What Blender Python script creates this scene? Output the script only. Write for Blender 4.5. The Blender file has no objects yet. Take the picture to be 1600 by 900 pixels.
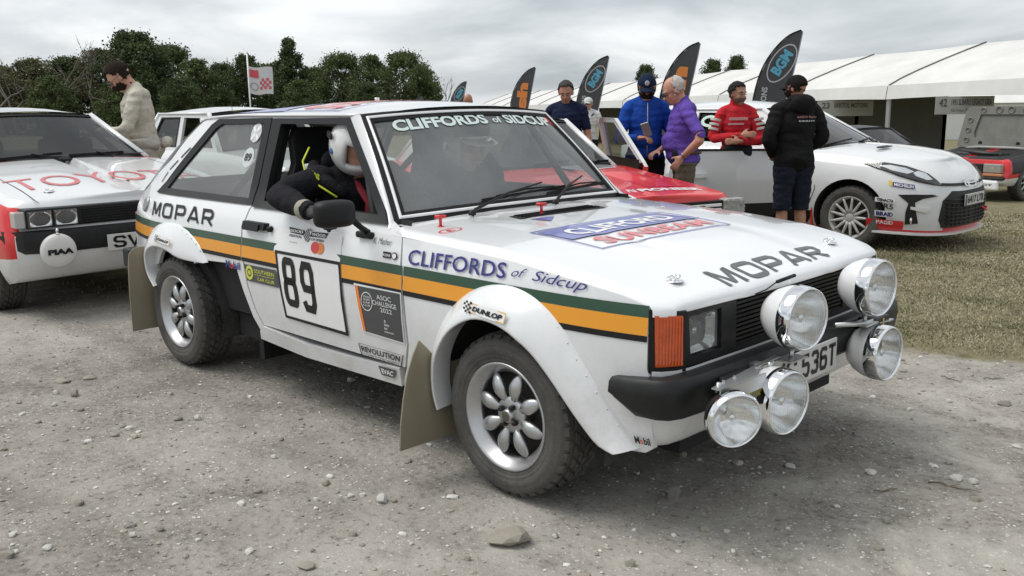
import bpy, bmesh, math, random
import numpy as np
from mathutils import Vector, Matrix, noise
from mathutils.geometry import delaunay_2d_cdt
random.seed(4)
S = bpy.context.scene
COL = S.collection
R = math.radians
PI = math.pi

# ---------------------------------------------------------------- camera, world, sun, exposure
CAM = Vector((2.1174, -2.9009, 1.3203))
YAW, PITCH, ROLL, FOCAL = 2.35473, -.197009, -.0133, 1442.12
def cam_axes():
    f = Vector((math.cos(YAW) * math.cos(PITCH), math.sin(YAW) * math.cos(PITCH), math.sin(PITCH)))
    r = Vector((math.sin(YAW), -math.cos(YAW), 0)); u = r.cross(f)
    return r * math.cos(ROLL) + u * math.sin(ROLL), -r * math.sin(ROLL) + u * math.cos(ROLL), f
cr, cu, cf = cam_axes()
cam = bpy.data.cameras.new('camera'); cam_o = bpy.data.objects.new('camera', cam); COL.objects.link(cam_o)
cam.sensor_width = 36; cam.lens = FOCAL / 1600 * 36; cam.clip_start = .05; cam.clip_end = 2000
cam_o.matrix_world = Matrix(((cr.x, cu.x, -cf.x, CAM.x), (cr.y, cu.y, -cf.y, CAM.y), (cr.z, cu.z, -cf.z, CAM.z), (0, 0, 0, 1)))
S.camera = cam_o
S.view_settings.view_transform = 'Standard'; S.view_settings.look = 'None'
S.view_settings.exposure = 0.74; S.view_settings.gamma = 1
SUN_EL, SUN_AZ = R(60), math.atan2(-.6, -.8)       # direction towards the veiled sun
w = bpy.data.worlds.new('World'); S.world = w; w.use_nodes = True
nt = w.node_tree; N = nt.nodes; L = nt.links; N.clear()
out = N.new('ShaderNodeOutputWorld')
sky = N.new('ShaderNodeTexSky'); sky.sky_type = 'NISHITA'; sky.sun_disc = False
sky.sun_elevation = SUN_EL; sky.sun_rotation = PI / 2 - SUN_AZ
bg1 = N.new('ShaderNodeBackground'); bg1.inputs[1].default_value = .1; L.new(sky.outputs[0], bg1.inputs[0])
tc = N.new('ShaderNodeTexCoord'); sep = N.new('ShaderNodeSeparateXYZ'); L.new(tc.outputs['Generated'], sep.inputs[0])
ad = N.new('ShaderNodeMath'); ad.operation = 'ADD'; ad.inputs[1].default_value = .22; L.new(sep.outputs[2], ad.inputs[0])
mx = N.new('ShaderNodeMath'); mx.operation = 'MAXIMUM'; mx.inputs[1].default_value = .05; L.new(ad.outputs[0], mx.inputs[0])
dx = N.new('ShaderNodeMath'); dx.operation = 'DIVIDE'; L.new(sep.outputs[0], dx.inputs[0]); L.new(mx.outputs[0], dx.inputs[1])
dy = N.new('ShaderNodeMath'); dy.operation = 'DIVIDE'; L.new(sep.outputs[1], dy.inputs[0]); L.new(mx.outputs[0], dy.inputs[1])
cb = N.new('ShaderNodeCombineXYZ'); L.new(dx.outputs[0], cb.inputs[0]); L.new(dy.outputs[0], cb.inputs[1])
cb.inputs[2].default_value = 3.7
n1 = N.new('ShaderNodeTexNoise'); n1.inputs['Scale'].default_value = .95; n1.inputs['Detail'].default_value = 6; n1.inputs['Roughness'].default_value = .52
n1.inputs['Distortion'].default_value = .35
L.new(cb.outputs[0], n1.inputs['Vector'])
rp = N.new('ShaderNodeValToRGB'); L.new(n1.outputs[0], rp.inputs[0])
e = rp.color_ramp.elements; e[0].position = .36; e[0].color = (.28, .305, .325, 1); e[1].position = .66; e[1].color = (.60, .615, .625, 1)
k = e.new(.52); k.color = (.43, .452, .468, 1)
bg2 = N.new('ShaderNodeBackground'); bg2.inputs[1].default_value = 1.0; L.new(rp.outputs[0], bg2.inputs[0])
ms = N.new('ShaderNodeMixShader'); ms.inputs[0].default_value = .94
L.new(bg1.outputs[0], ms.inputs[1]); L.new(bg2.outputs[0], ms.inputs[2]); L.new(ms.outputs[0], out.inputs[0])
sun = bpy.data.lights.new('sun', 'SUN'); sun.energy = 1.45; sun.angle = R(38); sun.color = (1, .97, .92)
so = bpy.data.objects.new('sun', sun); COL.objects.link(so)
sd = Vector((math.cos(SUN_AZ) * math.cos(SUN_EL), math.sin(SUN_AZ) * math.cos(SUN_EL), math.sin(SUN_EL)))
so.rotation_euler = (-sd).to_track_quat('-Z', 'Y').to_euler()

# the field is one gently falling plane
FW = (math.cos(YAW), math.sin(YAW)); RT = (math.sin(YAW), -math.cos(YAW))
def G(x, y):
    d = (x - CAM.x) * FW[0] + (y - CAM.y) * FW[1]; l = (x - CAM.x) * RT[0] + (y - CAM.y) * RT[1]
    return .05 - .016 * d - .0133 * l
def at(d, l, h=0):
    x = CAM.x + FW[0] * d + RT[0] * l; y = CAM.y + FW[1] * d + RT[1] * l
    return Vector((x, y, G(x, y) + h))

# ---------------------------------------------------------------- materials
MATS = {}
def mat(name, col, rough=.5, metal=0, coat=0, var=0, vscale=8, bump=0, bscale=60, bdist=.01, dirt=0, dirtcol=(.16, .145, .12), spec=.5, trans=0, emit=None, sheen=0):
    if name in MATS: return MATS[name]
    m = bpy.data.materials.new(name); m.use_nodes = True; MATS[name] = m
    nt = m.node_tree; N = nt.nodes; L = nt.links; b = N['Principled BSDF']
    b.inputs['Roughness'].default_value = rough; b.inputs['Metallic'].default_value = metal
    b.inputs['Coat Weight'].default_value = coat; b.inputs['Coat Roughness'].default_value = .04
    b.inputs['Specular IOR Level'].default_value = spec
    if sheen: b.inputs['Sheen Weight'].default_value = sheen
    col = tuple(col) + (1,)
    b.inputs['Base Color'].default_value = col
    tc = N.new('ShaderNodeTexCoord')
    last = None
    if var:
        n = N.new('ShaderNodeTexNoise'); n.inputs['Scale'].default_value = vscale; n.inputs['Detail'].default_value = 6; n.inputs['Roughness'].default_value = .6
        L.new(tc.outputs['Object'], n.inputs['Vector'])
        r = N.new('ShaderNodeMapRange'); r.inputs[1].default_value = .3; r.inputs[2].default_value = .7
        r.inputs[3].default_value = 1 - var; r.inputs[4].default_value = 1 + var; L.new(n.outputs[0], r.inputs[0])
        mm = N.new('ShaderNodeVectorMath'); mm.operation = 'SCALE'; mm.inputs[0].default_value = col[:3]; L.new(r.outputs[0], mm.inputs['Scale'])
        last = mm.outputs[0]; L.new(last, b.inputs['Base Color'])
        rr = N.new('ShaderNodeMapRange'); rr.inputs[1].default_value = .3; rr.inputs[2].default_value = .7
        rr.inputs[3].default_value = max(0, rough - .25 * var); rr.inputs[4].default_value = min(1, rough + .35 * var); L.new(n.outputs[0], rr.inputs[0]); L.new(rr.outputs[0], b.inputs['Roughness'])
    if dirt:
        n = N.new('ShaderNodeTexNoise'); n.inputs['Scale'].default_value = 5; n.inputs['Detail'].default_value = 9; n.inputs['Roughness'].default_value = .68
        L.new(tc.outputs['Object'], n.inputs['Vector'])
        n2 = N.new('ShaderNodeTexNoise'); n2.inputs['Scale'].default_value = 90; n2.inputs['Detail'].default_value = 3
        L.new(tc.outputs['Object'], n2.inputs['Vector'])
        ge = N.new('ShaderNodeNewGeometry'); sp = N.new('ShaderNodeSeparateXYZ'); L.new(ge.outputs['Position'], sp.inputs[0])
        lo = N.new('ShaderNodeMapRange'); lo.inputs[1].default_value = .78; lo.inputs[2].default_value = .12; lo.inputs[3].default_value = .05; lo.inputs[4].default_value = 1; L.new(sp.outputs[2], lo.inputs[0])
        r = N.new('ShaderNodeMapRange'); r.inputs[1].default_value = .36; r.inputs[2].default_value = .74; r.inputs[3].default_value = .12; r.inputs[4].default_value = 1; L.new(n.outputs[0], r.inputs[0])
        r2 = N.new('ShaderNodeMapRange'); r2.inputs[1].default_value = .35; r2.inputs[2].default_value = .65; r2.inputs[3].default_value = .7; r2.inputs[4].default_value = 1; L.new(n2.outputs[0], r2.inputs[0])
        a = N.new('ShaderNodeMath'); a.operation = 'MULTIPLY'; L.new(r.outputs[0], a.inputs[0]); L.new(lo.outputs[0], a.inputs[1])
        a3 = N.new('ShaderNodeMath'); a3.operation = 'MULTIPLY'; L.new(a.outputs[0], a3.inputs[0]); L.new(r2.outputs[0], a3.inputs[1])
        a2 = N.new('ShaderNodeMath'); a2.operation = 'MULTIPLY'; a2.inputs[1].default_value = dirt; a2.use_clamp = True; L.new(a3.outputs[0], a2.inputs[0])
        mc = N.new('ShaderNodeMix'); mc.data_type = 'RGBA'; mc.inputs[6].default_value = col; mc.inputs[7].default_value = tuple(dirtcol) + (1,)
        if last: L.new(last, mc.inputs[6])
        L.new(a2.outputs[0], mc.inputs[0]); L.new(mc.outputs[2], b.inputs['Base Color'])
        mr = N.new('ShaderNodeMapRange'); mr.inputs[3].default_value = rough; mr.inputs[4].default_value = .85; L.new(a2.outputs[0], mr.inputs[0]); L.new(mr.outputs[0], b.inputs['Roughness'])
        cw = N.new('ShaderNodeMapRange'); cw.inputs[3].default_value = coat; cw.inputs[4].default_value = 0; L.new(a2.outputs[0], cw.inputs[0]); L.new(cw.outputs[0], b.inputs['Coat Weight'])
    if bump:
        n = N.new('ShaderNodeTexNoise'); n.inputs['Scale'].default_value = bscale; n.inputs['Detail'].default_value = 4
        L.new(tc.outputs['Object'], n.inputs['Vector'])
        bp = N.new('ShaderNodeBump'); bp.inputs['Strength'].default_value = bump; bp.inputs['Distance'].default_value = bdist
        L.new(n.outputs[0], bp.inputs['Height']); L.new(bp.outputs[0], b.inputs['Normal'])
    if emit: b.inputs['Emission Color'].default_value = tuple(emit) + (1,); b.inputs['Emission Strength'].default_value = 1
    return m
def glassmat(name, tint=(.86, .9, .88), gloss=1.0, haze=0.0, rough=.0, hazecol=(.5, .5, .5)):
    if name in MATS: return MATS[name]
    m = bpy.data.materials.new(name); m.use_nodes = True; MATS[name] = m
    nt = m.node_tree; N = nt.nodes; L = nt.links; N.clear()
    o = N.new('ShaderNodeOutputMaterial'); t = N.new('ShaderNodeBsdfTransparent'); t.inputs[0].default_value = tint + (1,)
    g = N.new('ShaderNodeBsdfGlossy'); g.inputs['Roughness'].default_value = rough
    # reflectance of a pane by the angle it is seen at (Schlick), the same from both faces
    lw = N.new('ShaderNodeNewGeometry'); dt = N.new('ShaderNodeVectorMath'); dt.operation = 'DOT_PRODUCT'; L.new(lw.outputs['Normal'], dt.inputs[0]); L.new(lw.outputs['Incoming'], dt.inputs[1])
    ab = N.new('ShaderNodeMath'); ab.operation = 'ABSOLUTE'; L.new(dt.outputs['Value'], ab.inputs[0])
    om = N.new('ShaderNodeMath'); om.operation = 'SUBTRACT'; om.inputs[0].default_value = 1; om.use_clamp = True; L.new(ab.outputs[0], om.inputs[1])
    pw = N.new('ShaderNodeMath'); pw.operation = 'POWER'; pw.inputs[1].default_value = 5; L.new(om.outputs[0], pw.inputs[0])
    k = N.new('ShaderNodeMath'); k.operation = 'MULTIPLY_ADD'; k.inputs[1].default_value = .92; k.inputs[2].default_value = .078 * gloss; k.use_clamp = True; L.new(pw.outputs[0], k.inputs[0])
    a = N.new('ShaderNodeMixShader'); L.new(k.outputs[0], a.inputs[0]); L.new(t.outputs[0], a.inputs[1]); L.new(g.outputs[0], a.inputs[2])
    if haze:       # pale veil painted on the pane, imitating hazy sky reflection
        d = N.new('ShaderNodeBsdfDiffuse'); d.inputs[0].default_value = hazecol + (1,)
        n = N.new('ShaderNodeTexNoise'); n.inputs['Scale'].default_value = 2.5; n.inputs['Detail'].default_value = 6
        tc = N.new('ShaderNodeTexCoord'); L.new(tc.outputs['Object'], n.inputs['Vector'])
        r = N.new('ShaderNodeMapRange'); r.inputs[1].default_value = .3; r.inputs[2].default_value = .75; r.inputs[3].default_value = haze * .4; r.inputs[4].default_value = haze * 1.4; L.new(n.outputs[0], r.inputs[0])
        b = N.new('ShaderNodeMixShader'); L.new(r.outputs[0], b.inputs[0]); L.new(a.outputs[0], b.inputs[1]); L.new(d.outputs[0], b.inputs[2]); a = b
    L.new(a.outputs[0], o.inputs[0]); return m

WHITE = mat('rally_white_paint', (.76, .775, .79), .22, coat=.9, dirt=.85, dirtcol=(.34, .31, .26))
WHITE2 = mat('bonnet_white_paint', (.80, .81, .825), .2, coat=.9)
BLACK = mat('matt_black_trim', (.010, .0105, .011), .5, dirt=.2, spec=.28)
RUBBER = mat('black_rubber_seal', (.010, .0105, .011), .6, spec=.25)
PLASTIC = mat('black_bumper_plastic', (.011, .012, .013), .42, var=.25, vscale=20, bump=.1, bscale=300, dirt=.12, spec=.3)
DARK = mat('dark_cabin', (.008, .008, .009), .8)
CHROME = mat('chrome', (.85, .86, .87), .06, metal=1)
STEEL = mat('brushed_aluminium', (.58, .59, .59), .38, metal=1)
ALLOY = mat('silver_wheel_alloy', (.56, .57, .58), .30, metal=.92, dirt=.45, dirtcol=(.17, .16, .145))
TYRE = mat('tyre_rubber', (.042, .041, .039), .78, var=.3, vscale=14, bump=.25, bscale=160, dirt=1.0, dirtcol=(.15, .14, .125))
TREAD = mat('tyre_tread_rubber', (.035, .034, .033), .85, var=.3, vscale=30, dirt=1.1, dirtcol=(.13, .12, .105))
WELL = mat('dusty_wheel_arch_liner', (.022, .022, .022), .75, var=.4, vscale=25, bump=.5, bscale=60, dirt=.5, dirtcol=(.10, .095, .085))
FLAP = mat('tan_plastic_mudflap', (.26, .225, .155), .5, var=.12, vscale=5, dirt=.5)
GREEN = mat('dark_green_stripe', (.012, .062, .032), .3, coat=.5)
YELLOW = mat('amber_yellow_stripe', (.80, .33, .02), .3, coat=.5)
INK = mat('black_vinyl', (.010, .010, .011), .4, spec=.35)
INKG = mat('dark_grey_vinyl', (.055, .06, .062), .35, coat=.3)
BLUE = mat('navy_blue_vinyl', (.018, .018, .18), .35, coat=.3)
BAND = mat('faded_blue_vinyl', (.12, .135, .42), .3, coat=.5)
REDV = mat('red_vinyl', (.62, .03, .03), .35, coat=.3)
REDF = mat('faded_red_vinyl', (.68, .16, .17), .35, coat=.3)
VWHITE = mat('white_vinyl', (.80, .80, .81), .35, coat=.3)
MINT = mat('pale_mint_vinyl', (.62, .72, .70), .4)
GOLD = mat('gold_vinyl', (.75, .5, .14), .35)
ORANGEV = mat('orange_vinyl', (.8, .22, .04), .35)
YGREEN = mat('yellow_green_vinyl', (.6, .62, .1), .35)
LIME = mat('lime_trim', (.55, .62, .03), .6)
AMBER = mat('amber_indicator_lens', (.62, .09, .01), .12, coat=1, var=.15, vscale=30)
GLASS = glassmat('side_window_glass', gloss=1.0, haze=.16, hazecol=(.6, .6, .6))
WGLASS = glassmat('windscreen_glass', gloss=1.6, haze=.21, tint=(.84, .88, .87), hazecol=(.50, .52, .53))
CGLASS = glassmat('car_glass', tint=(.5, .54, .53), gloss=1.2)
LENS = glassmat('lamp_glass', tint=(.93, .94, .94), gloss=.9, haze=.02, hazecol=(.8, .8, .8))
HLENS = glassmat('headlamp_glass', tint=(.85, .86, .85), gloss=1.0, haze=.22, hazecol=(.55, .56, .56))
REFL = mat('lamp_reflector', (.88, .88, .88), .13, metal=1)

# ---------------------------------------------------------------- mesh helpers
class MB:
    def __init__(s): s.v = []; s.f = []; s.m = []; s.smooth = []
    def add(s, vs, fs, m=0, smooth=False):
        o = len(s.v); s.v += [tuple(v) for v in vs]
        for f in fs: s.f.append(tuple(i + o for i in f)); s.m.append(m); s.smooth.append(smooth)
        return s
    def box(s, lo, hi, M=None, m=0, bev=0):
        (x0, y0, z0), (x1, y1, z1) = lo, hi
        if bev:
            b = bev; vs = []; 
            bm = bmesh.new(); bmesh.ops.create_cube(bm, size=1)
            for v in bm.verts: v.co = Vector((x0 + (v.co.x + .5) * (x1 - x0), y0 + (v.co.y + .5) * (y1 - y0), z0 + (v.co.z + .5) * (z1 - z0)))
            bmesh.ops.bevel(bm, geom=bm.edges[:], offset=b, segments=2, affect='EDGES', profile=.5)
            bm.verts.index_update(); vs = [v.co.copy() for v in bm.verts]; fs = [[v.index for v in f.verts] for f in bm.faces]; bm.free()
            if M is not None: vs = [M @ v for v in vs]
            return s.add(vs, fs, m)
        vs = [Vector(p) for p in ((x0, y0, z0), (x1, y0, z0), (x1, y1, z0), (x0, y1, z0), (x0, y0, z1), (x1, y0, z1), (x1, y1, z1), (x0, y1, z1))]
        if M is not None: vs = [M @ v for v in vs]
        return s.add(vs, [(3, 2, 1, 0), (4, 5, 6, 7), (0, 1, 5, 4), (1, 2, 6, 5), (2, 3, 7, 6), (3, 0, 4, 7)], m)
    def rings(s, rings, m=0, closed=True, caps=(False, False), smooth=True):
        n = len(rings[0]); vs = [p for r in rings for p in r]; fs = []
        for i in range(len(rings) - 1):
            for j in range(n if closed else n - 1):
                k = (j + 1) % n; fs.append((i * n + j, i * n + k, (i + 1) * n + k, (i + 1) * n + j))
        if caps[0]: fs.append(tuple(range(n - 1, -1, -1)))
        if caps[1]: fs.append(tuple((len(rings) - 1) * n + j for j in range(n)))
        return s.add(vs, fs, m, smooth)
    def tube(s, pts, r, n=8, m=0, caps=True, smooth=True):
        pts = [Vector(p) for p in pts]; rs = r if isinstance(r, (list, tuple)) else [r] * len(pts)
        rings = []; up = Vector((0, 0, 1)); prev = None
        for i, p in enumerate(pts):
            d = (pts[min(i + 1, len(pts) - 1)] - pts[max(i - 1, 0)]).normalized()
            if prev is None:
                a = d.cross(up)
                if a.length < .1: a = d.cross(Vector((1, 0, 0)))
            else: a = prev - d * prev.dot(d)
            a.normalize(); prev = a; b = d.cross(a)
            rings.append([p + (a * math.cos(2 * PI * j / n) + b * math.sin(2 * PI * j / n)) * rs[i] for j in range(n)])
        return s.rings(rings, m, True, (caps, caps), smooth)
    def lathe(s, prof, M=None, n=32, m=0, smooth=True, a0=0, a1=2 * PI):
        # profile of (radius, axial); the axis is local +Z
        full = abs(a1 - a0 - 2 * PI) < 1e-6; nn = n if full else n + 1; rings = []
        for r, z in prof:
            ring = [Vector((r * math.cos(a0 + (a1 - a0) * j / n), r * math.sin(a0 + (a1 - a0) * j / n), z)) for j in range(nn)]
            rings.append([M @ p for p in ring] if M is not None else ring)
        return s.rings(rings, m, full, (False, False), smooth)
    def grid(s, fn, us, vs, m=0, smooth=True, flip=False):
        P = [fn(u, v) for v in vs for u in us]; n = len(us); fs = []
        for j in range(len(vs) - 1):
            for i in range(n - 1):
                q = (j * n + i, j * n + i + 1, (j + 1) * n + i + 1, (j + 1) * n + i); fs.append(q[::-1] if flip else q)
        return s.add(P, fs, m, smooth)
    def ellipsoid(s, c, r, M=None, n=14, k=9, m=0):
        rings = []
        for i in range(k + 1):
            t = PI * i / k; t = min(max(t, .02), PI - .02)
            ring = [Vector((r[0] * math.sin(t) * math.cos(2 * PI * j / n), r[1] * math.sin(t) * math.sin(2 * PI * j / n), -r[2] * math.cos(t))) for j in range(n)]
            rings.append([(M @ p if M is not None else p) + Vector(c) for p in ring])
        return s.rings(rings, m, True, (True, True), True)
    def bar(s, a, b, w, h, m=0, up=(0, 0, 1)):
        a = Vector(a); b = Vector(b); d = (b - a); l = d.length; d.normalize(); u = Vector(up); sx = d.cross(u).normalized(); u = sx.cross(d)
        vs = [p + sx * i * w / 2 + u * j * h / 2 for p in (a, b) for i, j in ((-1, -1), (1, -1), (1, 1), (-1, 1))]
        return s.add(vs, [(0, 1, 2, 3), (7, 6, 5, 4), (0, 4, 5, 1), (1, 5, 6, 2), (2, 6, 7, 3), (3, 7, 4, 0)], m)
    def prism(s, poly, fn, t, m=0):
        # poly: list of 2d points, fn(u, v, off) to 3d, thickness t
        n = len(poly); vs = [fn(u, v, 0) for u, v in poly] + [fn(u, v, t) for u, v in poly]
        return s.add(vs, [tuple(range(n))[::-1], tuple(range(n, 2 * n))] + [(i, (i + 1) % n, n + (i + 1) % n, n + i) for i in range(n)], m)

def mesh_of(name, mb, mats):
    me = bpy.data.meshes.new(name); me.from_pydata(mb.v, [], mb.f)
    for m in (mats if isinstance(mats, (list, tuple)) else [mats]): me.materials.append(m)
    me.polygons.foreach_set('material_index', mb.m); me.polygons.foreach_set('use_smooth', mb.smooth)
    me.update(); return me
def recalc(me):
    bm = bmesh.new(); bm.from_mesh(me); bmesh.ops.recalc_face_normals(bm, faces=bm.faces[:]); bm.to_mesh(me); bm.free()
def obj(name, mb, mats, parent=None, fix=True):
    me = mb if isinstance(mb, bpy.types.Mesh) else mesh_of(name, mb, mats)
    if fix and not isinstance(mb, bpy.types.Mesh): recalc(me)
    o = bpy.data.objects.new(name, me); COL.objects.link(o)
    if parent is not None: o.parent = parent
    return o
def empty(name, loc=(0, 0, 0), rz=0, parent=None):
    o = bpy.data.objects.new(name, None); COL.objects.link(o); o.location = loc; o.rotation_euler = (0, 0, rz); o.empty_display_size = .2
    if parent is not None: o.parent = parent
    return o
def tag(o, label=None, cat=None, group=None, kind=None):
    if label: o['label'] = label
    if cat: o['category'] = cat
    if group: o['group'] = group
    if kind: o['kind'] = kind
    return o
def copy_tree(o, parent=None):
    c = o.copy(); COL.objects.link(c); c.parent = parent
    for ch in o.children: copy_tree(ch, c)
    return c
def auto_smooth(o, ang=35):
    me = o.data; bm = bmesh.new(); bm.from_mesh(me); bmesh.ops.remove_doubles(bm, verts=bm.verts[:], dist=1e-5)
    for e in bm.edges: e.smooth = not (len(e.link_faces) == 2 and e.calc_face_angle(0) > R(ang))
    for f in bm.faces: f.smooth = True
    bm.to_mesh(me); bm.free(); return o
def apply_mods(o):
    dg = bpy.context.evaluated_depsgraph_get(); me = bpy.data.meshes.new_from_object(o.evaluated_get(dg)); old = o.data
    o.modifiers.clear(); o.data = me; bpy.data.meshes.remove(old); return o

def smooth_poly(pts, closed=True, n=4):
    out = []; N_ = len(pts)
    for i in range(N_ if closed else N_ - 1):
        p0, p1, p2, p3 = (Vector(pts[(i + k) % N_] if closed else pts[min(max(i + k, 0), N_ - 1)]) for k in (-1, 0, 1, 2))
        for j in range(n):
            t = j / n; out.append(tuple(.5 * ((2 * p1) + (p2 - p0) * t + (2 * p0 - 5 * p1 + 4 * p2 - p3) * t * t + (3 * p1 - p0 - 3 * p2 + p3) * t ** 3)))
    if not closed: out.append(tuple(pts[-1]))
    return out
def subdiv(poly, step):
    out = []
    for i in range(len(poly)):
        a = Vector(poly[i]); b = Vector(poly[(i + 1) % len(poly)]); k = max(1, int((b - a).length / step))
        out += [tuple(a.lerp(b, j / k)) for j in range(k)]
    return out
def inside(p, poly):
    c = False; x, y = p; n = len(poly)
    for i in range(n):
        x1, y1 = poly[i]; x2, y2 = poly[i - 1]
        if (y1 > y) != (y2 > y) and x < (x2 - x1) * (y - y1) / (y2 - y1) + x1: c = not c
    return c
def edge_dist(p, poly):
    p = Vector(p); d = 9
    for i in range(len(poly)):
        a = Vector(poly[i - 1]); b = Vector(poly[i]); ab = b - a; t = max(0, min(1, (p - a).dot(ab) / max(ab.length_squared, 1e-12)))
        d = min(d, (p - a - ab * t).length)
    return d
def panel(outline, fn, holes=(), step=.06, thick=.02, m=0, off=0, mb=None, lip=True):
    # a sheet cut from outline (2d) with holes, laid on the surface fn(u, v, off), its edges folded back by thick
    outline = subdiv(outline, step); holes = [subdiv(h, step) for h in holes]
    pts = []; edges = []; 
    for loop in [outline] + holes:
        o = len(pts); pts += loop; edges += [(o + i, o + (i + 1) % len(loop)) for i in range(len(loop))]
    us = [p[0] for p in outline]; vs = [p[1] for p in outline]
    nu = int((max(us) - min(us)) / step); nv = int((max(vs) - min(vs)) / step)
    for i in range(1, nu + 1):
        for j in range(1, nv + 1):
            p = (min(us) + i * step * 1.0, min(vs) + j * step * 1.0)
            if inside(p, outline) and not any(inside(p, h) for h in holes) and all(edge_dist(p, q) > step * .4 for q in [outline] + holes): pts.append(p)
    r = delaunay_2d_cdt([Vector(p) for p in pts], edges, [], 0, 1e-6)
    mb = mb or MB()
    V = [tuple(v) for v in r[0]]; F = []
    for f in r[2]:
        c = (sum(V[i][0] for i in f) / len(f), sum(V[i][1] for i in f) / len(f))
        if inside(c, outline) and not any(inside(c, h) for h in holes): F.append(tuple(f))
    P = [fn(u, v, off) for u, v in V]
    mb.add(P, F, m, True)
    if lip and thick:
        for loop in [outline] + holes:
            n = len(loop); a = [fn(u, v, off) for u, v in loop]; b = [fn(u, v, off - thick) for u, v in loop]
            mb.add(a + b, [(i, (i + 1) % n, n + (i + 1) % n, n + i) for i in range(n)], m, False)
    return mb

# ---- lettering: the built-in font, fitted to a box and laid on a surface
_txt = {}
def text_mesh(s, bold=0.0, shear=0.0, res=3):
    k = (s, bold, shear)
    if k in _txt: return _txt[k]
    c = bpy.data.curves.new('lettering', 'FONT'); c.body = s; c.offset = bold; c.shear = shear; c.resolution_u = res
    c.align_x = 'LEFT'
    o = bpy.data.objects.new('lettering', c); COL.objects.link(o)
    dg = bpy.context.evaluated_depsgraph_get(); me = bpy.data.meshes.new_from_object(o.evaluated_get(dg))
    V = [(v.co.x, v.co.y) for v in me.vertices]; F = [tuple(p.vertices) for p in me.polygons]
    COL.objects.unlink(o); bpy.data.objects.remove(o); bpy.data.curves.remove(c); bpy.data.meshes.remove(me)
    x0 = min(v[0] for v in V); x1 = max(v[0] for v in V); y0 = min(v[1] for v in V); y1 = max(v[1] for v in V)
    _txt[k] = ([((x - x0) / (x1 - x0), (y - y0) / (y1 - y0)) for x, y in V], F, (x1 - x0) / (y1 - y0)); return _txt[k]
def quadmap(q):
    # q = bl, br, tr, tl in surface coordinates
    bl, br, tr, tl = q
    return lambda u, v: ((bl[0] * (1 - u) + br[0] * u) * (1 - v) + (tl[0] * (1 - u) + tr[0] * u) * v, (bl[1] * (1 - u) + br[1] * u) * (1 - v) + (tl[1] * (1 - u) + tr[1] * u) * v)
def text(s, q, fn, m=0, off=.003, bold=.0, shear=0, mb=None):
    V, F, asp = text_mesh(s, bold, shear); Q = quadmap(q); mb = mb or MB()
    mb.add([fn(*Q(u, v), off) for u, v in V], F, m, False); return mb
def strokes(lines, q, fn, w, m=0, off=.003, mb=None, asp=1.0, round_=False):
    # lettering drawn as mitred strokes in the unit square mapped to q; w = stroke width in unit height, asp = box width / height
    Q = quadmap(q); mb = mb or MB()
    for ln in lines:
        closed = ln[0] == ln[-1] and len(ln) > 2; P = [Vector((x * asp, y)) for x, y in (ln[:-1] if closed else ln)]; n = len(P); Lf = []; Rt = []
        for i in range(n):
            a = P[i - 1] if (i or closed) else None; b = P[(i + 1) % n] if (i < n - 1 or closed) else None
            d1 = (P[i] - a).normalized() if a is not None else None; d2 = (b - P[i]).normalized() if b is not None else None
            if d1 is None: d1 = d2
            if d2 is None: d2 = d1
            n1 = Vector((-d1.y, d1.x)); n2 = Vector((-d2.y, d2.x)); mt = (n1 + n2)
            if mt.length < .2: mt = n1
            mt.normalize(); mt = mt * (w / 2 / max(.45, mt.dot(n1)))
            Lf.append(P[i] + mt); Rt.append(P[i] - mt)
        pts = [fn(*Q(p.x / asp, p.y), off) for p in Lf] + [fn(*Q(p.x / asp, p.y), off) for p in Rt]
        fs = [(i, (i + 1) % n, n + (i + 1) % n, n + i) for i in range(n if closed else n - 1)]
        mb.add(pts, fs, m, False)
    return mb
def rrect(x0, y0, x1, y1, c=.15, n=3, start=None):
    P = []
    for cx, cy, a in ((x1 - c, y1 - c, 0), (x0 + c, y1 - c, 90), (x0 + c, y0 + c, 180), (x1 - c, y0 + c, 270)):
        for k in range(n + 1): t = R(a + 90 * k / n); P.append((cx + c * math.cos(t), cy + c * math.sin(t)))
    return P + [P[0]]
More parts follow.
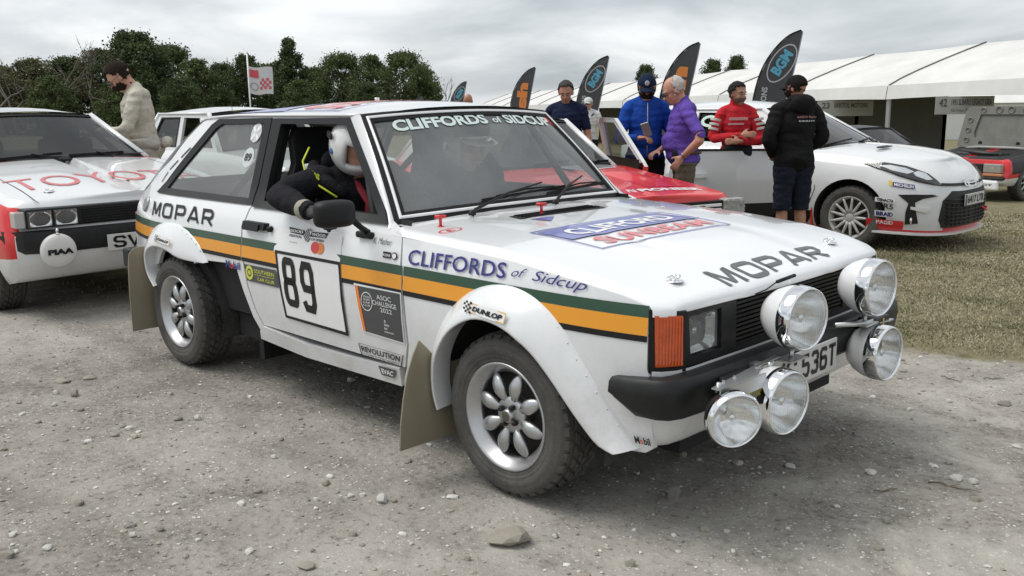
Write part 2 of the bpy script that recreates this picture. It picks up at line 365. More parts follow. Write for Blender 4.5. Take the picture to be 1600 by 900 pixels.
# block letters as strokes in a unit box
GLY = {
 'M': [[(.07, 0), (.07, 1)], [(.93, 0), (.93, 1)], [(.12, .93), (.46, .22), (.54, .22), (.88, .93)]], 'O': [rrect(.07, .07, .93, .93, .2)], 'P': [[(.08, 0), (.08, .93), (.78, .93), (.92, .80), (.92, .52), (.78, .40), (.08, .40)]],
 'A': [[(.02, 0), (.44, .97), (.56, .97), (.98, 0)], [(.2, .27), (.8, .27)]], 'R': [[(.08, 0), (.08, .93), (.78, .93), (.92, .80), (.92, .56), (.78, .44), (.08, .44)], [(.52, .44), (.94, 0)]],
 'S': [[(.92, .72), (.92, .80), (.78, .93), (.22, .93), (.08, .8), (.08, .62), (.22, .52), (.78, .47), (.92, .35), (.92, .2), (.78, .07), (.22, .07), (.08, .2), (.08, .28)]],
 'V': [[(.04, 1), (.5, .04), (.96, 1)]], 'C': [[(.92, .70), (.92, .80), (.78, .93), (.22, .93), (.08, .8), (.08, .2), (.22, .07), (.78, .07), (.92, .2), (.92, .30)]],
 'J': [[(.9, 1), (.9, .2), (.76, .07), (.24, .07), (.1, .2), (.1, .3)]], 'T': [[(0, .93), (1, .93)], [(.5, .93), (.5, 0)]],
 '5': [[(.9, .93), (.12, .93), (.12, .56), (.76, .56), (.9, .44), (.9, .2), (.76, .07), (.24, .07), (.1, .2)]],
 '3': [[(.1, .8), (.24, .93), (.76, .93), (.9, .8), (.9, .64), (.76, .52), (.4, .52)], [(.76, .52), (.9, .4), (.9, .2), (.76, .07), (.24, .07), (.1, .2)]],
 '6': [[(.9, .8), (.76, .93), (.24, .93), (.1, .8), (.1, .2), (.24, .07), (.76, .07), (.9, .2), (.9, .42), (.76, .54), (.1, .54)]],
 '4': [[(.72, 0), (.72, 1), (.08, .3), (.98, .3)]], '1': [[(.3, .8), (.58, .97), (.58, 0)]], '7': [[(.05, .93), (.92, .93), (.4, 0)]],
 '8': [rrect(.1, .52, .9, .93, .16), rrect(.08, .07, .92, .52, .18)], '9': [[(.1, .2), (.24, .07), (.76, .07), (.9, .2), (.9, .8), (.76, .93), (.24, .93), (.1, .8), (.1, .6), (.24, .47), (.9, .47)]],
 'L': [[(.1, 1), (.1, .07), (.9, .07)]], 'Y': [[(.02, 1), (.5, .48), (.98, 1)], [(.5, .48), (.5, 0)]], 'I': [[(.5, 0), (.5, 1)]],
}
def word(s, q, fn, w=.2, gap=.22, m=0, off=.003, mb=None, asp=1.0, space=.6):
    # s spelt from GLY across the quad q; asp = letter width / height
    mb = mb or MB(); adv = [space if c == ' ' else (.35 if c == 'I' else 1.0) for c in s]; tot = sum(adv) + gap * (len(s) - 1); x = 0; Q = quadmap(q)
    for c, a in zip(s, adv):
        if c != ' ':
            u0, u1 = x / tot, (x + a) / tot
            strokes(GLY[c], (Q(u0, 0), Q(u1, 0), Q(u1, 1), Q(u0, 1)), fn, w, m, off, mb, asp * a)
        x += a + gap
    return mb
# ================================================================ the main car: white 1970s three-door hatchback rally car
def lerp_tab(t, v):
    if v <= t[0][0]: return t[0][1]
    for (a, p), (b, q) in zip(t, t[1:]):
        if v <= b: return p + (q - p) * (v - a) / (b - a)
    return t[-1][1]
PROF = [(.15,.735),(.20,.752),(.28,.775),(.36,.787),(.45,.794),(.55,.797),(.65,.794),(.72,.787),(.78,.775),(.83,.757),(.87,.735),(.90,.705),(1.27,.556),(1.35,.52)]
def side_y(x, z):
    y = lerp_tab(PROF, z)
    if x > .1: y -= .05 * ((x - .1) / .46) ** 2.2
    if x < -2.5: y -= .12 * ((-2.5 - x) / .67) ** 2
    return y
RIDGE = [(-.70,.862),(-.60,.855),(-.3,.843),(0,.828),(.275,.80),(.45,.772),(.54,.748),(.60,.726),(.66,.70)]
def ridge_z(x): return lerp_tab(RIDGE, x)
def bonnet_z(x, y):
    w = side_y(x, ridge_z(x)); t = min(1, abs(y) / w)
    return ridge_z(x) + .026 * (1 - t ** 3) * (1 if x < .3 else max(.25, 1 - (x - .3) * 2.4)) - .004 * math.exp(-((abs(y) - .30) / .03) ** 2)
def sideR(x, z, o=0): return (x, -(side_y(x, z) + o), z)
def sideL(x, z, o=0): return (x, side_y(x, z) + o, z)
def bonn(y, nx, o=0): return (-nx, y, bonnet_z(-nx, y) + o)      # (y, -x) so that lettering reads from the front
def front_x(y): return .612 - .02 * (abs(y) / .66) ** 2
def frontf(y, z, o=0): return (front_x(y) + o - .05 * max(0, z - .62) , y, z)
ZC = [(-2.52,1.272),(-2.3,1.312),(-1.9,1.338),(-1.5,1.343),(-1.2,1.332),(-1.02,1.312)]
def roof_z(x, y):
    t = min(1, abs(y) / .556); return 1.276 + (lerp_tab(ZC, x) - 1.276) * (1 - t ** 2.4)
def rooff(y, nx, o=0): return (-nx, y, roof_z(-nx, y) + o)
def windf(s, t, o=0):
    b = Vector((-.715 + .06 * (1 - s * s), .69 * s, .872 + .012 * (1 - s * s))); T = Vector((-1.088 + .05 * (1 - s * s), .557 * s, 1.276 + .022 * (1 - s * s)))
    p = b.lerp(T, t) + Vector((.72, 0, .69)) * (o + .018 * math.sin(PI * t) * (1 - s * s * .5)); return tuple(p)
def rearf(s, t, o=0):
    b = Vector((-3.03 + .05 * s * s, .62 * s, .90)); T = Vector((-2.50, .54 * s, 1.262 + .012 * (1 - s * s))); p = b.lerp(T, t); return (p.x - o * .6, p.y, p.z + o * .8)

car = empty('rally_hatchback')
tag(car, 'white rally hatchback with number 89, green and yellow side stripe and five round front lamps', 'car')
def both(name, m, build, labels=None):
    for fn in (sideR, sideL): obj(name, build(fn), m, car)

BELT = .885
WELLF = [(-.36 + 0 * a, .26) for a in (0,)] + [(.37 * math.cos(R(a)) * 1.0, .285 + .385 * math.sin(R(a))) for a in range(178, -6, -8)] + [(.40, .262)]
door_o = [(-1.609, .338), (-1.66, .41), (-1.705, .512), (-1.736, .647), (-1.757, .774), (-1.738, .86), (-1.725, BELT), (-.716, BELT), (-.662, .868), (-.602, .843), (-.58, .74), (-.566, .653), (-.552, .54), (-.545, .434), (-.573, .336)]
def shrink(p, d, c=None):
    cx = sum(q[0] for q in p) / len(p); cy = sum(q[1] for q in p) / len(p); out = []
    for x, y in p: l = math.hypot(x - cx, y - cy); out.append((cx + (x - cx) * (1 - d / l), cy + (y - cy) * (1 - d / l)))
    return out
both('door', WHITE, lambda f: panel(shrink(door_o, .004), f))
wing_o = [(-.613, .26)] + [(-.565, .336), (-.537, .434), (-.544, .54), (-.558, .653), (-.572, .74), (-.596, .833)] + [(x, ridge_z(x) - .02) for x in (-.45, -.3, -.15, 0, .15, .275, .36, .45, .50, .535)] + [(.535, .66), (.535, .54), (.548, .50), (.548, .29), (.52, .27), (.40, .262)] + WELLF[::-1][1:-1] + [(-.37, .26)]
both('front_wing', WHITE, lambda f: panel(wing_o, f))
RW = [(-1.64, .30), (-1.69, .364), (-1.745, .47), (-1.80, .585), (-1.86, .60), (-2.16, .585)] + [(-2.413 + .30 * math.cos(R(a)), .27 + .375 * math.sin(R(a))) for a in range(50, 150, 10)] + [(-2.68, .50), (-2.69, .42), (-2.69, .30)]
qo = [(-1.60, .30), (-1.617, .338), (-1.668, .41), (-1.713, .512), (-1.744, .647), (-1.765, .774), (-1.746, .86), (-1.733, BELT), (-1.74, .90), (-1.79, 1.276), (-2.33, 1.276), (-2.47, 1.25), (-2.60, 1.16), (-2.73, 1.048), (-2.91, .958), (-3.06, .855), (-3.15, .72), (-3.15, .59), (-3.12, .47), (-3.05, .35), (-2.95, .30)]
qo = qo + RW[::-1]
qhole = [(-2.70, .895), (-1.765, .895), (-1.835, 1.255), (-2.27, 1.245), (-2.32, 1.22)]
both('rear_quarter', WHITE, lambda f: panel(qo, f, [qhole]))
both('sill', WHITE, lambda f: panel([(-1.63, .31), (-1.60, .336), (-1.26, .312), (-.93, .316), (-.60, .331), (-.605, .255), (-1.28, .245), (-1.64, .268)], f, off=.012, thick=.08))
# strip above the door window and the window frames
both('roof_rail', WHITE, lambda f: panel([(-1.79, 1.268), (-1.16, 1.268), (-1.10, 1.279), (-1.79, 1.279)], f))
def ring(f, o, i, off, th=.012): return panel(o, f, [i], off=off, thick=th, step=.08)
dw_o = [(-1.783, 1.266), (-1.172, 1.272), (-.708, .872), (-1.72, .872)]
dw_i = [(-1.70, 1.243), (-1.19, 1.245), (-.80, .900), (-1.655, .900)]
both('door_window_frame', BLACK, lambda f: ring(f, dw_o, dw_i, .008, .03))
qg_o = [(-2.765, .878), (-1.735, .878), (-1.796, 1.270), (-2.30, 1.264), (-2.36, 1.236)]
qg_i = [(-2.655, .905), (-1.80, .903), (-1.85, 1.246), (-2.25, 1.240), (-2.30, 1.22)]
both('quarter_window_seal', BLACK, lambda f: ring(f, qg_o, qg_i, .006, .02))
both('quarter_window', GLASS, lambda f: panel(shrink(qg_i, -.01), f, off=-.004, thick=0))
obj('door_window', panel(shrink(dw_i, -.01), sideL, off=-.004, thick=0), GLASS, car)
# black inner B pillar and inner skins
both('inner_panel', DARK, lambda f: panel([(-3.0, .35), (-3.05, .84), (-2.75, .885), (-.64, .885), (-.62, .35)], f, off=-.05, thick=0, step=.15))
both('pillar_trim', RUBBER, lambda f: panel([(-1.66, .90), (-1.86, .90), (-1.93, 1.25), (-1.72, 1.25)], f, off=-.03, thick=.03))
# roof
mb = MB(); mb.grid(lambda y, x: (x - (.05 * (y / .556) ** 2 if x > -1.3 else 0), y, roof_z(x, y)), [-.556 + 1.112 * i / 28 for i in range(29)], [-2.50, -2.4, -2.2, -2, -1.8, -1.6, -1.4, -1.25, -1.15, -1.08, -1.035])
obj('roof', mb, WHITE2, car)
mb = MB(); mb.box((-2.56, -.54, 1.238), (-2.44, .54, 1.268), bev=.008); obj('roof_spoiler', mb, WHITE, car)
for s in (-1, 1):
    mb = MB(); mb.tube([(x, s * (side_y(x, 1.277) + .006), 1.278 - (.022 * max(0, (-2.2 - x) / .3)) + .004) for x in (-2.46, -2.3, -2.1, -1.8, -1.5, -1.2, -1.10)], .007, 6); obj('gutter', mb, WHITE, car)
# A pillars
for s in (-1, 1):
    f = sideR if s < 0 else sideL; mb = MB()
    def ap(u, v):
        a = Vector(f(-1.175 + .467 * v, 1.274 - .404 * v, .004)); b = Vector(windf(s * 1.015, 1 - v, .004)); c = Vector((a.x * .42 + b.x * .58 + .012, (a.y + b.y) / 2 + s * .010, (a.z + b.z) / 2 + .004))
        return tuple((1 - u) ** 2 * a + 2 * u * (1 - u) * c + u * u * b)
    mb.grid(ap, [i / 5 for i in range(6)], [-.01, .1, .2, .35, .5, .65, .8, .9, 1.03]); obj('windscreen_pillar', mb, WHITE, car)
# windscreen
mb = MB(); mb.grid(lambda s, t: windf(s, t), [-.985 + 1.97 * i / 16 for i in range(17)], [i / 8 for i in range(9)]); ws = obj('windscreen', mb, WGLASS, car, fix=False)
def wring(d0, d1, o0, o1, m):
    def P(d, o):
        u = 1 - d / .64; a = d / .54; b = 1 - d / .54; pts = []
        c = .05
        for (cs, ct, sx, tx) in ((u, a, 1, 0), (u, b, 1, 1), (-u, b, -1, 1), (-u, a, -1, 0)): pass
        for i in range(24): pts.append((-u + 2 * u * i / 24, a))
        for i in range(10): pts.append((u, a + (b - a) * i / 10))
        for i in range(24): pts.append((u - 2 * u * i / 24, b))
        for i in range(10): pts.append((-u, b + (a - b) * i / 10))
        return [windf(s, t, o) for s, t in pts]
    mb = MB(); mb.rings([P(d0, o0 - .012), P(d0, o0), P((d0 + d1) / 2, max(o0, o1) + .003), P(d1, o1), P(d1, o1 - .012)], smooth=False); return mb
obj('windscreen_seal', wring(-.010, .040, .006, .006, RUBBER), RUBBER, ws)
obj('windscreen_trim', wring(.010, .022, .011, .011, VWHITE), VWHITE, ws)
mb = text('CLIFFORDS', [(-.80, .805), (.10, .825), (.10, .935), (-.80, .925)], windf, bold=.035, off=.004)
text('of', [(.16, .835), (.26, .835), (.26, .905), (.16, .905)], windf, bold=.02, off=.004, mb=mb)
text('SIDCUP', [(.31, .825), (.90, .81), (.90, .92), (.31, .935)], windf, bold=.035, off=.004, mb=mb)
obj('windscreen_lettering', mb, MINT, ws)
mb = MB(); mb.add([windf(.84, .975, .0035), windf(.97, .975, .0035), windf(.97, .74, .0035)], [(0, 1, 2)]); obj('red_corner_sticker', mb, REDV, ws)
# bonnet with rolled edges
XB = [-.66, -.6, -.5, -.35, -.2, -.05, .1, .22, .3, .38, .45, .5, .54, .57, .595]
def bx(i, y): 
    x = XB[i]; return x if i < 9 else x + (front_x(y) - .595 - .012) * (i - 8) / 6
mb = MB(); rows = []
for i, x0 in enumerate(XB):
    row = []
    for s in (-1, 1):
        seg = []
        xx = min(bx(i, .7), .575 if i >= 12 else 9); xx = min(xx, .535) if i >= 11 else xx
        zr = ridge_z(xx); a = Vector((xx, s * side_y(xx, zr - .02), zr - .02)); w = side_y(xx, zr)
        b = Vector((bx(i, w - .04), s * (w - .045), bonnet_z(x0, w - .045))); c = Vector(((a.x + b.x) / 2, s * (w - .002), ridge_z(x0) + .004))
        for k in range(5): t = k / 4; seg.append(tuple((1 - t) ** 2 * a + 2 * t * (1 - t) * c + t * t * b))
        row.append(seg)
    ym = abs(row[0][-1][1]); mid = [(bx(i, y), y, bonnet_z(bx(i, y), y)) for y in [-ym + 2 * ym * j / 30 for j in range(1, 30)]]
    rows.append(row[0] + mid + row[1][::-1])
last = rows[-1]; rows.append([(x + .010, y, z - .012) for x, y, z in last]); rows.append([(x + .010, y, z - .03) for x, y, z in last])
mb.rings(rows, closed=False); bon = obj('bonnet', mb, WHITE2, car)
# scuttle
mb = MB(); mb.grid(lambda s, t: (windf(s * .99, -.02)[0] * (1 - t) + -.655 * t, .70 * s, (windf(s, 0)[2] - .006) * (1 - t) + bonnet_z(-.655, .70 * s) * t), [-1 + i / 10 for i in range(21)], [0, .5, 1]); obj('scuttle', mb, WHITE2, car)
# lower front: black lamp panel, grille, lights
mb = MB()
GH = [[(-.375, .553), (.375, .553), (.375, .700), (-.375, .700)]] + [[(s * .455, .562), (s * .455, .690), (s * .622, .688), (s * .612, .562)] for s in (-1, 1)]
panel([(-.648, .535), (-.45, .525), (.45, .525), (.648, .535), (.645, .716), (.3, .722), (-.3, .722), (-.645, .716)], frontf, GH, step=.07, thick=.05, mb=mb)
gp = obj('grille_surround', mb, PLASTIC, car)
mb = MB(); mb.box((.50, -.66, .53), (.555, .66, .70)); obj('grille_backing', mb, DARK, gp)
slat = None
for i in range(10):
    z = .556 + i * .0148
    if slat is None:
        mb = MB(); mb.box((-.02, -.374, -.0045), (.012, .374, .0045)); slat = mesh_of('slat', mb, PLASTIC); recalc(slat)
    o = obj('slat', slat, None, gp); o.location = (.588, 0, z)
for s in (-1, 1):
    q = [(s * .46, .567), (s * .609, .565), (s * .617, .684), (s * .46, .686)]
    mb = MB(); panel(q, frontf, off=-.012, thick=0, mb=mb); h = obj('headlight', mb, HLENS, car)
    mb = MB(); cy = s * .538; mb.grid(lambda u, v: (front_x(cy) - .022 - .035 * (1 - min(1, (u ** 4 + v ** 4))) , cy + u * .082, .626 + v * .062), [-1 + i / 6 for i in range(13)], [-1 + i / 5 for i in range(11)]); obj('reflector', mb, REFL, h)
    mb = MB()
    for k in range(18): y = s * (.466 + k * .0082); mb.box((front_x(y) - .0185 - .05 * .01, y - .0010, .572), (front_x(y) - .0135, y + .0010, .680))
    obj('lens_flute', mb, LENS, h)
    mb = MB(); mb.ellipsoid((front_x(cy) - .05, cy, .626), (.014, .012, .012)); obj('bulb_cap', mb, CHROME, h)
    # wrap-round indicator set in the corner
    A = (.540, s * .7445); B = (.604, s * .650)
    def cf(u, v, o=0, A=A, B=B, s=s): 
        n = (.77, s * .64); return (A[0] + (B[0] - A[0]) * u + n[0] * (o + .006 * math.sin(PI * min(1, max(0, u)))), A[1] + (B[1] - A[1]) * u + n[1] * (o + .006 * math.sin(PI * min(1, max(0, u)))), v)
    mb = MB(); panel([(-.04, .528), (1.0, .528), (1.0, .712), (-.04, .722)], cf, [[(.14, .548), (.9, .548), (.86, .70), (.10, .705)]], off=0, thick=.03, step=.05, mb=mb); ho = obj('indicator_housing', mb, PLASTIC, car)
    mb = MB(); panel([(.14, .548), (.9, .548), (.86, .70), (.10, .705)], cf, off=.006, thick=.03, step=.03, mb=mb)
    for k in range(9):
        u = .17 + k * .085; mb.box((-.0015, -.002, .553), (.003, .002, .697), M=Matrix.Translation(Vector(cf(u, 0, .006))) @ Matrix.Rotation(math.atan2(s * .64, .77), 4, 'Z'))
    obj('indicator_lens', mb, AMBER, ho)
# corner and front valance
mb = MB()
def vpath(n=24):
    P = [(.546, -.742), (.57, -.725), (.595, -.685), (.605, -.62), (.612, -.3), (.614, 0)]
    P = P + [(x, -y) for x, y in P[::-1][1:]]; return P
mb.rings([[(x - .02 * t, y * (1 - .015 * t), z) for x, y in vpath()] for z, t in ((.535, 0), (.45, 0), (.38, .0), (.34, .4), (.30, 1.4), (.285, 2.2), (.27, 4))], closed=False)
obj('front_valance', mb, WHITE, car)
# bumper
BP = [(.425, -.796), (.44, -.812), (.53, -.816), (.605, -.806), (.645, -.78), (.667, -.73), (.676, -.64), (.684, -.3), (.686, 0)]; BP = BP + [(x, -y) for x, y in BP[::-1][1:]]
rings_ = []
for i, (x, y) in enumerate(BP):
    a = BP[max(i - 1, 0)]; b = BP[min(i + 1, len(BP) - 1)]; d = Vector((b[0] - a[0], b[1] - a[1])).normalized(); n = Vector((d.y, -d.x)) 
    if n.x * x + n.y * y < 0: n = -n
    fr = min(1, max(0, (x - .43) / .2)); top = .512 + .02 * fr; bot = .452 - .045 * min(1, max(0, (x - .43) / .07)) - 0.0
    sec = [(-.07, top - .004), (-.012, top), (0, top - .012), (.004, top - .045), (-.004, bot + .02), (-.02, bot), (-.07, bot)]
    if i in (0, len(BP) - 1): sec = [(-.03, z) for _, z in sec]
    rings_.append([(x + n.x * o, y + n.y * o, z) for o, z in sec])
mb = MB(); mb.rings(rings_, caps=(True, True)); o = obj('front_bumper', mb, PLASTIC, car); auto_smooth(o, 40)
mb = MB(); mb.box((-3.24, -.74, .42), (-3.14, .74, .53), bev=.015); obj('rear_bumper', mb, PLASTIC, car)
# tail
mb = MB(); mb.grid(lambda y, z: (lerp_tab([(.35, -3.08), (.5, -3.15), (.72, -3.17), (.86, -3.10), (.92, -3.02)], z) - .03 * (1 - (y / .7) ** 2) , y * lerp_tab([(.35, .98), (.7, .97), (.86, .93), (.92, .90)], z), z), [-.69 + 1.38 * i / 14 for i in range(15)], [.33, .4, .5, .6, .7, .78, .84, .88, .92]); obj('tailgate_panel', mb, WHITE, car)
mb = MB(); mb.grid(rearf, [-.95 + .19 * i for i in range(11)], [.0, .25, .5, .75, 1]); obj('rear_window', mb, GLASS, car)
for s in (-1, 1):
    mb = MB(); mb.box((-3.175, s * .58 - .09, .60), (-3.14, s * .58 + .06, .74), bev=.01); obj('tail_light', mb, mat('tail_light_lens', (.45, .06, .02), .15, coat=1), car)
    mb = MB(); mb.grid(lambda u, v: tuple(Vector(rearf(s * .93, v)).lerp(Vector((-3.03 + .56 * v, s * (side_y(-3.0 + .5 * v, .92 + .33 * v) + .004), .905 + .35 * v)), u)), [0, .5, 1], [-.02, .3, .6, 1.0]); obj('rear_pillar', mb, WHITE, car)
# side light flash of the amber rear marker
mb = MB(); mb.box((-.010, -.004, -.045), (.010, .006, .045), M=Matrix.Translation((-3.135, -.668, .625)) @ Matrix.Rotation(R(25), 4, 'Z')); obj('side_marker', mb, AMBER, car)

# wheel arch flares
def resample(P, n):
    P = [Vector(p) for p in smooth_poly(P, False, 6)]; D = [0]
    for a, b in zip(P, P[1:]): D.append(D[-1] + (b - a).length)
    out = []; k = 0
    for i in range(n):
        t = D[-1] * i / (n - 1)
        while k < len(P) - 2 and D[k + 1] < t: k += 1
        out.append(P[k].lerp(P[k + 1], (t - D[k]) / max(D[k + 1] - D[k], 1e-9)))
    return out
def flare(inner, outer, yo, name, s, n=48, tail=None):
    I = resample(inner, n); O = resample(outer, n); mb = MB(); rg = []
    for i, (a, b) in enumerate(zip(I, O)):
        y1 = yo(a.x); y0 = side_y(b.x, b.y) + .003; row = []
        for t in (0, .04, .12, .25, .4, .6, .8, .93, 1):
            ang = t * PI / 2; q = b.lerp(a, 1 - math.cos(ang)) ; q = b.lerp(a, t * .86 + .14 * math.sin(ang)); yy = y0 + (y1 - y0) * (math.sin(ang) ** .9)
            if t == 0: yy = y0 - .004
            row.append((q.x, s * yy, q.y))
        row.append((a.x, s * (y1 - .006), a.y + 0)); c = Vector((I[n // 2].x, .3)); e = (a - c).normalized()
        row.append((a.x + e.x * .008, s * (y1 - .035), a.y + e.y * .008)); row.append((a.x + e.x * .02, s * (y1 - .10), a.y + e.y * .02)); rg.append(row)
    mb.rings(rg, closed=False); o = obj(name, mb, WHITE, car)
    mb = MB(); k = MB(); k.ellipsoid((0, 0, 0), (.0042, .0042, .0022), n=8, k=4)
    L = 0; prev = None
    for i in range(2, n - 2):
        b = O[i]; c = I[i]
        if prev is None or (b - prev).length > .032:
            q = b.lerp(c, .09 if name == 'front_wheel_arch_flare' else .1); y = side_y(q.x, q.y) + .010
            mb.add([(v[0] + q.x, s * y + v[2], v[1] + q.y) for v in k.v], k.f, 0, True); prev = b
    r = obj('rivet', mb, mat('flare_rivet', (.6, .61, .62), .35, metal=.3), o); tag(r, kind='stuff')
    return o
fi = [(-.29, .255), (-.306, .300), (-.312, .36), (-.298, .444), (-.237, .539), (-.145, .600), (-.053, .621), (.055, .604), (.150, .552), (.228, .475), (.300, .389), (.365, .318), (.405, .284), (.452, .268)]
fo = [(-.345, .255), (-.372, .30), (-.382, .39), (-.362, .49), (-.30, .60), (-.17, .698), (-.015, .733), (.125, .705), (.235, .633), (.30, .55), (.358, .475), (.425, .385), (.475, .318), (.505, .283)]
for s in (-1, 1): flare(fi, fo, lambda x: .872 if x < .1 else .872 - .06 * (x - .1) / .33, 'front_wheel_arch_flare', s)
ri = [(-2.60, .40), (-2.665, .46), (-2.683, .53), (-2.66, .58), (-2.59, .612), (-2.50, .618), (-2.40, .606), (-2.30, .582), (-2.19, .575), (-2.10, .575)]
ro = [(-2.68, .38), (-2.755, .46), (-2.775, .56), (-2.74, .65), (-2.64, .715), (-2.50, .742), (-2.36, .738), (-2.25, .708), (-2.15, .655), (-2.075, .580)]
for s in (-1, 1): flare(ri, ro, lambda x: .848 if x < -2.35 else .848 - .035 * (x + 2.35) / .25, 'rear_wheel_arch_flare', s, n=40)
# wheel wells
for cx, a0, a1, r in ((0, -10, 190, .40), (-2.413, -10, 190, .40)):
    for s in (-1, 1):
        mb = MB()
        mb.grid(lambda a, y: (cx + r * math.cos(R(a)), s * y, .27 + r * math.sin(R(a)) * (1 if r * math.sin(R(a)) < .36 else .92)), [a0 + (a1 - a0) * i / 16 for i in range(17)], [.50, .60, .70, .775])
        mb.grid(lambda a, t: (cx + r * t * math.cos(R(a)), s * .5, .27 + r * t * math.sin(R(a))), [a0 + (a1 - a0) * i / 16 for i in range(17)], [0, .5, 1])
        obj('wheel_well', mb, WELL, car)
# forward liner of the rear wells, seen between tyre and body
for s in (-1, 1):
    mb = MB(); mb.grid(lambda u, v: (-1.63 - .115 * v - .05 * v * v - .35 * u * (1 - .25 * v), s * (.778 - .20 * u), .28 + .31 * v), [0, .2, .4, .6, 1], [0, .25, .5, .75, 1.02]); obj('rear_arch_liner', mb, WELL, car)
    mb = MB(); mb.box((-1.70, s * .62 - .14, .16), (-1.66, s * .62 + .14, .30)); obj('arch_splash_flap', mb, RUBBER, car)
# underbody
mb = MB(); mb.box((-3.02, -.52, .20), (.50, .52, .34)); mb.box((-1.98, -.70, .22), (-.45, .70, .33)); mb.box((-1.9, -.2, .33), (-.5, .2, .40)); obj('floor_pan', mb, DARK, car)
mb = MB(); mb.box((-.68, -.60, .34), (-.64, .60, .84)); mb.box((-3.0, -.62, .34), (-2.2, .62, .62)); obj('bulkhead', mb, DARK, car)
mb = MB(); mb.tube([(0, -.7, .28), (0, .7, .28)], .03); mb.tube([(-2.413, -.7, .28), (-2.413, .7, .28)], .04); mb.tube([(-3.2, -.4, .24), (-2.9, -.4, .25)], .03); obj('axle', mb, BLACK, car)

# ---- wheels
def tyre_mb(Rt=.285, W_=.195, rb=.183, blocks=38, letters=True):
    mb = MB(); k = Rt - .285
    prof = [(rb - .004, -.030), (rb, -.014), (rb + .006, -.006), (rb + .014, -.001), (rb + .018, -.003), (rb + .022, 0.0), (rb + .030, .004), (rb + .033, .0025), (rb + .036, .005), (.242 + k, .005), (.245 + k, .003), (.248 + k, .0045), (.251 + k, .002), (.254 + k, .003), (.262 + k, -.003), (.268 + k, -.010), (.272 + k, -.020), (.275 + k, -.028)]
    prof = prof + [(.276 + k, -W_ / 2)] + [(r, -W_ - z) for r, z in prof[::-1]]
    mb.lathe(prof, n=64, m=0)
    rows = 6; wd = (W_ - .036) / rows
    for r in range(rows):
        z1 = -.018 - r * wd - .004; z0 = z1 - wd + .007
        for j in range(blocks):
            a = 2 * PI * (j + .5 * (r % 2)) / blocks; da = 2 * PI / blocks * .36; sk = .035 * (1 if r < rows / 2 else -1)
            R0 = .272 + k; R1 = .2865 + k - (.006 if r in (0, rows - 1) else 0); vs = []
            for (aa, zz, ss) in ((-da, z0, -sk), (da, z0, -sk), (da, z1, sk), (-da, z1, sk)):
                for rr in (R0, R1): vs.append(Vector((rr * math.cos(a + aa + ss), rr * math.sin(a + aa + ss), zz)))
            mb.add(vs, [(1, 3, 5, 7), (0, 1, 7, 6), (2, 3, 1, 0), (4, 5, 3, 2), (6, 7, 5, 4)], 1)
    # shoulder lugs
    for s0, zz in ((0, -.012), (1, -W_ + .012)):
        for j in range(blocks):
            a = 2 * PI * (j + .25) / blocks; da = 2 * PI / blocks * .33; sg = 1 if s0 == 0 else -1; vs = []
            for aa in (-da, da):
                for rr, z in ((.266 + k, zz + sg * .004), (.2805 + k, zz - sg * .006), (.2805 + k, zz - sg * .02), (.262 + k, zz - sg * .02)): vs.append(Vector((rr * math.cos(a + aa), rr * math.sin(a + aa), z)))
            mb.add(vs, [(0, 1, 2, 3), (7, 6, 5, 4), (0, 4, 5, 1), (1, 5, 6, 2)], 1)
    if letters:
        for c in (-95, 85):
            def pf(u, v, o, c=c): a = R(c) + u * (1 if True else 1); r = .229 + v; return (r * math.cos(a), r * math.sin(a), .005 + .001)
            V, F, asp = text_mesh('DUNLOP', .02); sg = 1 if c < 0 else -1
            mb.add([((.221 + sg * (.5 - 1 + y) * .014 + .0) * math.cos(R(c) + sg * (x - .5) * .36 * 1), (.221 - sg * (y - .5) * -.0 + (0)) * 0 + (.221 + sg * (.5 - 1 + y) * .014) * math.sin(R(c) + sg * (x - .5) * .36), .0066) for x, y in V] if False else
                   [((.235 + (-sg) * (y - .5) * -1 * .013 * (1 if sg > 0 else 1) * -1) * math.cos(R(c) + sg * (x - .5) * .34), (.235 + sg * (y - .5) * -.013) * math.sin(R(c) + sg * (x - .5) * .34), .0068) for x, y in V] if False else
                   [((.232 - sg * (y - .5) * .013) * math.cos(R(c) + sg * (x - .5) * .34), (.232 - sg * (y - .5) * .013) * math.sin(R(c) + sg * (x - .5) * .34), .0066) for x, y in V], F, 2)
    return mb
TLET = mat('tyre_lettering', (.10, .097, .09), .7)
tm = mesh_of('tyre', tyre_mb(), [TYRE, TREAD, TLET]); recalc(tm)
def rim_mb(petals=8):
    mb = MB()
    mb.lathe([(.180, -.19), (.172, -.15), (.166, -.10), (.160, -.075), (.150, -.055), (.147, -.048), (.152, -.038), (.166, -.020), (.175, -.008), (.182, -.002), (.187, -.001), (.1895, -.005), (.188, -.012), (.182, -.016)], n=64)
    mb.lathe([(0, -.032), (.054, -.032), (.062, -.036), (.067, -.05), (.062, -.07)], n=40)
    mb.lathe([(0, -.012), (.018, -.012), (.023, -.016), (.025, -.034)], n=24)
    for j in range(petals):
        M = Matrix.Rotation(2 * PI * (j + .5) / petals + .10, 4, 'Z'); rg = []
        for i in range(13):
            t = i / 12; x = .046 + .108 * t; wv = .0245 * math.sin(PI * min(1, max(0, t)) ** 1.15) ** .62 + .002; zc = -.040 + .008 * math.sin(PI * t); th = .014 * math.sin(PI * t) ** .7 + .003
            rg.append([M @ Vector((x, wv * math.cos(a), zc + th * math.sin(a))) for a in [2 * PI * q / 14 for q in range(14)]])
        mb.rings(rg, caps=(True, True))
    return mb
rimm = mesh_of('rim', rim_mb(), ALLOY); recalc(rimm)
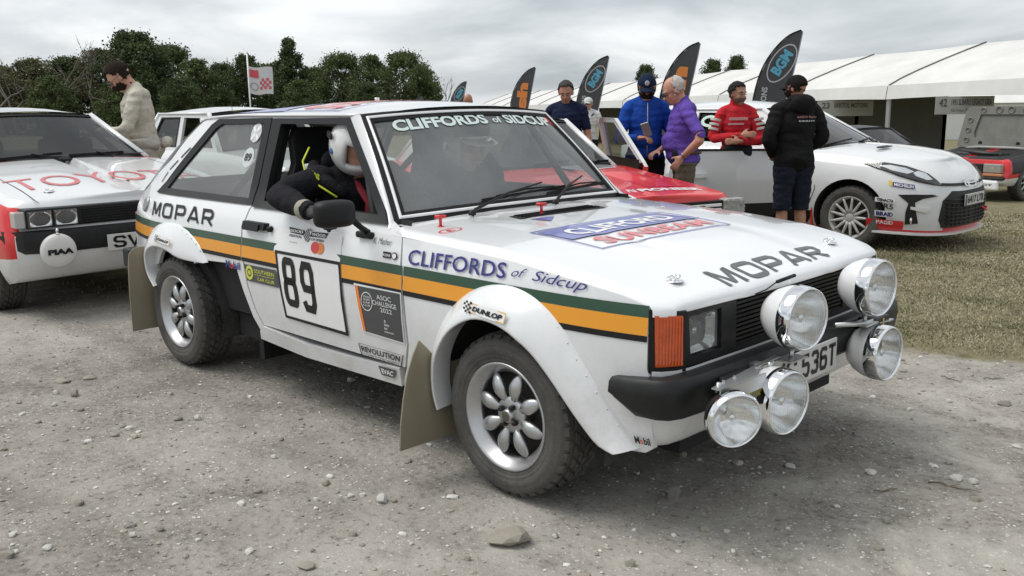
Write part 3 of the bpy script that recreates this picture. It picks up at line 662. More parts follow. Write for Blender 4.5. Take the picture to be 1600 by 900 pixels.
mb = MB(); mb.lathe([(0, -.088), (.145, -.088), (.150, -.092)], n=40); mb.lathe([(.0, -.078), (.06, -.078), (.062, -.088)], n=24); discm = mesh_of('brake_disc', mb, mat('dark_brake', (.05, .047, .042), .6, metal=.3)); recalc(discm)
mb = MB(); mb.lathe([(0, .018), (.006, .018), (.0095, .014), (.0105, .0), (.012, -.02)], n=6, smooth=False); nutm = mesh_of('wheel_nut', mb, mat('black_wheel_nut', (.03, .03, .03), .4, metal=.6)); recalc(nutm)
mb = MB(); mb.lathe([(.0, -.0105), (.012, -.0105), (.0165, -.0115), (.019, -.0125)], n=24); capm = mesh_of('centre_cap', mb, mat('dull_bronze_cap', (.16, .15, .13), .4, metal=.8)); recalc(capm)
def wheel(parent, x, yo, s, z=.285, spin=0):
    e = empty('wheel', (x, s * yo, z), 0, parent)
    e.rotation_euler = (PI / 2 if s < 0 else -PI / 2, 0, 0)
    rt = obj('tyre', tm, None, e); rt.rotation_euler = (0, 0, spin)
    r = obj('rim', rimm, None, e)
    obj('brake_disc', discm, None, e); obj('centre_cap', capm, None, e)
    for k in range(4):
        a = PI / 4 + k * PI / 2 + .25; n = obj('wheel_nut', nutm, None, e); n.location = (.037 * math.cos(a), .037 * math.sin(a), -.03)
    return e
for x in (0, -2.413):
    for s in (-1, 1): wheel(car, x, .828 if x == 0 else .822, s, spin=.3 * x)
# ---- mudflaps
def flap(x, s, y0, y1, z0, z1, curve, name='mudflap'):
    mb = MB(); P = curve; n = len(P)
    mb.add([(x + .010 * math.sin(q[1] * 9), s * q[0], q[1]) for q in P] + [(x + .006 + .010 * math.sin(q[1] * 9), s * q[0], q[1]) for q in P], [tuple(range(n)), tuple(range(2 * n - 1, n - 1, -1))] + [(i, (i + 1) % n, n + (i + 1) % n, n + i) for i in range(n)])
    return obj(name, mb, FLAP, car)
for s in (-1, 1):
    flap(-.345, s, 0, 0, 0, 0, [(.60, .13), (1.012, .128), (1.005, .22), (.985, .31), (.955, .40), (.925, .46), (.895, .505), (.86, .47), (.80, .40), (.60, .40)])
    flap(-2.735, s, 0, 0, 0, 0, [(.62, .15), (.93, .15), (.925, .35), (.915, .50), (.905, .565), (.88, .592), (.84, .598), (.62, .58)])
# ---- stripes and lettering on the side
def stripe(z0, z1, m, name):
    for f in (sideR, sideL):
        for x0, x1 in ((-3.145, -1.752), (-1.745, -.566), (-.558, .535)):
            xs = [x0 + (x1 - x0) * i / 14 for i in range(15)]; mb = MB(); 
            if x0 > -2 and x0 < -1: x0_ = x0
            mb.add([f(x, z, .0028) for x in xs for z in (z0, z1)], [(2 * i, 2 * i + 2, 2 * i + 3, 2 * i + 1) for i in range(14)]); obj(name, mb, m, car)
stripe(.698, .733, GREEN, 'green_stripe'); stripe(.643, .697, YELLOW, 'yellow_stripe'); stripe(.624, .642, INK, 'black_stripe')
def sgn(pts, m, name, off=.0045, parent=None, f=sideR):
    pts = subdiv(pts, .08); mb = MB(); panel(pts, f, off=off, thick=0, step=.07, mb=mb); return obj(name, mb, m, parent or car)
T = lambda s, q, m, bold=0, shear=0, f=sideR, off=.005, name='lettering', parent=None: obj(name, text(s, q, f, bold=bold, shear=shear, off=off), m, parent or car)
def box4(x0, z0, x1, z1, sk=0): return [(x0, z0), (x1, z0), (x1 + sk, z1), (x0 + sk, z1)]
obj('sponsor_lettering', word('MOPAR', box4(-2.725, .762, -2.035, .834, -.012), sideR, w=.20, gap=.30, asp=1.22, off=.004), INK, car)
T('CLIFFORDS', [(-.535, .742), (-.025, .750), (-.025, .803), (-.535, .798)], BLUE, .012)
T('of', [(.0, .762), (.062, .764), (.07, .794), (.008, .792)], BLUE, 0, .3)
T('Sidcup', [(.095, .750), (.315, .742), (.325, .786), (.10, .794)], BLUE, 0, .3)
T('K. Mather', [(-.762, .798), (-.648, .800), (-.648, .822), (-.762, .822)], INK, .0, .25)
b = sgn(box4(-.688, .752, -.638, .775), INK, 'square_badge'); T('KONI', box4(-.684, .758, -.643, .768), VWHITE, .02, off=.006, parent=b)
b = sgn([(-.618 + .017 * math.cos(t * .4), .764 + .014 * math.sin(t * .4)) for t in range(16)], INK, 'oval_badge'); sgn([(-.618 + .012 * math.cos(t * .4), .764 + .010 * math.sin(t * .4)) for t in range(16)], VWHITE, 'oval_badge_centre', .006, b)
# number board
nb = sgn(box4(-1.462, .698, -.962, .808, -.004), VWHITE, 'festival_sheet')
bd = sgn([(-1.452, .705), (-.957, .705), (-.920, .404), (-1.392, .410)], VWHITE, 'number_board', .0048)
mb = MB()
for a, c in zip([(-1.446, .697), (-.963, .697), (-.927, .412), (-1.386, .417)], [(-.963, .697), (-.927, .412), (-1.386, .417), (-1.446, .697)]): pass
ob_ = [(-1.452, .705), (-.957, .705), (-.920, .404), (-1.392, .410)]; ib_ = [(-1.434, .692), (-.971, .692), (-.938, .418), (-1.379, .422)]
panel(ob_, sideR, [ib_], off=.0062, thick=0, step=.1, mb=mb); obj('board_border', mb, INK, bd)
mb = MB(); strokes(GLY['8'], [(-1.362, .472), (-1.268, .468), (-1.302, .680), (-1.392, .682)], sideR, .155, mb=mb, asp=.46, off=.0066); 
strokes(GLY['9'], [(-1.228, .465), (-1.132, .462), (-1.162, .676), (-1.252, .678)], sideR, .155, mb=mb, asp=.46, off=.0066); obj('race_number', mb, INK, bd)
mb = MB(); 
sgn([(-1.362, .812), (-1.235, .806), (-1.235, .786), (-1.346, .790)], INK, 'banner_scroll', .006, nb); sgn([(-1.185, .806), (-1.062, .810), (-1.078, .788), (-1.185, .786)], INK, 'banner_scroll', .006, nb)
T('GOOD', box4(-1.350, .793, -1.245, .804), VWHITE, .03, off=.0075, parent=nb); T('WOOD', box4(-1.178, .791, -1.078, .803), VWHITE, .03, off=.0075, parent=nb)
T('FESTIVAL', box4(-1.345, .773, -1.248, .783), INK, .02, off=.006, parent=nb); T('OF SPEED', box4(-1.178, .771, -1.085, .781), INK, .02, off=.006, parent=nb)
T('presented by', box4(-1.34, .748, -1.28, .754), INKG, 0, off=.006, parent=nb)
hx = [(-1.21 + .026 * math.cos(PI * k / 3 + .5), .790 + .030 * math.sin(PI * k / 3 + .5)) for k in range(6)]; hb = sgn(hx, VWHITE, 'chequered_badge', .0065, nb); mb = MB()
for i in range(6):
    for j in range(7):
        if (i + j) % 2 == 0:
            x = -1.232 + i * .0075; z = .764 + j * .0075
            if math.hypot((x + .004 + 1.21) / .026, (z + .004 - .79) / .030) < .9: mb.add([sideR(a, b_, .008) for a, b_ in ((x, z), (x + .0075, z), (x + .0075, z + .0075), (x, z + .0075))], [(0, 1, 2, 3)])
obj('chequer', mb, INK, nb)
sgn([(-1.143 + .030 * math.cos(t * .35), .745 + .024 * math.sin(t * .35)) for t in range(18)], REDV, 'red_disc_logo', .007, nb); sgn([(-1.108 + .030 * math.cos(t * .35), .745 + .024 * math.sin(t * .35)) for t in range(18)], ORANGEV, 'orange_disc_logo', .0065, nb)
# sponsor plates
sgn([(-.866, .632), (-.566, .632), (-.556, .434), (-.820, .440)], VWHITE, 'challenge_plate_edge', .0042)
pl = sgn([(-.856, .624), (-.572, .627), (-.562, .440), (-.812, .446)], INKG, 'challenge_plate', .0055)
sgn([(-.856, .624), (-.835, .624), (-.795, .446), (-.812, .446)], ORANGEV, 'orange_edge', .0068, pl)
T('ASOC', box4(-.712, .588, -.622, .606, -.004), VWHITE, 0, off=.007, parent=pl); T('CHALLENGE', box4(-.738, .564, -.590, .582, -.004), VWHITE, 0, off=.007, parent=pl); T('2022', box4(-.690, .541, -.618, .558, -.004), VWHITE, 0, off=.007, parent=pl)
mb = MB(); cx_, cz_ = -.778, .570
strokes([[(.5 + .5 * math.cos(t * 2 * PI / 24), .5 + .5 * math.sin(t * 2 * PI / 24)) for t in range(25)]], box4(cx_ - .036, cz_ - .036, cx_ + .036, cz_ + .036), sideR, .05, mb=mb, off=.007); obj('ring_logo', mb, VWHITE, pl)
for i, t_ in enumerate(('MIDNIGHT', 'SURREY', 'SUNBEAM', 'CLUB')[0:0] or ('OWNERS', 'SPORTS', 'CAR', 'CLUB')): T(t_, box4(cx_ - .022, cz_ + .014 - i * .011, cx_ + .022, cz_ + .022 - i * .011), VWHITE, 0, off=.007, parent=pl)
for i, t_ in enumerate(('a', 'little', 'bit', 'sideways')): T(t_, box4(-.672, .503 - i * .014, -.672 + (.01, .03, .018, .056)[i], .512 - i * .014), VWHITE, .01, off=.007, parent=pl)
rv = MB(); q_ = [(-.861, .387), (-.571, .387), (-.599, .324), (-.848, .330)]
panel(q_, sideR, [shrink(q_, .006)], off=.0045, thick=0, step=.1, mb=rv); obj('sponsor_frame', rv, INK, car)
T('REVOLUTION', [(-.838, .356), (-.598, .356), (-.592, .380), (-.845, .378)], INK, .03); T('COMPETITION WHEELS', [(-.830, .338), (-.604, .338), (-.604, .350), (-.834, .350)], INK, 0)
b = sgn([(-.728, .318), (-.612, .320), (-.635, .284), (-.716, .282)], INKG, 'hexagon_badge', .0165); T('EVAC', [(-.708, .290), (-.640, .291), (-.632, .312), (-.712, .311)], VWHITE, .03, off=.018, parent=b)
b = sgn([(-1.727, .613), (-1.445, .615), (-1.428, .538), (-1.700, .538)], INKG, 'club_plate', .0045)
T('SOUTHERN', box4(-1.628, .582, -1.458, .600, -.004), YGREEN, .01, off=.006, parent=b); T('CAR CLUB', box4(-1.600, .550, -1.458, .564, -.004), YGREEN, .01, off=.006, parent=b)
mb = MB(); cx_, cz_ = -1.672, .578; cir = [(.5 + .5 * math.cos(t * 2 * PI / 20), .5 + .5 * math.sin(t * 2 * PI / 20)) for t in range(21)]
strokes([cir], box4(cx_ - .026, cz_ - .026, cx_ + .026, cz_ + .026), sideR, .28, mb=mb, off=.006); strokes([cir], box4(cx_ - .006, cz_ - .006, cx_ + .006, cz_ + .006), sideR, .9, mb=mb, off=.006)
mb.add([sideR(x, z, .006) for x, z in ((-1.628, .5735), (-1.458, .5735), (-1.458, .5755), (-1.628, .5755))], [(0, 1, 2, 3)]); obj('club_emblem', mb, YGREEN, b)
for (x0, z0, sc, f, of) in ((-1.892, .578, 1.0, sideR, .005),):
    T('M', box4(x0, z0, x0 + .040, z0 + .036), BLUE, .03); T('o', box4(x0 + .044, z0, x0 + .068, z0 + .024), REDV, .03); T('bil', box4(x0 + .072, z0, x0 + .132, z0 + .036), BLUE, .03)
T('M', box4(.496, .300, .512, .324, -.004), INK, .03, off=.008); T('o', box4(.514, .300, .523, .315, -.004), REDV, .03, off=.008); T('bil', box4(.525, .300, .546, .324, -.004), INK, .03, off=.008)
# Dunlop stickers on the flares
def flR(x, z, o=0):
    t = max(0, min(1, ((x) ** 2 + (z - .285) ** 2) ** .5 - .33)); return (x, -(.868 - max(0, (((x) ** 2 + (z - .285) ** 2) ** .5 - .335)) * .28 + o), z)
def flR2(x, z, o=0): return (x, -(.857 - max(0, (((x + 2.413) ** 2 + (z - .27) ** 2) ** .5 - .335)) * .30 + o), z)
for f, q in ((flR, [(-.118, .638), (.057, .625), (.062, .660), (-.118, .670)]), (flR2, [(-2.52, .648), (-2.365, .641), (-2.362, .668), (-2.52, .678)])):
    b = sgn(q, VWHITE, 'tyre_maker_sticker', .010, f=f); Q = quadmap(q); q3 = [Q(.03, .1), Q(.97, .1), Q(.97, .9), Q(.03, .9)]
    mb = MB(); panel(q, f, [[Q(.02, .1), Q(.98, .1), Q(.98, .9), Q(.02, .9)]], off=.0112, thick=0, step=.1, mb=mb); obj('sticker_border', mb, GOLD, b)
    T('DUNLOP', [Q(.10, .25), Q(.93, .25), Q(.93, .75), Q(.10, .75)], INK, .05, .15, f=f, off=.012, parent=b)
    mb = MB()
    for i in range(4):
        for j in range(5):
            if (i + j) % 2: u = -.17 + .06 * i; v = -.1 + .24 * j; mb.add([f(*Q(a, c), .0118) for a, c in ((u, v), (u + .06, v), (u + .06, v + .24), (u, v + .24))], [(0, 1, 2, 3)])
    obj('sticker_chequer', mb, INK, b)
# window stickers
qz = -.001
for (cx_, cz_, r_) in ((-1.905, 1.20, .045), (-1.915, 1.085, .047)):
    mb = MB(); pts = [(cx_ + r_ * math.cos(t * .3), cz_ + r_ * math.sin(t * .3)) for t in range(21)]; panel(pts, sideR, off=.001, thick=0, mb=mb)
    st = obj('round_window_sticker', mb, mat('translucent_sticker', (.55, .58, .60), .4), car)
    if cz_ > 1.15: obj('saltire', strokes([[(.15, .15), (.85, .85)], [(.15, .85), (.85, .15)]], box4(cx_ - r_, cz_ - r_, cx_ + r_, cz_ + r_), sideR, .18, off=.003), VWHITE, st)
    else: T('89', box4(cx_ - .030, cz_ - .017, cx_ + .030, cz_ + .020), INK, .02, off=.003, parent=st)
# fuel cap, handle, vents
def disc_on(f, cx_, cz_, r_, m, name, h=.012, n=28):
    mb = MB(); rg = []
    for rr, o in ((r_, 0), (r_, h * .6), (r_ * .88, h), (r_ * .7, h * .8), (r_ * .3, h * .8), (.001, h)): rg.append([f(cx_ + rr * math.cos(2 * PI * i / n), cz_ + rr * math.sin(2 * PI * i / n), o) for i in range(n)])
    mb.rings(rg); return obj(name, mb, m, car)
disc_on(sideR, -2.865, .808, .040, mat('dull_grey_metal', (.34, .35, .36), .4, metal=.7), 'fuel_cap')
mb = MB(); mb.prism([(-1.722, .782), (-1.535, .782), (-1.535, .812), (-1.722, .812)], lambda u, v, o: sideR(u, v, o - .002), .028); mb.prism([(-1.70, .776), (-1.57, .776), (-1.57, .806), (-1.70, .806)], lambda u, v, o: sideR(u, v, o + .026), .008); dh = obj('door_handle', mb, BLACK, car)
mb = MB(); mb.lathe([(0, .02), (.012, .02), (.014, 0)], M=Matrix.Translation(sideR(-1.505, .790, 0)) @ Matrix.Rotation(PI / 2, 4, 'X'), n=14); obj('door_lock', mb, BLACK, dh)
for a, b in (((-2.52, 1.118), (-2.60, 1.064)), ((-2.625, 1.050), (-2.705, .998)), ((-2.72, .986), (-2.775, .930))):
    mb = MB(); d = Vector((b[0] - a[0], b[1] - a[1])).normalized(); n = (-d.y * .0035, d.x * .0035)
    mb.add([sideR(p[0] + k * n[0] * 1.2, p[1] + k * n[1] * 1.2, .0035) for p in (a, b) for k in (-1, 1)], [(0, 1, 3, 2)]); obj('pillar_vent_slot', mb, INK, car)
# bonnet artwork
def bsgn(pts, m, name, off, parent=bon): mb = MB(); panel(subdiv(pts, .06), bonn, off=off, thick=0, step=.05, mb=mb); return obj(name, mb, m, parent)
Bq = lambda pts: [(y, -x) for x, y in pts]
obj('bonnet_lettering', word('MOPAR', Bq([(.580, -.375), (.560, .345), (.478, .345), (.482, -.390)]), bonn, w=.22, gap=.24, asp=1.45, off=.003), INKG, bon)
band = bsgn(Bq([(-.002, -.470), (-.002, .325), (-.175, .245), (-.175, -.470)]), BAND, 'dealer_band', .0022)
obj('dealer_lettering', text('CLIFFORD', Bq([(-.030, -.40), (-.030, .22), (-.135, .20), (-.135, -.40)]), bonn, bold=.035, off=.0036), VWHITE, bon)
mb = MB(); o_ = Bq([(.150, -.490), (.150, .320), (-.195, .320), (-.195, -.490)]); panel(o_, bonn, [Bq([(.141, -.481), (.141, .311), (-.186, .311), (-.186, -.481)])], off=.0026, thick=0, step=.08, mb=mb); obj('dealer_outline', mb, BAND, bon)
obj('dealer_lettering', text('SUNBEAM', Bq([(.115, -.41), (.115, .26), (.025, .26), (.025, -.41)]), bonn, bold=.022, off=.0026), REDF, bon)
mb = MB(); panel(Bq([(-.505, -.285), (-.425, -.30), (-.405, .215), (-.475, .235)]), bonn, off=.0022, thick=0, mb=mb); obj('bonnet_vent', mb, BLACK, bon)
for x in (-.49, -.47, -.45, -.43): mb = MB(); mb.add([bonn(y, -x - .0 + 0, o) for y in (-.27, .20) for o in (.002, .007)], [(0, 2, 3, 1)]); obj('vent_slat', mb, BLACK, bon)
bsgn(Bq([(-.31, -.245), (-.375, -.155), (-.395, -.275)]), BAND, 'triangle_sticker', .0024)
mb = strokes([cir], Bq([(-.43, -.690), (-.43, -.590), (-.485, -.590), (-.485, -.690)]), bonn, .09, off=.0026, asp=1.6); text('E', Bq([(-.443, -.655), (-.443, -.625), (-.472, -.625), (-.472, -.655)]), bonn, bold=.03, mb=mb); obj('extinguisher_mark', mb, REDV, bon)
for x, y in ((-.545, -.612), (-.470, -.128)):
    z = bonnet_z(x, y); mb = MB(); mb.tube([(x, y, z), (x, y, z + .035)], .006, 8); mb.tube([(x - .012, y - .018, z + .038), (x + .012, y + .018, z + .038)], .007, 8); mb.lathe([(0, .004), (.012, .003), (.013, 0)], M=Matrix.Translation((x, y, z)), n=12); obj('red_pull_handle', mb, REDV, bon)
for y in (-.545, .49):
    x = .483; z = bonnet_z(x, y); mb = MB(); mb.lathe([(0, .003), (.028, .003), (.030, 0)], M=Matrix.Translation((x, y, z)), n=20); mb.tube([(x, y, z), (x, y, z + .022)], .005, 8)
    mb.tube([(x - .002 + .016 * math.cos(t), y + .026 * math.sin(t), z + .012 + .003 * math.sin(t)) for t in [k * .5 for k in range(11)]], .0035, 6); mb.tube([(x + .016, y - .03, z + .008), (x, y + .03, z + .014)], .003, 6); obj('bonnet_pin', mb, CHROME, bon)
# roof artwork
def rsgn(pts, m, name, off): mb = MB(); panel(subdiv(pts, .08), rooff, off=off, thick=0, step=.07, mb=mb); return obj(name, mb, m, car)
rsgn([(-.47, 2.36), (-.47, 1.86), (.30, 1.86), (.30, 2.36)], BAND, 'roof_band', .002)
mb = MB(); panel([(-.47, 2.36), (-.47, 1.38), (.36, 1.38), (.36, 2.36)], rooff, [[(-.455, 2.345), (-.455, 1.395), (.345, 1.395), (.345, 2.345)]], off=.0028, thick=0, step=.08, mb=mb); obj('roof_outline', mb, BAND, car)
obj('roof_lettering', text('SUNBEAM', [(-.42, 1.46), (-.42, 1.85), (.24, 1.85), (.24, 1.46)][0:1] + [(.24, 1.46), (.24, 1.78), (-.42, 1.78)], rooff, bold=.04), REDF, car)
# wipers
def wiper(a, b, c, side):
    mb = MB(); a = Vector(a); b = Vector(b)
    mb.tube([a, a + Vector((-.005, side * .02, .02)), a.lerp(b, .5) + Vector((0, 0, .022)), b], [.008, .007, .005, .004], 6); mb.lathe([(0, .02), (.014, .018), (.016, 0)], M=Matrix.Translation(a), n=12)
    mb2 = MB(); d = Vector(c[1]) - Vector(c[0]); mb2.bar(c[0], c[1], .006, .014); mb2.tube([Vector(c[0]) + d * .15 + Vector((.004, 0, .010)), Vector(c[0]) + d * .5 + Vector((.010, 0, .02)), Vector(c[0]) + d * .85 + Vector((.004, 0, .010))], .004, 5)
    w_ = obj('wiper', mb, BLACK, car); obj('wiper_blade', mb2, RUBBER, w_)
wiper((-.600, -.395, .884), windf(.18, .17, .022), (windf(-.38, .085, .008), windf(.42, .13, .008)), 1)
wiper((-.585, .085, .890), windf(.66, .20, .022), (windf(.20, .08, .008), windf(.93, .14, .008)), 1)
# door mirror
mb = MB()
for p in [0]:
    M = Matrix.Translation((-.79, -.918, .922)) @ Matrix.Rotation(R(-8), 4, 'Z'); rg = []
    for x, k in ((-.03, .90), (-.024, 1), (.0, 1.0), (.02, .88), (.032, .6), (.036, .2)):
        rg.append([M @ Vector((x, (abs(math.cos(t)) ** .5) * math.copysign(1, math.cos(t)) * .082 * k, (abs(math.sin(t)) ** .5) * math.copysign(1, math.sin(t)) * .052 * k)) for t in [2 * PI * i / 28 for i in range(28)]])
    mb.rings(rg, caps=(True, True))
mo = obj('door_mirror', mb, BLACK, car); auto_smooth(mo, 50)
mb = MB(); mb.tube([(-.785, -.86, .905), (-.80, -.80, .86), (-.80, -.765, .835)], [.014, .012, .014], 8); mb.box((-.865, -.782, .812), (-.77, -.752, .838), bev=.008); obj('mirror_stalk', mb, BLACK, mo)
mb = MB(); mb.ellipsoid((0, 0, 0), (.006, .014, .014), M=None); mb.v = [(v[0] - .772, v[1] - .90, v[2] + .925) for v in mb.v]; obj('mirror_pivot', mb, BLACK, mo)
mb = MB(); mb.add([M @ Vector((-.0315, .070 * a, .044 * b)) for a, b in ((-1, -1), (1, -1), (1, 1), (-1, 1))], [(0, 1, 2, 3)]); obj('mirror_glass', mb, CHROME, mo)
# roof aerial
mb = MB(); mb.tube([(-1.72, 0, 1.34), (-1.72, 0, 1.36)], .012, 8); obj('aerial_base', mb, VWHITE, car)
# ---- lamp brackets and number plate
for s in (-1, 1):
    mb = MB(); yo_ = .73 if s < 0 else .44; mb.prism(([(.70, -.30), (.722, -.30), (.730, -.47), (.775, -.52), (.775, -.73), (.745, -.73)] if s < 0 else [(.70, .30), (.745, .30), (.775, .40), (.775, .44), (.745, .44)]), lambda u, v, o: (u, v, .520 + o), .004)
    if s < 0: mb.box((.772, -.73, .478), (.776, -.48, .5195))
    mb.box((.66, s * .40 - .02, .40), (.70, s * .40 + .02, .519)); lb = tag(obj('lamp_bracket', mb, STEEL, car), kind=None)
    for y in (.38, .47, .60, .66) if s < 0 else (.34, .41):
        mb = MB(); mb.lathe([(0, .006), (.005, .006), (.0055, 0)], M=Matrix.Translation((.74, s * y, .524)), n=6, smooth=False); obj('bolt', mb, STEEL, lb)
mb = MB(); mb.box((.685, -.60, .425), (.745, -.47, .515), bev=.006); bx_ = obj('recovery_box', mb, PLASTIC, car)
mb = MB(); mb.box((.69, .32, .42), (.76, .44, .54), bev=.006); bx2 = obj('recovery_box', mb, PLASTIC, car)
mb = MB(); mb.add([(.7465, y, z) for y, z in ((-.515, .508), (-.503, .508), (-.503, .470), (-.492, .470), (-.509, .448), (-.526, .470), (-.515, .470))], [(0, 1, 2, 3, 4, 5, 6)]); obj('tow_arrow', mb, mat('yellow_vinyl', (.75, .55, .02), .4), bx_); mb = MB(); mb.add([(.7615, y, z) for y, z in ((.374, .535), (.386, .535), (.386, .490), (.396, .490), (.380, .466), (.364, .490), (.374, .490))], [(0, 1, 2, 3, 4, 5, 6)]); obj('tow_arrow', mb, mat('yellow_vinyl', (.75, .55, .02), .4), bx2)
mb = MB(); mb.box((.692, -.385, .385), (.700, .145, .498), bev=.003); npl = obj('number_plate', mb, mat('plate_white', (.62, .62, .60), .4, dirt=.4), car)
obj('plate_lettering', word('VVC', [(-.372, .402), (-.150, .402), (-.150, .482), (-.372, .482)], lambda u, v, o=0: (.700 + o, u, v), w=.18, gap=.26, asp=.62, off=.0016), INK, npl)
obj('plate_lettering', word('536T', [(-.108, .402), (.132, .402), (.132, .482), (-.108, .482)], lambda u, v, o=0: (.700 + o, u, v), w=.18, gap=.26, asp=.62, off=.0016), INK, npl)
# ---- the five lamps
def lamp(c, yaw, pitch, D, body, depth=.150, lid=False, name='auxiliary_lamp', flutes=True):
    M = Matrix.Translation(c) @ Matrix.Rotation(yaw, 4, 'Z') @ Matrix.Rotation(PI / 2 - pitch, 4, 'Y'); r = D / 2; e = empty(name, (0, 0, 0), 0, car)
    mb = MB(); mb.lathe([(.001, -depth), (r * .35, -depth * .98), (r * .62, -depth * .88), (r * .82, -depth * .70), (r * .95, -depth * .48), (r * .985, -depth * .30), (r * .97, -depth * .12)], M=M, n=48); obj('lamp_bowl', mb, body, e)
    mb = MB(); mb.lathe([(r * .975, -depth * .30), (r * 1.005, -depth * .28), (r * 1.0, -depth * .16), (r * .985, -.006), (r * .955, .004), (r * .925, .006), (r * .90, .000), (r * .885, -.006)], M=M, n=56); obj('chrome_ring', mb, CHROME, e)
    mb = MB(); mb.lathe([(r * .90, -.003), (r * .8, .003), (r * .5, .009), (r * .2, .012), (.001, .0125)], M=M, n=40); ln = obj('lamp_lens', mb, LENS, e)
    mb = MB()
    for k in range(-9, 10):
        x = k * r * .092; h = math.sqrt(max(0, (r * .86) ** 2 - x * x)); mb.add([M @ Vector(p) for p in ((-h, x - .0012, -.002), (h, x - .0012, -.002), (h, x, .0005), (-h, x, .0005), (h, x + .0012, -.002), (-h, x + .0012, -.002))], [(0, 1, 2, 3), (3, 2, 4, 5)])
    if flutes: obj('lens_flutes', mb, LENS, e)
    mb = MB(); mb.lathe([(r * .90, -.006), (r * .80, -depth * .25), (r * .60, -depth * .48), (r * .35, -depth * .62), (r * .14, -depth * .68), (.001, -depth * .68)], M=M, n=48); obj('reflector', mb, REFL, e)
    mb = MB(); mb.lathe([(.001, -.018), (r * .13, -.020), (r * .15, -.028), (r * .13, -.05), (r * .05, -depth * .66)], M=M, n=16); obj('bulb_shield', mb, CHROME, e)
    return e
LW = mat('lamp_bowl_white', (.72, .73, .73), .3, coat=.6, dirt=.3, var=.05)
lamp((.795, -.274, .650), R(-9), 0, .206, LW); lamp((.795, .262, .668), R(-6), 0, .205, LW)
lamp((.820, -.420, .419), R(-8), R(-2), .206, LW); lamp((.815, .312, .424), R(-5), 0, .203, LW)
lamp((.815, -.708, .436), R(-30), R(-6), .168, BLACK, depth=.085, flutes=False)
for y, z in ((-.262, .545), (.268, .565)):
    mb = MB(); mb.tube([(.74, y, z - .03), (.74, y, z)], .008, 8); mb.box((.71, y - .05, z - .035), (.77, y + .05, z - .03)); obj('lamp_mount', mb, STEEL, car)
for y in (-.402, .335, -.69): mb = MB(); mb.tube([(.74, y, .50), (.745, y, .53)], .008, 8); obj('lamp_mount', mb, STEEL, car)
mb = MB(); mb.tube([(.70, .12, .545), (.745, .27, .532), (.745, .40, .530)], .009, 8); obj('lamp_mount', mb, STEEL, car)
mb = MB(); mb.tube([(.625, -.30, .712), (.64, -.26, .722), (.65, -.21, .742)], .0022, 6); mb.tube([(.65, -.21, .742), (.662, -.115, .752)], .006, 6); obj('lamp_stay', mb, BLACK, car)
# ---- cabin
mb = MB(); mb.grid(lambda s, t: (-.70 - .30 * t + .03 * (1 - s * s), .66 * s, .865 - .03 * t * t), [-1 + i / 8 for i in range(17)], [0, .4, .8, 1]); mb.box((-1.01, -.62, .62), (-.97, .62, .84)); mb.box((-.98, .05, .82), (-.86, .45, .88)); obj('dashboard', mb, mat('dashboard_vinyl', (.03, .03, .032), .55), car)
mb = MB(); Mw = Matrix.Translation((-1.08, -.36, .80)) @ Matrix.Rotation(R(-65), 4, 'Y')
mb.tube([Mw @ Vector((.165 * math.cos(t), .165 * math.sin(t), 0)) for t in [2 * PI * i / 28 for i in range(29)]], .014, 8, caps=False)
for t in (0, 2.1, 4.2): mb.bar(Mw @ Vector((0, 0, -.02)), Mw @ Vector((.16 * math.cos(t), .16 * math.sin(t), 0)), .03, .005)
obj('steering_wheel', mb, BLACK, car)
def bucket_seat(y):
    e = empty('bucket_seat', (0, 0, 0), 0, car); F = mat('black_seat_cloth', (.012, .012, .014), .85)
    mb = MB(); o = [(-.20, .58), (-.25, .75), (-.24, .95), (-.17, 1.06), (-.16, 1.17), (-.12, 1.225), (.12, 1.225), (.16, 1.17), (.17, 1.06), (.24, .95), (.25, .75), (.20, .58)]
    hs = [[(s * .05, 1.00), (s * .13, 1.005), (s * .12, 1.055), (s * .05, 1.06)] for s in (-1, 1)]
    panel(o, lambda u, v, off=0: (-1.56 - .22 * (v - .58) + off + .9 * u * u * (1 if v < 1 else .9), y + u, v), hs, thick=.05, step=.05, mb=mb)
    panel(o, lambda u, v, off=0: (-1.61 - .22 * (v - .58) + off + .9 * u * u, y + u, v), hs, thick=0, step=.05, mb=mb); obj('seat_back', mb, F, e)
    mb = MB(); mb.box((-1.58, y - .24, .42), (-1.10, y + .24, .58), bev=.04); obj('seat_base', mb, F, e)
bucket_seat(-.37); bucket_seat(.37)
CG = mat('roll_cage_paint', (.30, .31, .32), .4)
mb = MB(); r = .019
for s in (-1, 1):
    mb.tube([(-.98, s * .60, .40), (-.95, s * .62, .88), (-1.16, s * .51, 1.235), (-1.72, s * .51, 1.265), (-1.76, s * .55, 1.2), (-1.76, s * .63, .90), (-1.76, s * .65, .40)], r, 8); mb.tube([(-1.74, s * .50, 1.25), (-2.6, s * .52, .68)], r, 8)
mb.tube([(-1.14, -.51, 1.245), (-1.14, .51, 1.245)], r, 8); mb.tube([(-1.74, -.52, 1.26), (-1.74, .52, 1.26)], r, 8); mb.tube([(-1.74, -.5, 1.24), (-2.5, .5, .72)], r * .9, 8); mb.tube([(-1.76, -.62, .95), (-1.76, .62, .95)], r, 8); obj('roll_cage', mb, mat('roll_cage_black', (.03, .03, .03), .5), car)
mb = MB(); mb.tube([(-1.0, 0, 1.27), (-1.02, 0, 1.22)], .006, 6); mb.box((-1.035, -.11, 1.175), (-1.01, .11, 1.235), bev=.012); obj('rear_view_mirror', mb, BLACK, car)
mb = MB(); mb.box((-1.15, -.09, .40), (-.98, .09, .60)); obj('centre_console', mb, DARK, car)
mb = MB(); mb.grid(lambda y, x: (x, y, roof_z(x, y) - .03), [-.54 + .09 * i for i in range(13)], [-2.45, -2.0, -1.6, -1.2, -1.10]); obj('roof_lining', mb, DARK, car)
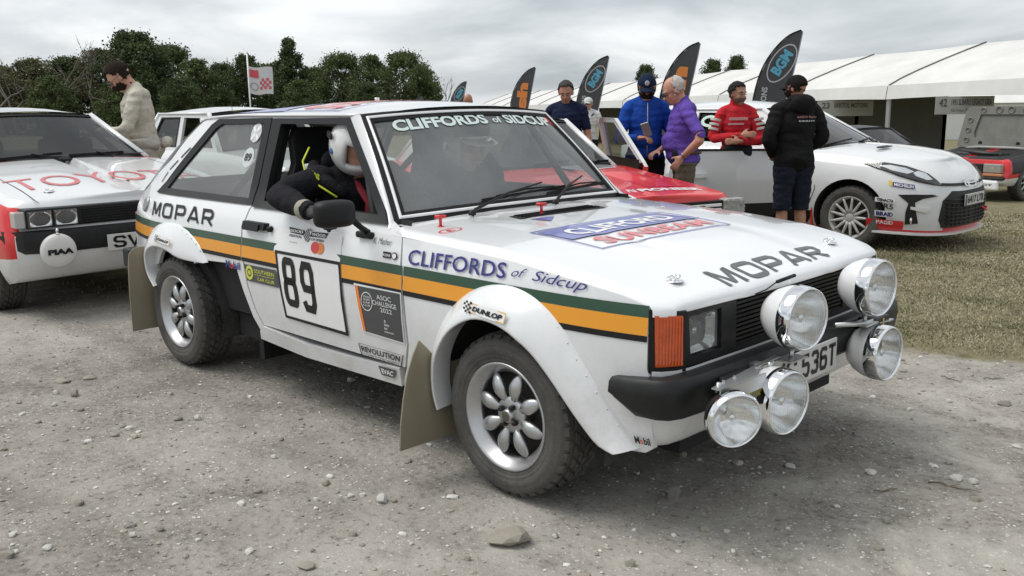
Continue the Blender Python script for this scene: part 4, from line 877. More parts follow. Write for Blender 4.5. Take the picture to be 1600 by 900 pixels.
mb = MB(); mb.grid(lambda s, t: (-2.2 - .75 * t, .60 * s, .80), [-1, 0, 1], [0, 1]); obj('parcel_shelf', mb, DARK, car)
# ================================================================ the ground
def vnoise(x, y, seed):
    xi = np.floor(x).astype(int); yi = np.floor(y).astype(int); fx = x - xi; fy = y - yi; fx = fx * fx * (3 - 2 * fx); fy = fy * fy * (3 - 2 * fy)
    def h(a, b):
        n = (a * 374761393 + b * 668265263 + seed * 1442695041) & 0x7fffffff; n = ((n ^ (n >> 13)) * 1274126177) & 0x7fffffff; return ((n ^ (n >> 16)) & 0xffff) / 65535.0
    return (h(xi, yi) * (1 - fx) + h(xi + 1, yi) * fx) * (1 - fy) + (h(xi, yi + 1) * (1 - fx) + h(xi + 1, yi + 1) * fx) * fy - .5
def edge_y(x): return 2.05 + .25 * math.sin(x * 1.3) if x > -2.2 else max(-.4, 2.05 + (x + 2.2) * .95)
def relief(x, y):
    z = .022 * vnoise(x * .9, y * .9, 1) + .013 * vnoise(x * 3.1, y * 3.1, 2) + .007 * vnoise(x * 9, y * 9, 3) + .0045 * vnoise(x * 24, y * 24, 4)
    for cx, cy in ((0, -.73), (-2.413, -.73), (0, .73), (-2.413, .73)):      # the tyres stand on flattened dirt
        z = z * (1 - np.exp(-(((x - cx) / .25) ** 2 + ((y - cy) / .22) ** 2)))
    return z
def axis(a, b, step, far):
    c = list(np.arange(a, b, step)); s = step
    lo = [a]; 
    while lo[-1] > -far: s *= 1.35; lo.append(lo[-1] - s)
    s = step; hi = [c[-1]]
    while hi[-1] < far: s *= 1.35; hi.append(hi[-1] + s)
    return np.array(lo[::-1][:-1] + c + hi[1:])
ax = axis(-7, 2.6, .032, 700); ay = axis(-3.2, 5.0, .032, 700)
X, Y = np.meshgrid(ax, ay)
near = np.clip(1.2 - np.maximum(np.abs(X + 2.2) - 4.8, np.abs(Y - .9) - 4.1) / 3, 0, 1)
near = np.clip(near, 0, 1)
Z = .05 - .016 * ((X - CAM.x) * FW[0] + (Y - CAM.y) * FW[1]) - .0133 * ((X - CAM.x) * RT[0] + (Y - CAM.y) * RT[1]) + relief(X, Y) * near
flat = np.clip(1.25 - np.hypot((X + 1.2) / 2.2, Y / 1.4) , 0, 1)
Z = Z * (1 - flat) + (relief(X, Y) - .004) * flat
me = bpy.data.meshes.new('ground'); nx, ny = len(ax), len(ay)
V = np.stack([X.ravel(), Y.ravel(), Z.ravel()], 1).astype(np.float32); me.vertices.add(nx * ny); me.vertices.foreach_set('co', V.ravel())
i = np.arange(ny - 1)[:, None] * nx + np.arange(nx - 1)[None, :]; F = np.stack([i, i + 1, i + nx + 1, i + nx], -1).reshape(-1, 4).astype(np.int32)
me.loops.add(F.size); me.loops.foreach_set('vertex_index', F.ravel()); me.polygons.add(len(F)); me.polygons.foreach_set('loop_start', np.arange(0, F.size, 4, dtype=np.int32)); me.polygons.foreach_set('loop_total', np.full(len(F), 4, np.int32))
me.polygons.foreach_set('use_smooth', np.ones(len(F), bool)); me.update(calc_edges=True)
def GR(x, y):
    "height of the ground sheet, relief included"
    n = min(1, max(0, 1.2 - max(abs(x + 2.2) - 4.8, abs(y - .9) - 4.1) / 3)); r = float(relief(np.array([x]), np.array([y]))[0]); z = G(x, y) + r * n
    f = min(1, max(0, 1.25 - math.hypot((x + 1.2) / 2.2, y / 1.4))); return z * (1 - f) + (r - .004) * f
m = bpy.data.materials.new('chalky_dirt_and_dry_turf'); m.use_nodes = True; nt = m.node_tree; N = nt.nodes; L = nt.links; b = N['Principled BSDF']; b.inputs['Roughness'].default_value = .95; b.inputs['Specular IOR Level'].default_value = .2
tc = N.new('ShaderNodeTexCoord'); P = tc.outputs['Object']
def nz(scale, detail=6, rough=.6, dist=0, vec=None):
    n = N.new('ShaderNodeTexNoise'); n.inputs['Scale'].default_value = scale; n.inputs['Detail'].default_value = detail; n.inputs['Roughness'].default_value = rough; n.inputs['Distortion'].default_value = dist; L.new(vec or P, n.inputs['Vector']); return n.outputs[0]
def mr(x, a, b_, c=0, d=1):
    n = N.new('ShaderNodeMapRange'); n.inputs[1].default_value = a; n.inputs[2].default_value = b_; n.inputs[3].default_value = c; n.inputs[4].default_value = d; L.new(x, n.inputs[0]); return n.outputs[0]
def ma(op, a, b_=None, cl=False):
    n = N.new('ShaderNodeMath'); n.operation = op; n.use_clamp = cl
    for i, v in enumerate((a, b_)):
        if v is None: continue
        if isinstance(v, (int, float)): n.inputs[i].default_value = v
        else: L.new(v, n.inputs[i])
    return n.outputs[0]
def mixc(f, a, b_):
    n = N.new('ShaderNodeMix'); n.data_type = 'RGBA'
    for k, v in ((0, f), (6, a), (7, b_)):
        if isinstance(v, tuple): n.inputs[k].default_value = v + (1,)
        elif isinstance(v, (int, float)): n.inputs[k].default_value = v
        else: L.new(v, n.inputs[k])
    return n.outputs[2]
big = nz(.62, 6, .62, .5); mid = nz(4.5, 8, .65); fine = nz(38, 6, .7)
c = mixc(mr(big, .40, .61), (.182, .169, .148), (.44, .418, .378))
c = mixc(mr(mid, .35, .7, 0, .75), c, (.33, .31, .277)); c = mixc(mr(mid, .54, .36, 0, .55), c, (.148, .136, .118))
c = mixc(mr(fine, .42, .66, 0, .65), c, (.36, .335, .295)); c = mixc(mr(fine, .46, .3, 0, .75), c, (.085, .075, .062))
# old wheel tracks pressed into the dirt, with a faint tread print
sxy = N.new('ShaderNodeSeparateXYZ'); L.new(P, sxy.inputs[0]); wob = ma('MULTIPLY', ma('SUBTRACT', nz(.9, 3, .5), .5), .5)
def track(y0, wd, k): 
    t_ = ma('ABSOLUTE', ma('SUBTRACT', ma('ADD', ma('ADD', sxy.outputs[1], ma('MULTIPLY', sxy.outputs[0], k)), wob), y0)); return mr(t_, wd, wd * .55)
trk = ma('MULTIPLY', ma('MAXIMUM', ma('MAXIMUM', track(-1.12, .13, .08), track(-1.95, .12, -.06)), track(1.05, .13, .12)), mr(nz(1.4, 5, .6), .38, .62))
trd = ma('MULTIPLY', ma('MULTIPLY', ma('SINE', ma('ADD', ma('MULTIPLY', sxy.outputs[0], 170), ma('MULTIPLY', ma('ABSOLUTE', ma('SINE', ma('MULTIPLY', sxy.outputs[1], 26))), 3))), trk), mr(nz(2.6, 3, .5), .5, .62))
c = mixc(ma('MULTIPLY', trk, .45), c, (.135, .118, .096))
# powdered chalk trodden into the surface, thickest towards the open track at the right
pw_ = ma('MULTIPLY', mr(nz(2.3, 9, .72, .6), .47, .68), ma('ADD', .35, mr(ma('SUBTRACT', sxy.outputs[0], ma('MULTIPLY', sxy.outputs[1], .1)), -.2, 1.0, 0, .75)))
c = mixc(ma('MULTIPLY', pw_, .75, True), c, (.52, .495, .44))
dn = N.new('ShaderNodeTexNoise'); dn.inputs['Scale'].default_value = 45; dn.inputs['Detail'].default_value = 3; L.new(P, dn.inputs['Vector'])
dv = N.new('ShaderNodeVectorMath'); dv.operation = 'MULTIPLY_ADD'; L.new(dn.outputs['Color'], dv.inputs[0]); dv.inputs[1].default_value = (.030, .030, 0); L.new(P, dv.inputs[2]); PD = dv.outputs[0]
vo = N.new('ShaderNodeTexVoronoi'); vo.inputs['Scale'].default_value = 55; vo.inputs['Randomness'].default_value = 1; L.new(PD, vo.inputs['Vector'])
sepc = N.new('ShaderNodeSeparateColor'); L.new(vo.outputs['Color'], sepc.inputs[0])
chalk = ma('MULTIPLY', mr(vo.outputs['Distance'], .30, .22), ma('GREATER_THAN', sepc.outputs[0], ma('SUBTRACT', .97, mr(nz(1.3, 5, .65), .42, .66, 0, .55))))
c = mixc(chalk, c, (.60, .59, .55))
vo2 = N.new('ShaderNodeTexVoronoi'); vo2.inputs['Scale'].default_value = 130; L.new(PD, vo2.inputs['Vector']); sc2 = N.new('ShaderNodeSeparateColor'); L.new(vo2.outputs['Color'], sc2.inputs[0])
chalk2 = ma('MULTIPLY', mr(vo2.outputs['Distance'], .34, .24), ma('GREATER_THAN', sc2.outputs[1], ma('SUBTRACT', .98, mr(nz(1.9, 6, .65), .4, .66, 0, .42))))
c = mixc(chalk2, c, (.55, .53, .49))
# turf
sp = N.new('ShaderNodeSeparateXYZ'); L.new(P, sp.inputs[0])
e1 = ma('ADD', 2.05, ma('MULTIPLY', ma('SINE', ma('MULTIPLY', sp.outputs[0], 1.3)), .25)); e2 = ma('MAXIMUM', ma('ADD', 2.05, ma('MULTIPLY', ma('ADD', sp.outputs[0], 2.2), .95)), -.4)
ed = ma('MINIMUM', e1, e2)
d = ma('ADD', ma('SUBTRACT', sp.outputs[1], ed), ma('MULTIPLY', ma('SUBTRACT', nz(2.2, 7, .7), .5), 1.3))
tm_ = mr(d, -.05, .22)
g = mixc(mr(nz(1.3, 6, .6), .35, .65), (.165, .155, .080), (.24, .215, .13)); g = mixc(mr(nz(30, 5, .7), .4, .66, 0, .8), g, (.22, .19, .12)); g = mixc(mr(nz(7, 6, .6), .5, .7, 0, .7), g, (.058, .066, .028))
g = mixc(mr(nz(60, 4, .7), .5, .34, 0, .7), g, (.045, .04, .026))
c = mixc(tm_, c, g); L.new(c, b.inputs['Base Color'])
bp = N.new('ShaderNodeBump'); bp.inputs['Strength'].default_value = .75; bp.inputs['Distance'].default_value = .012
hh = ma('ADD', ma('ADD', ma('MULTIPLY', nz(55, 8, .7), 1.0), ma('MULTIPLY', nz(13, 5, .6), 1.2)), ma('ADD', ma('MULTIPLY', chalk, .35), ma('MULTIPLY', trd, .30))); L.new(hh, bp.inputs['Height']); L.new(bp.outputs[0], b.inputs['Normal'])
me.materials.append(m); gr = bpy.data.objects.new('ground', me); COL.objects.link(gr); tag(gr, kind='structure')

# loose stones
rnd = random.Random(9)
def stone_mb(seed, sub=2, flat=1.0, jag=.28):
    bm = bmesh.new(); bmesh.ops.create_icosphere(bm, subdivisions=sub, radius=1); r = random.Random(seed); o = Vector((r.random() * 9, r.random() * 9, r.random() * 9))
    cuts = [(Vector((r.gauss(0, 1), r.gauss(0, 1), r.gauss(0, 1))).normalized(), r.uniform(.45, .8)) for _ in range(7)]
    for v in bm.verts:
        v.co += v.co.normalized() * jag * noise.noise(v.co * 1.3 + o)
        for n, d_ in cuts:
            t = v.co.dot(n)
            if t > d_: v.co -= n * (t - d_) * .9
        v.co.z *= flat
    mb = MB(); bm.verts.index_update(); mb.add([v.co.copy() for v in bm.verts], [[v.index for v in f.verts] for f in bm.faces], 0, False); bm.free(); return mb
ST = [mat('pale_chalk_stone', (.60, .585, .54), .9, var=.25, vscale=30, bump=.5, bscale=90), mat('grey_flint_stone', (.24, .225, .20), .85, var=.35, vscale=30, bump=.5, bscale=90), mat('buff_stone', (.34, .31, .26), .9, var=.3, vscale=30, bump=.5, bscale=90)]
SM = [mesh_of('stone', stone_mb(k), ST[j]) for k in range(6) for j in range(3)]
STL = [(-2.51,-1.38,.088,.3),(-2.23,-1.43,.042,1.2),(-2.33,-1.47,.036,.8),(-2.14,-1.55,.035,.8),(-2.47,-1.27,.07,.3),(-1.96,-1.5,.039,.5),(-1.55,-1.25,.041,.5),(-1.5,-1.19,.036,.9),(-1.63,-1.45,.037,.4),(-1.54,-1.52,.036,.5),(-1.67,-1.9,.035,.5),(-.87,-1.2,.029,.7),(-.53,-1.19,.036,.7),(-.44,-1.29,.028,.6),(-.64,-1.4,.033,.7),(-.97,-1.88,.041,.7),(-.77,-1.61,.026,.6),(-.28,-1.14,.044,.9),(-.25,-1.11,.026,1),(-.39,-1.19,.031,.5),(-.36,-1.16,.026,.6),(-.71,-2.18,.049,.6),(-.69,-2.07,.038,.5),(-.85,-2.12,.028,.6),(-.59,-1.86,.026,.8),(-.57,-1.78,.036,.6),(-.04,-1.59,.059,.45),(-.14,-1.36,.032,.7),(-.15,-.94,.036,.9),(.23,-1.04,.151,.36),(.25,-1.23,.026,.8),(.42,-.43,.052,1.2),(.61,-.92,.037,.7),(.56,-1.06,.036,.5),(.32,-.92,.024,.7),(1.03,-.15,.032,.8),(1.09,-.34,.031,.5),(1.06,.39,.059,.5),(1.11,.39,.045,.6),(.82,.23,.055,.4),(1.17,.23,.036,.6),(.88,1.5,.081,.3),(.68,1.36,.035,.6),(.57,.09,.047,.5),(.42,-.02,.043,.6),(.23,-.1,.039,.8),(.32,1.73,.046,.6),(-1.41,.14,.047,.5),(-1.13,-.57,.04,.3),(-.62,-.68,.033,.8),(-1.54,-.37,.051,.6),(.67,.49,.03,.5),(.97,.55,.033,.5),(1.09,.94,.035,.5),(-1.92,-1.69,.032,.5),(-2.29,-1.65,.029,.5),(-.74,-1.52,.022,.6),(.04,-1.27,.018,.6),(.69,-.53,.024,.5),(.88,-.47,.027,.5),(.66,-.75,.019,.7)]
SLAB = {29: 'large flat grey stone lying in front of the rally car front wheel', 31: 'upright grey rock under the front end of the rally car', 0: 'flat pale slab of stone on the dirt at the left', 17: 'bright white broken chalk stone beside the front wheel', 26: 'pale long stone at the bottom edge of the picture', 41: 'flat dark stone by the grass edge at the right', 21: 'buff stone in the bottom left corner of the dirt', 37: 'grey stone with a dry twig beside it on the right'}
LAND = [((-2.413, -.9), 'near the rear wheel of the rally car'), ((0, -.95), 'near the front wheel of the rally car'), ((.75, -.5), 'under the round lamps'), ((1.1, .3), 'in the open dirt at the right'), ((.75, 1.5), 'towards the grass edge at the right'), ((-1.1, -.9), 'below the number board side of the car'), ((-.75, -2.0), 'in the bottom left corner'), ((-2.2, -1.6), 'at the left edge of the dirt'), ((-.1, -1.45), 'at the bottom, left of the flat grey slab'), ((.6, -1.0), 'at the bottom, right of the flat grey slab')]
seen = {}
for k, (x, y, w_, h_) in enumerate(STL):
    mi = {17: 0, 26: 2, 29: 2, 31: 1}.get(k, rnd.choice((0, 0, 1, 2, 2)))
    o = obj('stone', SM[rnd.randrange(6) * 3 + mi], None); hz_ = h_ * w_ / 2 * 1.05; o.scale = (w_ / 2 * 1.05, w_ / 2 * rnd.uniform(.65, .95), hz_); o.location = (x, y, GR(x, y) + hz_ * .45); o.rotation_euler = (rnd.uniform(-.15, .15), rnd.uniform(-.15, .15), rnd.uniform(-.4, .4) + YAW - PI / 2)
    if k in SLAB: lab_ = SLAB[k]
    else:
        lab_ = ('larger ' if w_ > .042 else 'small ' if w_ > .03 else 'tiny ') + ('pale', 'dark grey', 'buff')[mi] + (' flat' if h_ < .55 else ' squat' if h_ < .75 else ' rounded') + ' stone ' + min((math.hypot(x - c_[0], y - c_[1]), t_) for c_, t_ in LAND)[1]
        seen[lab_] = seen.get(lab_, 0) + 1
        if seen[lab_] > 1: lab_ = ('another ', 'third ', 'fourth ', 'fifth ', 'sixth ')[min(4, seen[lab_] - 2)] + lab_
    tag(o, lab_, 'stone', 'loose stones on the dirt')
def scatter(name, n, sz, mats_, region, seed, flat=.6):
    r = np.random.RandomState(seed); base = stone_mb(seed + 50, 0, .7, .2); bm_ = stone_mb(seed + 51, 1, .7, .25); bv = np.array(base.v if n > 1500 else bm_.v); bf = np.array((base if n > 1500 else bm_).f); xs = []; 
    while len(xs) < n:
        x, y = region(r)
        if y < edge_y(x) + .1 and r.rand() < .25 + 1.3 * max(0, float(vnoise(np.array([x * .8]), np.array([y * .8]), 77)[0]) + .3): xs.append((x, y))
    V = []; 
    zz = Znear(np.array(xs))
    for (x, y), z in zip(xs, zz):
        s = sz * (.35 + r.rand() ** 3 * 1.5); a = r.rand() * 6.3; R_ = np.array([[math.cos(a), -math.sin(a), 0], [math.sin(a), math.cos(a), 0], [0, 0, 1]])
        V.append((bv * np.array([s, s * (.5 + .5 * r.rand()), s * flat * (.6 + .6 * r.rand())])) @ R_.T + np.array([x, y, z + s * .15]))
    V = np.concatenate(V); k = len(bv); Fi = (bf[None] + (np.arange(n) * k)[:, None, None]).reshape(-1, 3); me = bpy.data.meshes.new(name); me.from_pydata(V.tolist(), [], Fi.tolist())
    for m_ in mats_: me.materials.append(m_)
    me.polygons.foreach_set('material_index', np.repeat(r.randint(0, len(mats_), n), len(bf))); o = bpy.data.objects.new(name, me); COL.objects.link(o); tag(o, kind='stuff'); return o
def Znear(P_):
    x = P_[:, 0]; y = P_[:, 1]; ix = np.clip(np.searchsorted(ax, x) - 1, 0, nx - 2); iy = np.clip(np.searchsorted(ay, y) - 1, 0, ny - 2)
    fx = (x - ax[ix]) / (ax[ix + 1] - ax[ix]); fy = (y - ay[iy]) / (ay[iy + 1] - ay[iy])
    return (Z[iy, ix] * (1 - fx) + Z[iy, ix + 1] * fx) * (1 - fy) + (Z[iy + 1, ix] * (1 - fx) + Z[iy + 1, ix + 1] * fx) * fy
def reg_near(r): d_ = 1.7 + 5.5 * r.rand() ** 1.3; l_ = (r.rand() - .5) * 1.25 * d_; p = at(d_, l_); return p.x, p.y
o = scatter('gravel', 5200, .0075, ST, reg_near, 3); tag(o, 'scattered pale chips of chalk and flint over the dirt', 'gravel')
o = scatter('pebbles', 420, .017, ST, reg_near, 5); tag(o, 'small mixed pebbles scattered over the dirt', 'pebbles')
# turf blades
def blades(name, n, region, hgt, seed, mats_):
    r = np.random.RandomState(seed); pts = np.array([region(r) for _ in range(n)]); z = Znear(pts); a = r.rand(n) * 6.283; ln = hgt * (.4 + r.rand(n)); wd = .0022 + .002 * r.rand(n); lean = r.rand(n) * 1.6 * ln; b_ = r.rand(n) * 6.283
    near_ = np.hypot(pts[:, 0] - CAM.x, pts[:, 1] - CAM.y); wd = wd * np.clip(near_ / 4, 1, 2.6)
    A = np.stack([pts[:, 0] - np.cos(a) * wd, pts[:, 1] - np.sin(a) * wd, z - .003], 1); B = np.stack([pts[:, 0] + np.cos(a) * wd, pts[:, 1] + np.sin(a) * wd, z - .003], 1); C_ = np.stack([pts[:, 0] + np.cos(b_) * lean, pts[:, 1] + np.sin(b_) * lean, z + ln * .8], 1)
    V = np.stack([A, B, C_], 1).reshape(-1, 3).astype(np.float32); me = bpy.data.meshes.new(name); me.vertices.add(3 * n); me.vertices.foreach_set('co', V.ravel()); me.loops.add(3 * n); me.loops.foreach_set('vertex_index', np.arange(3 * n, dtype=np.int32)); me.polygons.add(n); me.polygons.foreach_set('loop_start', np.arange(0, 3 * n, 3, dtype=np.int32)); me.polygons.foreach_set('loop_total', np.full(n, 3, np.int32))
    for m_ in mats_: me.materials.append(m_)
    pm = vnoise(pts[:, 0] * 2.5, pts[:, 1] * 2.5, 8) + .5; me.polygons.foreach_set('material_index', np.clip((pm * 1.2 + r.rand(n) * 1.3 - .2) / 1.5 * len(mats_), 0, len(mats_) - 1).astype(np.int32)); me.update(calc_edges=True); o = bpy.data.objects.new(name, me); COL.objects.link(o); tag(o, kind='stuff'); return o
GRM = [mat('turf_green', (.105, .118, .046), .8), mat('turf_olive', (.18, .172, .085), .8), mat('turf_straw', (.30, .265, .165), .8), mat('turf_pale_straw', (.38, .34, .23), .8)]
VN2 = lambda x, y: noise.noise(Vector((x, y, 3.3))) * .6
def reg_turf(r):
    while True:
        d_ = 3.2 + 9.5 * r.rand() ** 1.25; l_ = d_ * r.uniform(.12, .62); p = at(d_, l_)
        e_ = p.y - edge_y(p.x) - .1 + 1.1 * float(VN2(p.x * 1.7, p.y * 1.7)) + .5 * float(VN2(p.x * 6, p.y * 6))
        if e_ > -.1 and (e_ > .5 or r.rand() < .2 + e_ * 1.3): return p.x, p.y
def reg_left(r):
    while True:
        x = r.uniform(-8, -3.2); y = r.uniform(-1.6, 3.2); e_ = y - edge_y(x)
        if r.rand() < min(1, max(0, .12 + .7 * e_)) and float(vnoise(np.array([x * 1.6]), np.array([y * 1.6]), 21)[0]) > -.15: return x, y
o = blades('turf', 85000, reg_turf, .017, 4, GRM); tag(o, 'short dry trodden grass in front of the white rally cars', 'grass')
o = blades('dry_grass', 14000, reg_left, .03, 6, GRM[1:]); tag(o, 'patchy dry grass under the cars at the left', 'grass')
# dry twigs on the right
TW = mat('dry_twig', (.16, .13, .09), .9)
for k, (x, y, l_, a_) in enumerate(((1.08, .30, .16, .2), (.92, .10, .09, 1.0), (.55, 1.75, .12, -.3), (.70, 1.90, .10, .6), (-.1, 1.95, .12, .4))):
    mb = MB(); pts = []; 
    for i in range(6): pts.append((x + l_ * (i / 5 - .5) * math.cos(a_) + rnd.uniform(-.006, .006), y + l_ * (i / 5 - .5) * math.sin(a_) + rnd.uniform(-.008, .008), GR(x, y) + .006 + .004 * math.sin(i * 1.9)))
    mb.tube(pts, [.003, .0028, .0025, .002, .0018, .001], 5); mb.tube([pts[2], (pts[2][0] + .03, pts[2][1] + .025, pts[2][2] + .008)], [.002, .001], 5); o = obj('twig', mb, TW); tag(o, ('long dry twig on the open dirt at the right', 'short dry twig nearest the bottom right', 'short dry twig beside the flat dark stone', 'dry twig lying closest to the grass edge', 'dry twig partly behind the upper right lamp')[k], 'twig', 'dry twigs on the dirt')

# ================================================================ trees
def leafmat(name, a, b_):
    m = bpy.data.materials.new(name); m.use_nodes = True; nt = m.node_tree; N = nt.nodes; L = nt.links; p = N['Principled BSDF']; p.inputs['Roughness'].default_value = .6; p.inputs['Specular IOR Level'].default_value = .25
    tc = N.new('ShaderNodeTexCoord'); n = N.new('ShaderNodeTexNoise'); n.inputs['Scale'].default_value = 1.1; n.inputs['Detail'].default_value = 4; L.new(tc.outputs['Object'], n.inputs['Vector']); r = N.new('ShaderNodeValToRGB'); L.new(n.outputs[0], r.inputs[0])
    r.color_ramp.elements[0].position = .35; r.color_ramp.elements[0].color = a + (1,); r.color_ramp.elements[1].position = .65; r.color_ramp.elements[1].color = b_ + (1,); L.new(r.outputs[0], p.inputs['Base Color'])
    t = N.new('ShaderNodeBsdfTranslucent'); L.new(r.outputs[0], t.inputs[0]); s = N.new('ShaderNodeMixShader'); s.inputs[0].default_value = .22; L.new(p.outputs[0], s.inputs[1]); L.new(t.outputs[0], s.inputs[2]); L.new(s.outputs[0], N['Material Output'].inputs[0]); return m
BARK = mat('grey_brown_bark', (.10, .085, .065), .9, var=.3, vscale=3)
def crown_mesh(name, h, w_, seed, n, mt, leaf=.26, base=.12, cone=0.0, clumps=46):
    r = np.random.RandomState(seed); C_ = []
    for _ in range(clumps):
        t = r.rand() ** .75; z = h * (base + (1 - base) * t); rad = w_ / 2 * (math.sin(PI * min(1, .16 + .84 * t)) ** .55 * (1 - cone * t)); a = r.rand() * 6.283; q = rad * math.sqrt(r.rand()) * .92; s_ = w_ * (.055 + .085 * r.rand()) * (1.05 - .35 * t); C_.append((q * math.cos(a), q * math.sin(a), min(z, h - s_ * .6), s_))
    C_ = np.array(C_); k = r.randint(0, clumps, n); d = r.normal(size=(n, 3)); d /= np.linalg.norm(d, axis=1)[:, None]; rr = C_[k, 3] * (.45 + .85 * r.rand(n) ** .9) * np.where(r.rand(n) < .14, 1.45, 1.0); c = C_[k, :3] + d * rr[:, None] * np.array([1, 1, .8]); nn = d * .5 + r.normal(size=(n, 3)) * .6; nn /= np.linalg.norm(nn, axis=1)[:, None]
    u = np.cross(nn, r.normal(size=(n, 3))); u /= np.linalg.norm(u, axis=1)[:, None]; v = np.cross(nn, u); s_ = leaf * (.45 + .8 * r.rand(n))[:, None]
    V = np.stack([c - u * s_, c - v * s_ * .55, c + u * s_, c + v * s_ * .55], 1).reshape(-1, 3).astype(np.float32); me = bpy.data.meshes.new(name); me.vertices.add(4 * n); me.vertices.foreach_set('co', V.ravel()); me.loops.add(4 * n); me.loops.foreach_set('vertex_index', np.arange(4 * n, dtype=np.int32)); me.polygons.add(n); me.polygons.foreach_set('loop_start', np.arange(0, 4 * n, 4, dtype=np.int32)); me.polygons.foreach_set('loop_total', np.full(n, 4, np.int32)); me.update(calc_edges=True)
    me.materials.append(mt); return me, C_
def trunk_mesh(h, C_, seed, r0=.16):
    mb = MB(); r = random.Random(seed); top = Vector((r.uniform(-.2, .2), r.uniform(-.2, .2), h * .82)); P_ = [Vector((0, 0, -.3)), Vector((.03, .02, h * .2)), Vector((.06, -.05, h * .45)), top]; mb.tube(P_, [r0, r0 * .8, r0 * .5, r0 * .12], 7)
    for c in C_[::2]:
        t = r.uniform(.18, .6); a = P_[1].lerp(top, t); e_ = Vector(c[:3]); mb.tube([a, a.lerp(e_, .5) + Vector((0, 0, -.15)), e_], [r0 * .32, r0 * .2, r0 * .06], 5)
    return mb
def bare_mb(h, seed, r0=.09, spread=.5):
    mb = MB(); r = random.Random(seed)
    def br(p, d, l, rad, lev):
        pts = [p]; q = p
        for i in range(3): d = (d + Vector((r.gauss(0, .12), r.gauss(0, .12), .04))).normalized(); q = q + d * l / 3; pts.append(q)
        mb.tube(pts, [rad, rad * .8, rad * .62, rad * .42], 5, caps=False)
        if lev < 4:
            for k in range(r.choice((2, 3, 3))):
                nd = (d + Vector((r.gauss(0, spread), r.gauss(0, spread), r.gauss(.15, .3)))).normalized(); br(pts[r.choice((2, 3, 3))], nd, l * r.uniform(.5, .72), rad * .5, lev + 1)
    br(Vector((0, 0, -.3)), Vector((0, 0, 1)), h * .45, r0, 0); return mb
LG = [leafmat('dark_green_leaves', (.042, .066, .026), (.095, .130, .048)), leafmat('mid_green_leaves', (.055, .084, .030), (.125, .160, .056)), leafmat('olive_leaves', (.070, .078, .036), (.14, .140, .068))]
tree_kinds = []
for k, (h, w_, n, mt, leaf, base, cone) in enumerate(((8, 7.5, 9000, 0, .22, .05, .1), (9, 5.5, 8000, 0, .20, .06, .55), (7.5, 8.5, 10000, 1, .20, .03, .15), (6, 7, 8000, 2, .17, .0, .1), (6.5, 6, 8000, 1, .19, .02, .25))):
    me_, C_ = crown_mesh('crown', h, w_, 11 + k, int(n * 2.1), LG[mt], leaf * .62, base, cone, 110); tm2 = mesh_of('trunk', trunk_mesh(h, C_, k), BARK); recalc(tm2); tree_kinds.append((me_, tm2, h))
ang = lambda px, D: (px - 800) / FOCAL * D
TL = {0: 'dense dark green tree with a broad rounded crown', 1: 'tall pointed dark green tree with an uneven top', 2: 'wide bushy mid green tree with gaps in its crown', 3: 'olive green scrubby tree with twiggy edges', 4: 'rounded mid green tree with a soft outline'}
place = ['behind the left end of the tree line', 'behind the white car with red bonnet letters', 'left of the man in cream overalls', 'above the bent man in cream', 'right of the man in cream', 'behind the tall radio aerial', 'left of the white flag', 'behind the white flag', 'with the highest peak right of the flag', 'directly right of the highest peak', 'above the rear of the rally car roof', 'above the middle of the rally car roof', 'at the right end of the tree line', 'showing over the marquee roof', 'showing behind the blue capped man', 'at the far right over the marquee']
def tree(px, D, kind, top, label, rot=0, sx=1.0):
    me_, tm2, h = tree_kinds[kind]; p = at(D, ang(px, D)); hz_ = 162 - .0133 * (px - 800); z = CAM.z + (hz_ - top) / FOCAL * D; s = (z - p.z) / h
    e = empty('tree', p, rot); e.scale = (s * sx * 1.12, s * sx * 1.12, s); obj('crown', me_, None, e); obj('trunk', tm2, None, e); tag(e, label, 'tree', 'trees of the tree line'); return e
TS = [(-30,80,3,112,1.2),(25,84,3,108,1.1),(75,78,3,98,1.1),(130,82,0,95,1.0),(178,80,3,84,.9),(232,78,0,58,.95),(285,84,2,78,.9),(325,76,4,98,1.0),(360,82,0,104,.9),(402,80,0,92,.75),(467,78,1,66,.85),(440,84,4,104,.9),(500,80,0,110,.75),(545,78,2,90,.85),(590,82,4,92,.9),(640,78,2,88,.85),(668,80,4,112,.8),(-60,70,4,118,1),(100,72,4,122,1),(210,73,4,118,1),(300,72,0,126,1),(480,72,4,128,1),(580,72,0,132,1),(1008,95,0,106,.55),(1110,100,4,98,.6),(1146,98,0,93,.5),(1060,96,4,112,.6)]
TXT = ['at the far left edge of the picture','at the left edge behind the bare twigs','third from the left edge','left of the man in cream, behind the white car roof','just left of the head of the man in cream','rising highest above the man in cream','between the man in cream and the aerial','right of the thin aerial','between the aerial and the white flag','immediately behind the white flag','with the tallest peak right of the white flag','in the gap left of the tallest peak','in the dip right of the tallest peak','over the rear window of the rally car','over the middle of the rally car roof','second from the right end of the tree line','at the right end of the tree line','in the front row beyond the left edge','in the front row above the white bonnet','in the front row behind the bending man','in the front row below the aerial','in the front row below the tallest peak','in the front row over the rally car roof','behind the head of the man in the dark cap','poking over the marquee, left of the tallest feather flag','poking over the marquee beside the tallest feather flag','low over the marquee between the two feather flags']
for k, ((px, D, kd, top, sx), t_) in enumerate(zip(TS, TXT)): tree(px, D, kd, top, ('dark green tree ', 'pointed dark tree ', 'wide green tree ', 'olive scrubby tree ', 'rounded green tree ')[kd] + t_, k * 1.7, sx)
bm1 = [mesh_of('trunk', bare_mb(9, s, .23), mat('pale_dead_bark', (.15, .13, .11), .9)) for s in (3, 8)]
for b_ in bm1: recalc(b_)
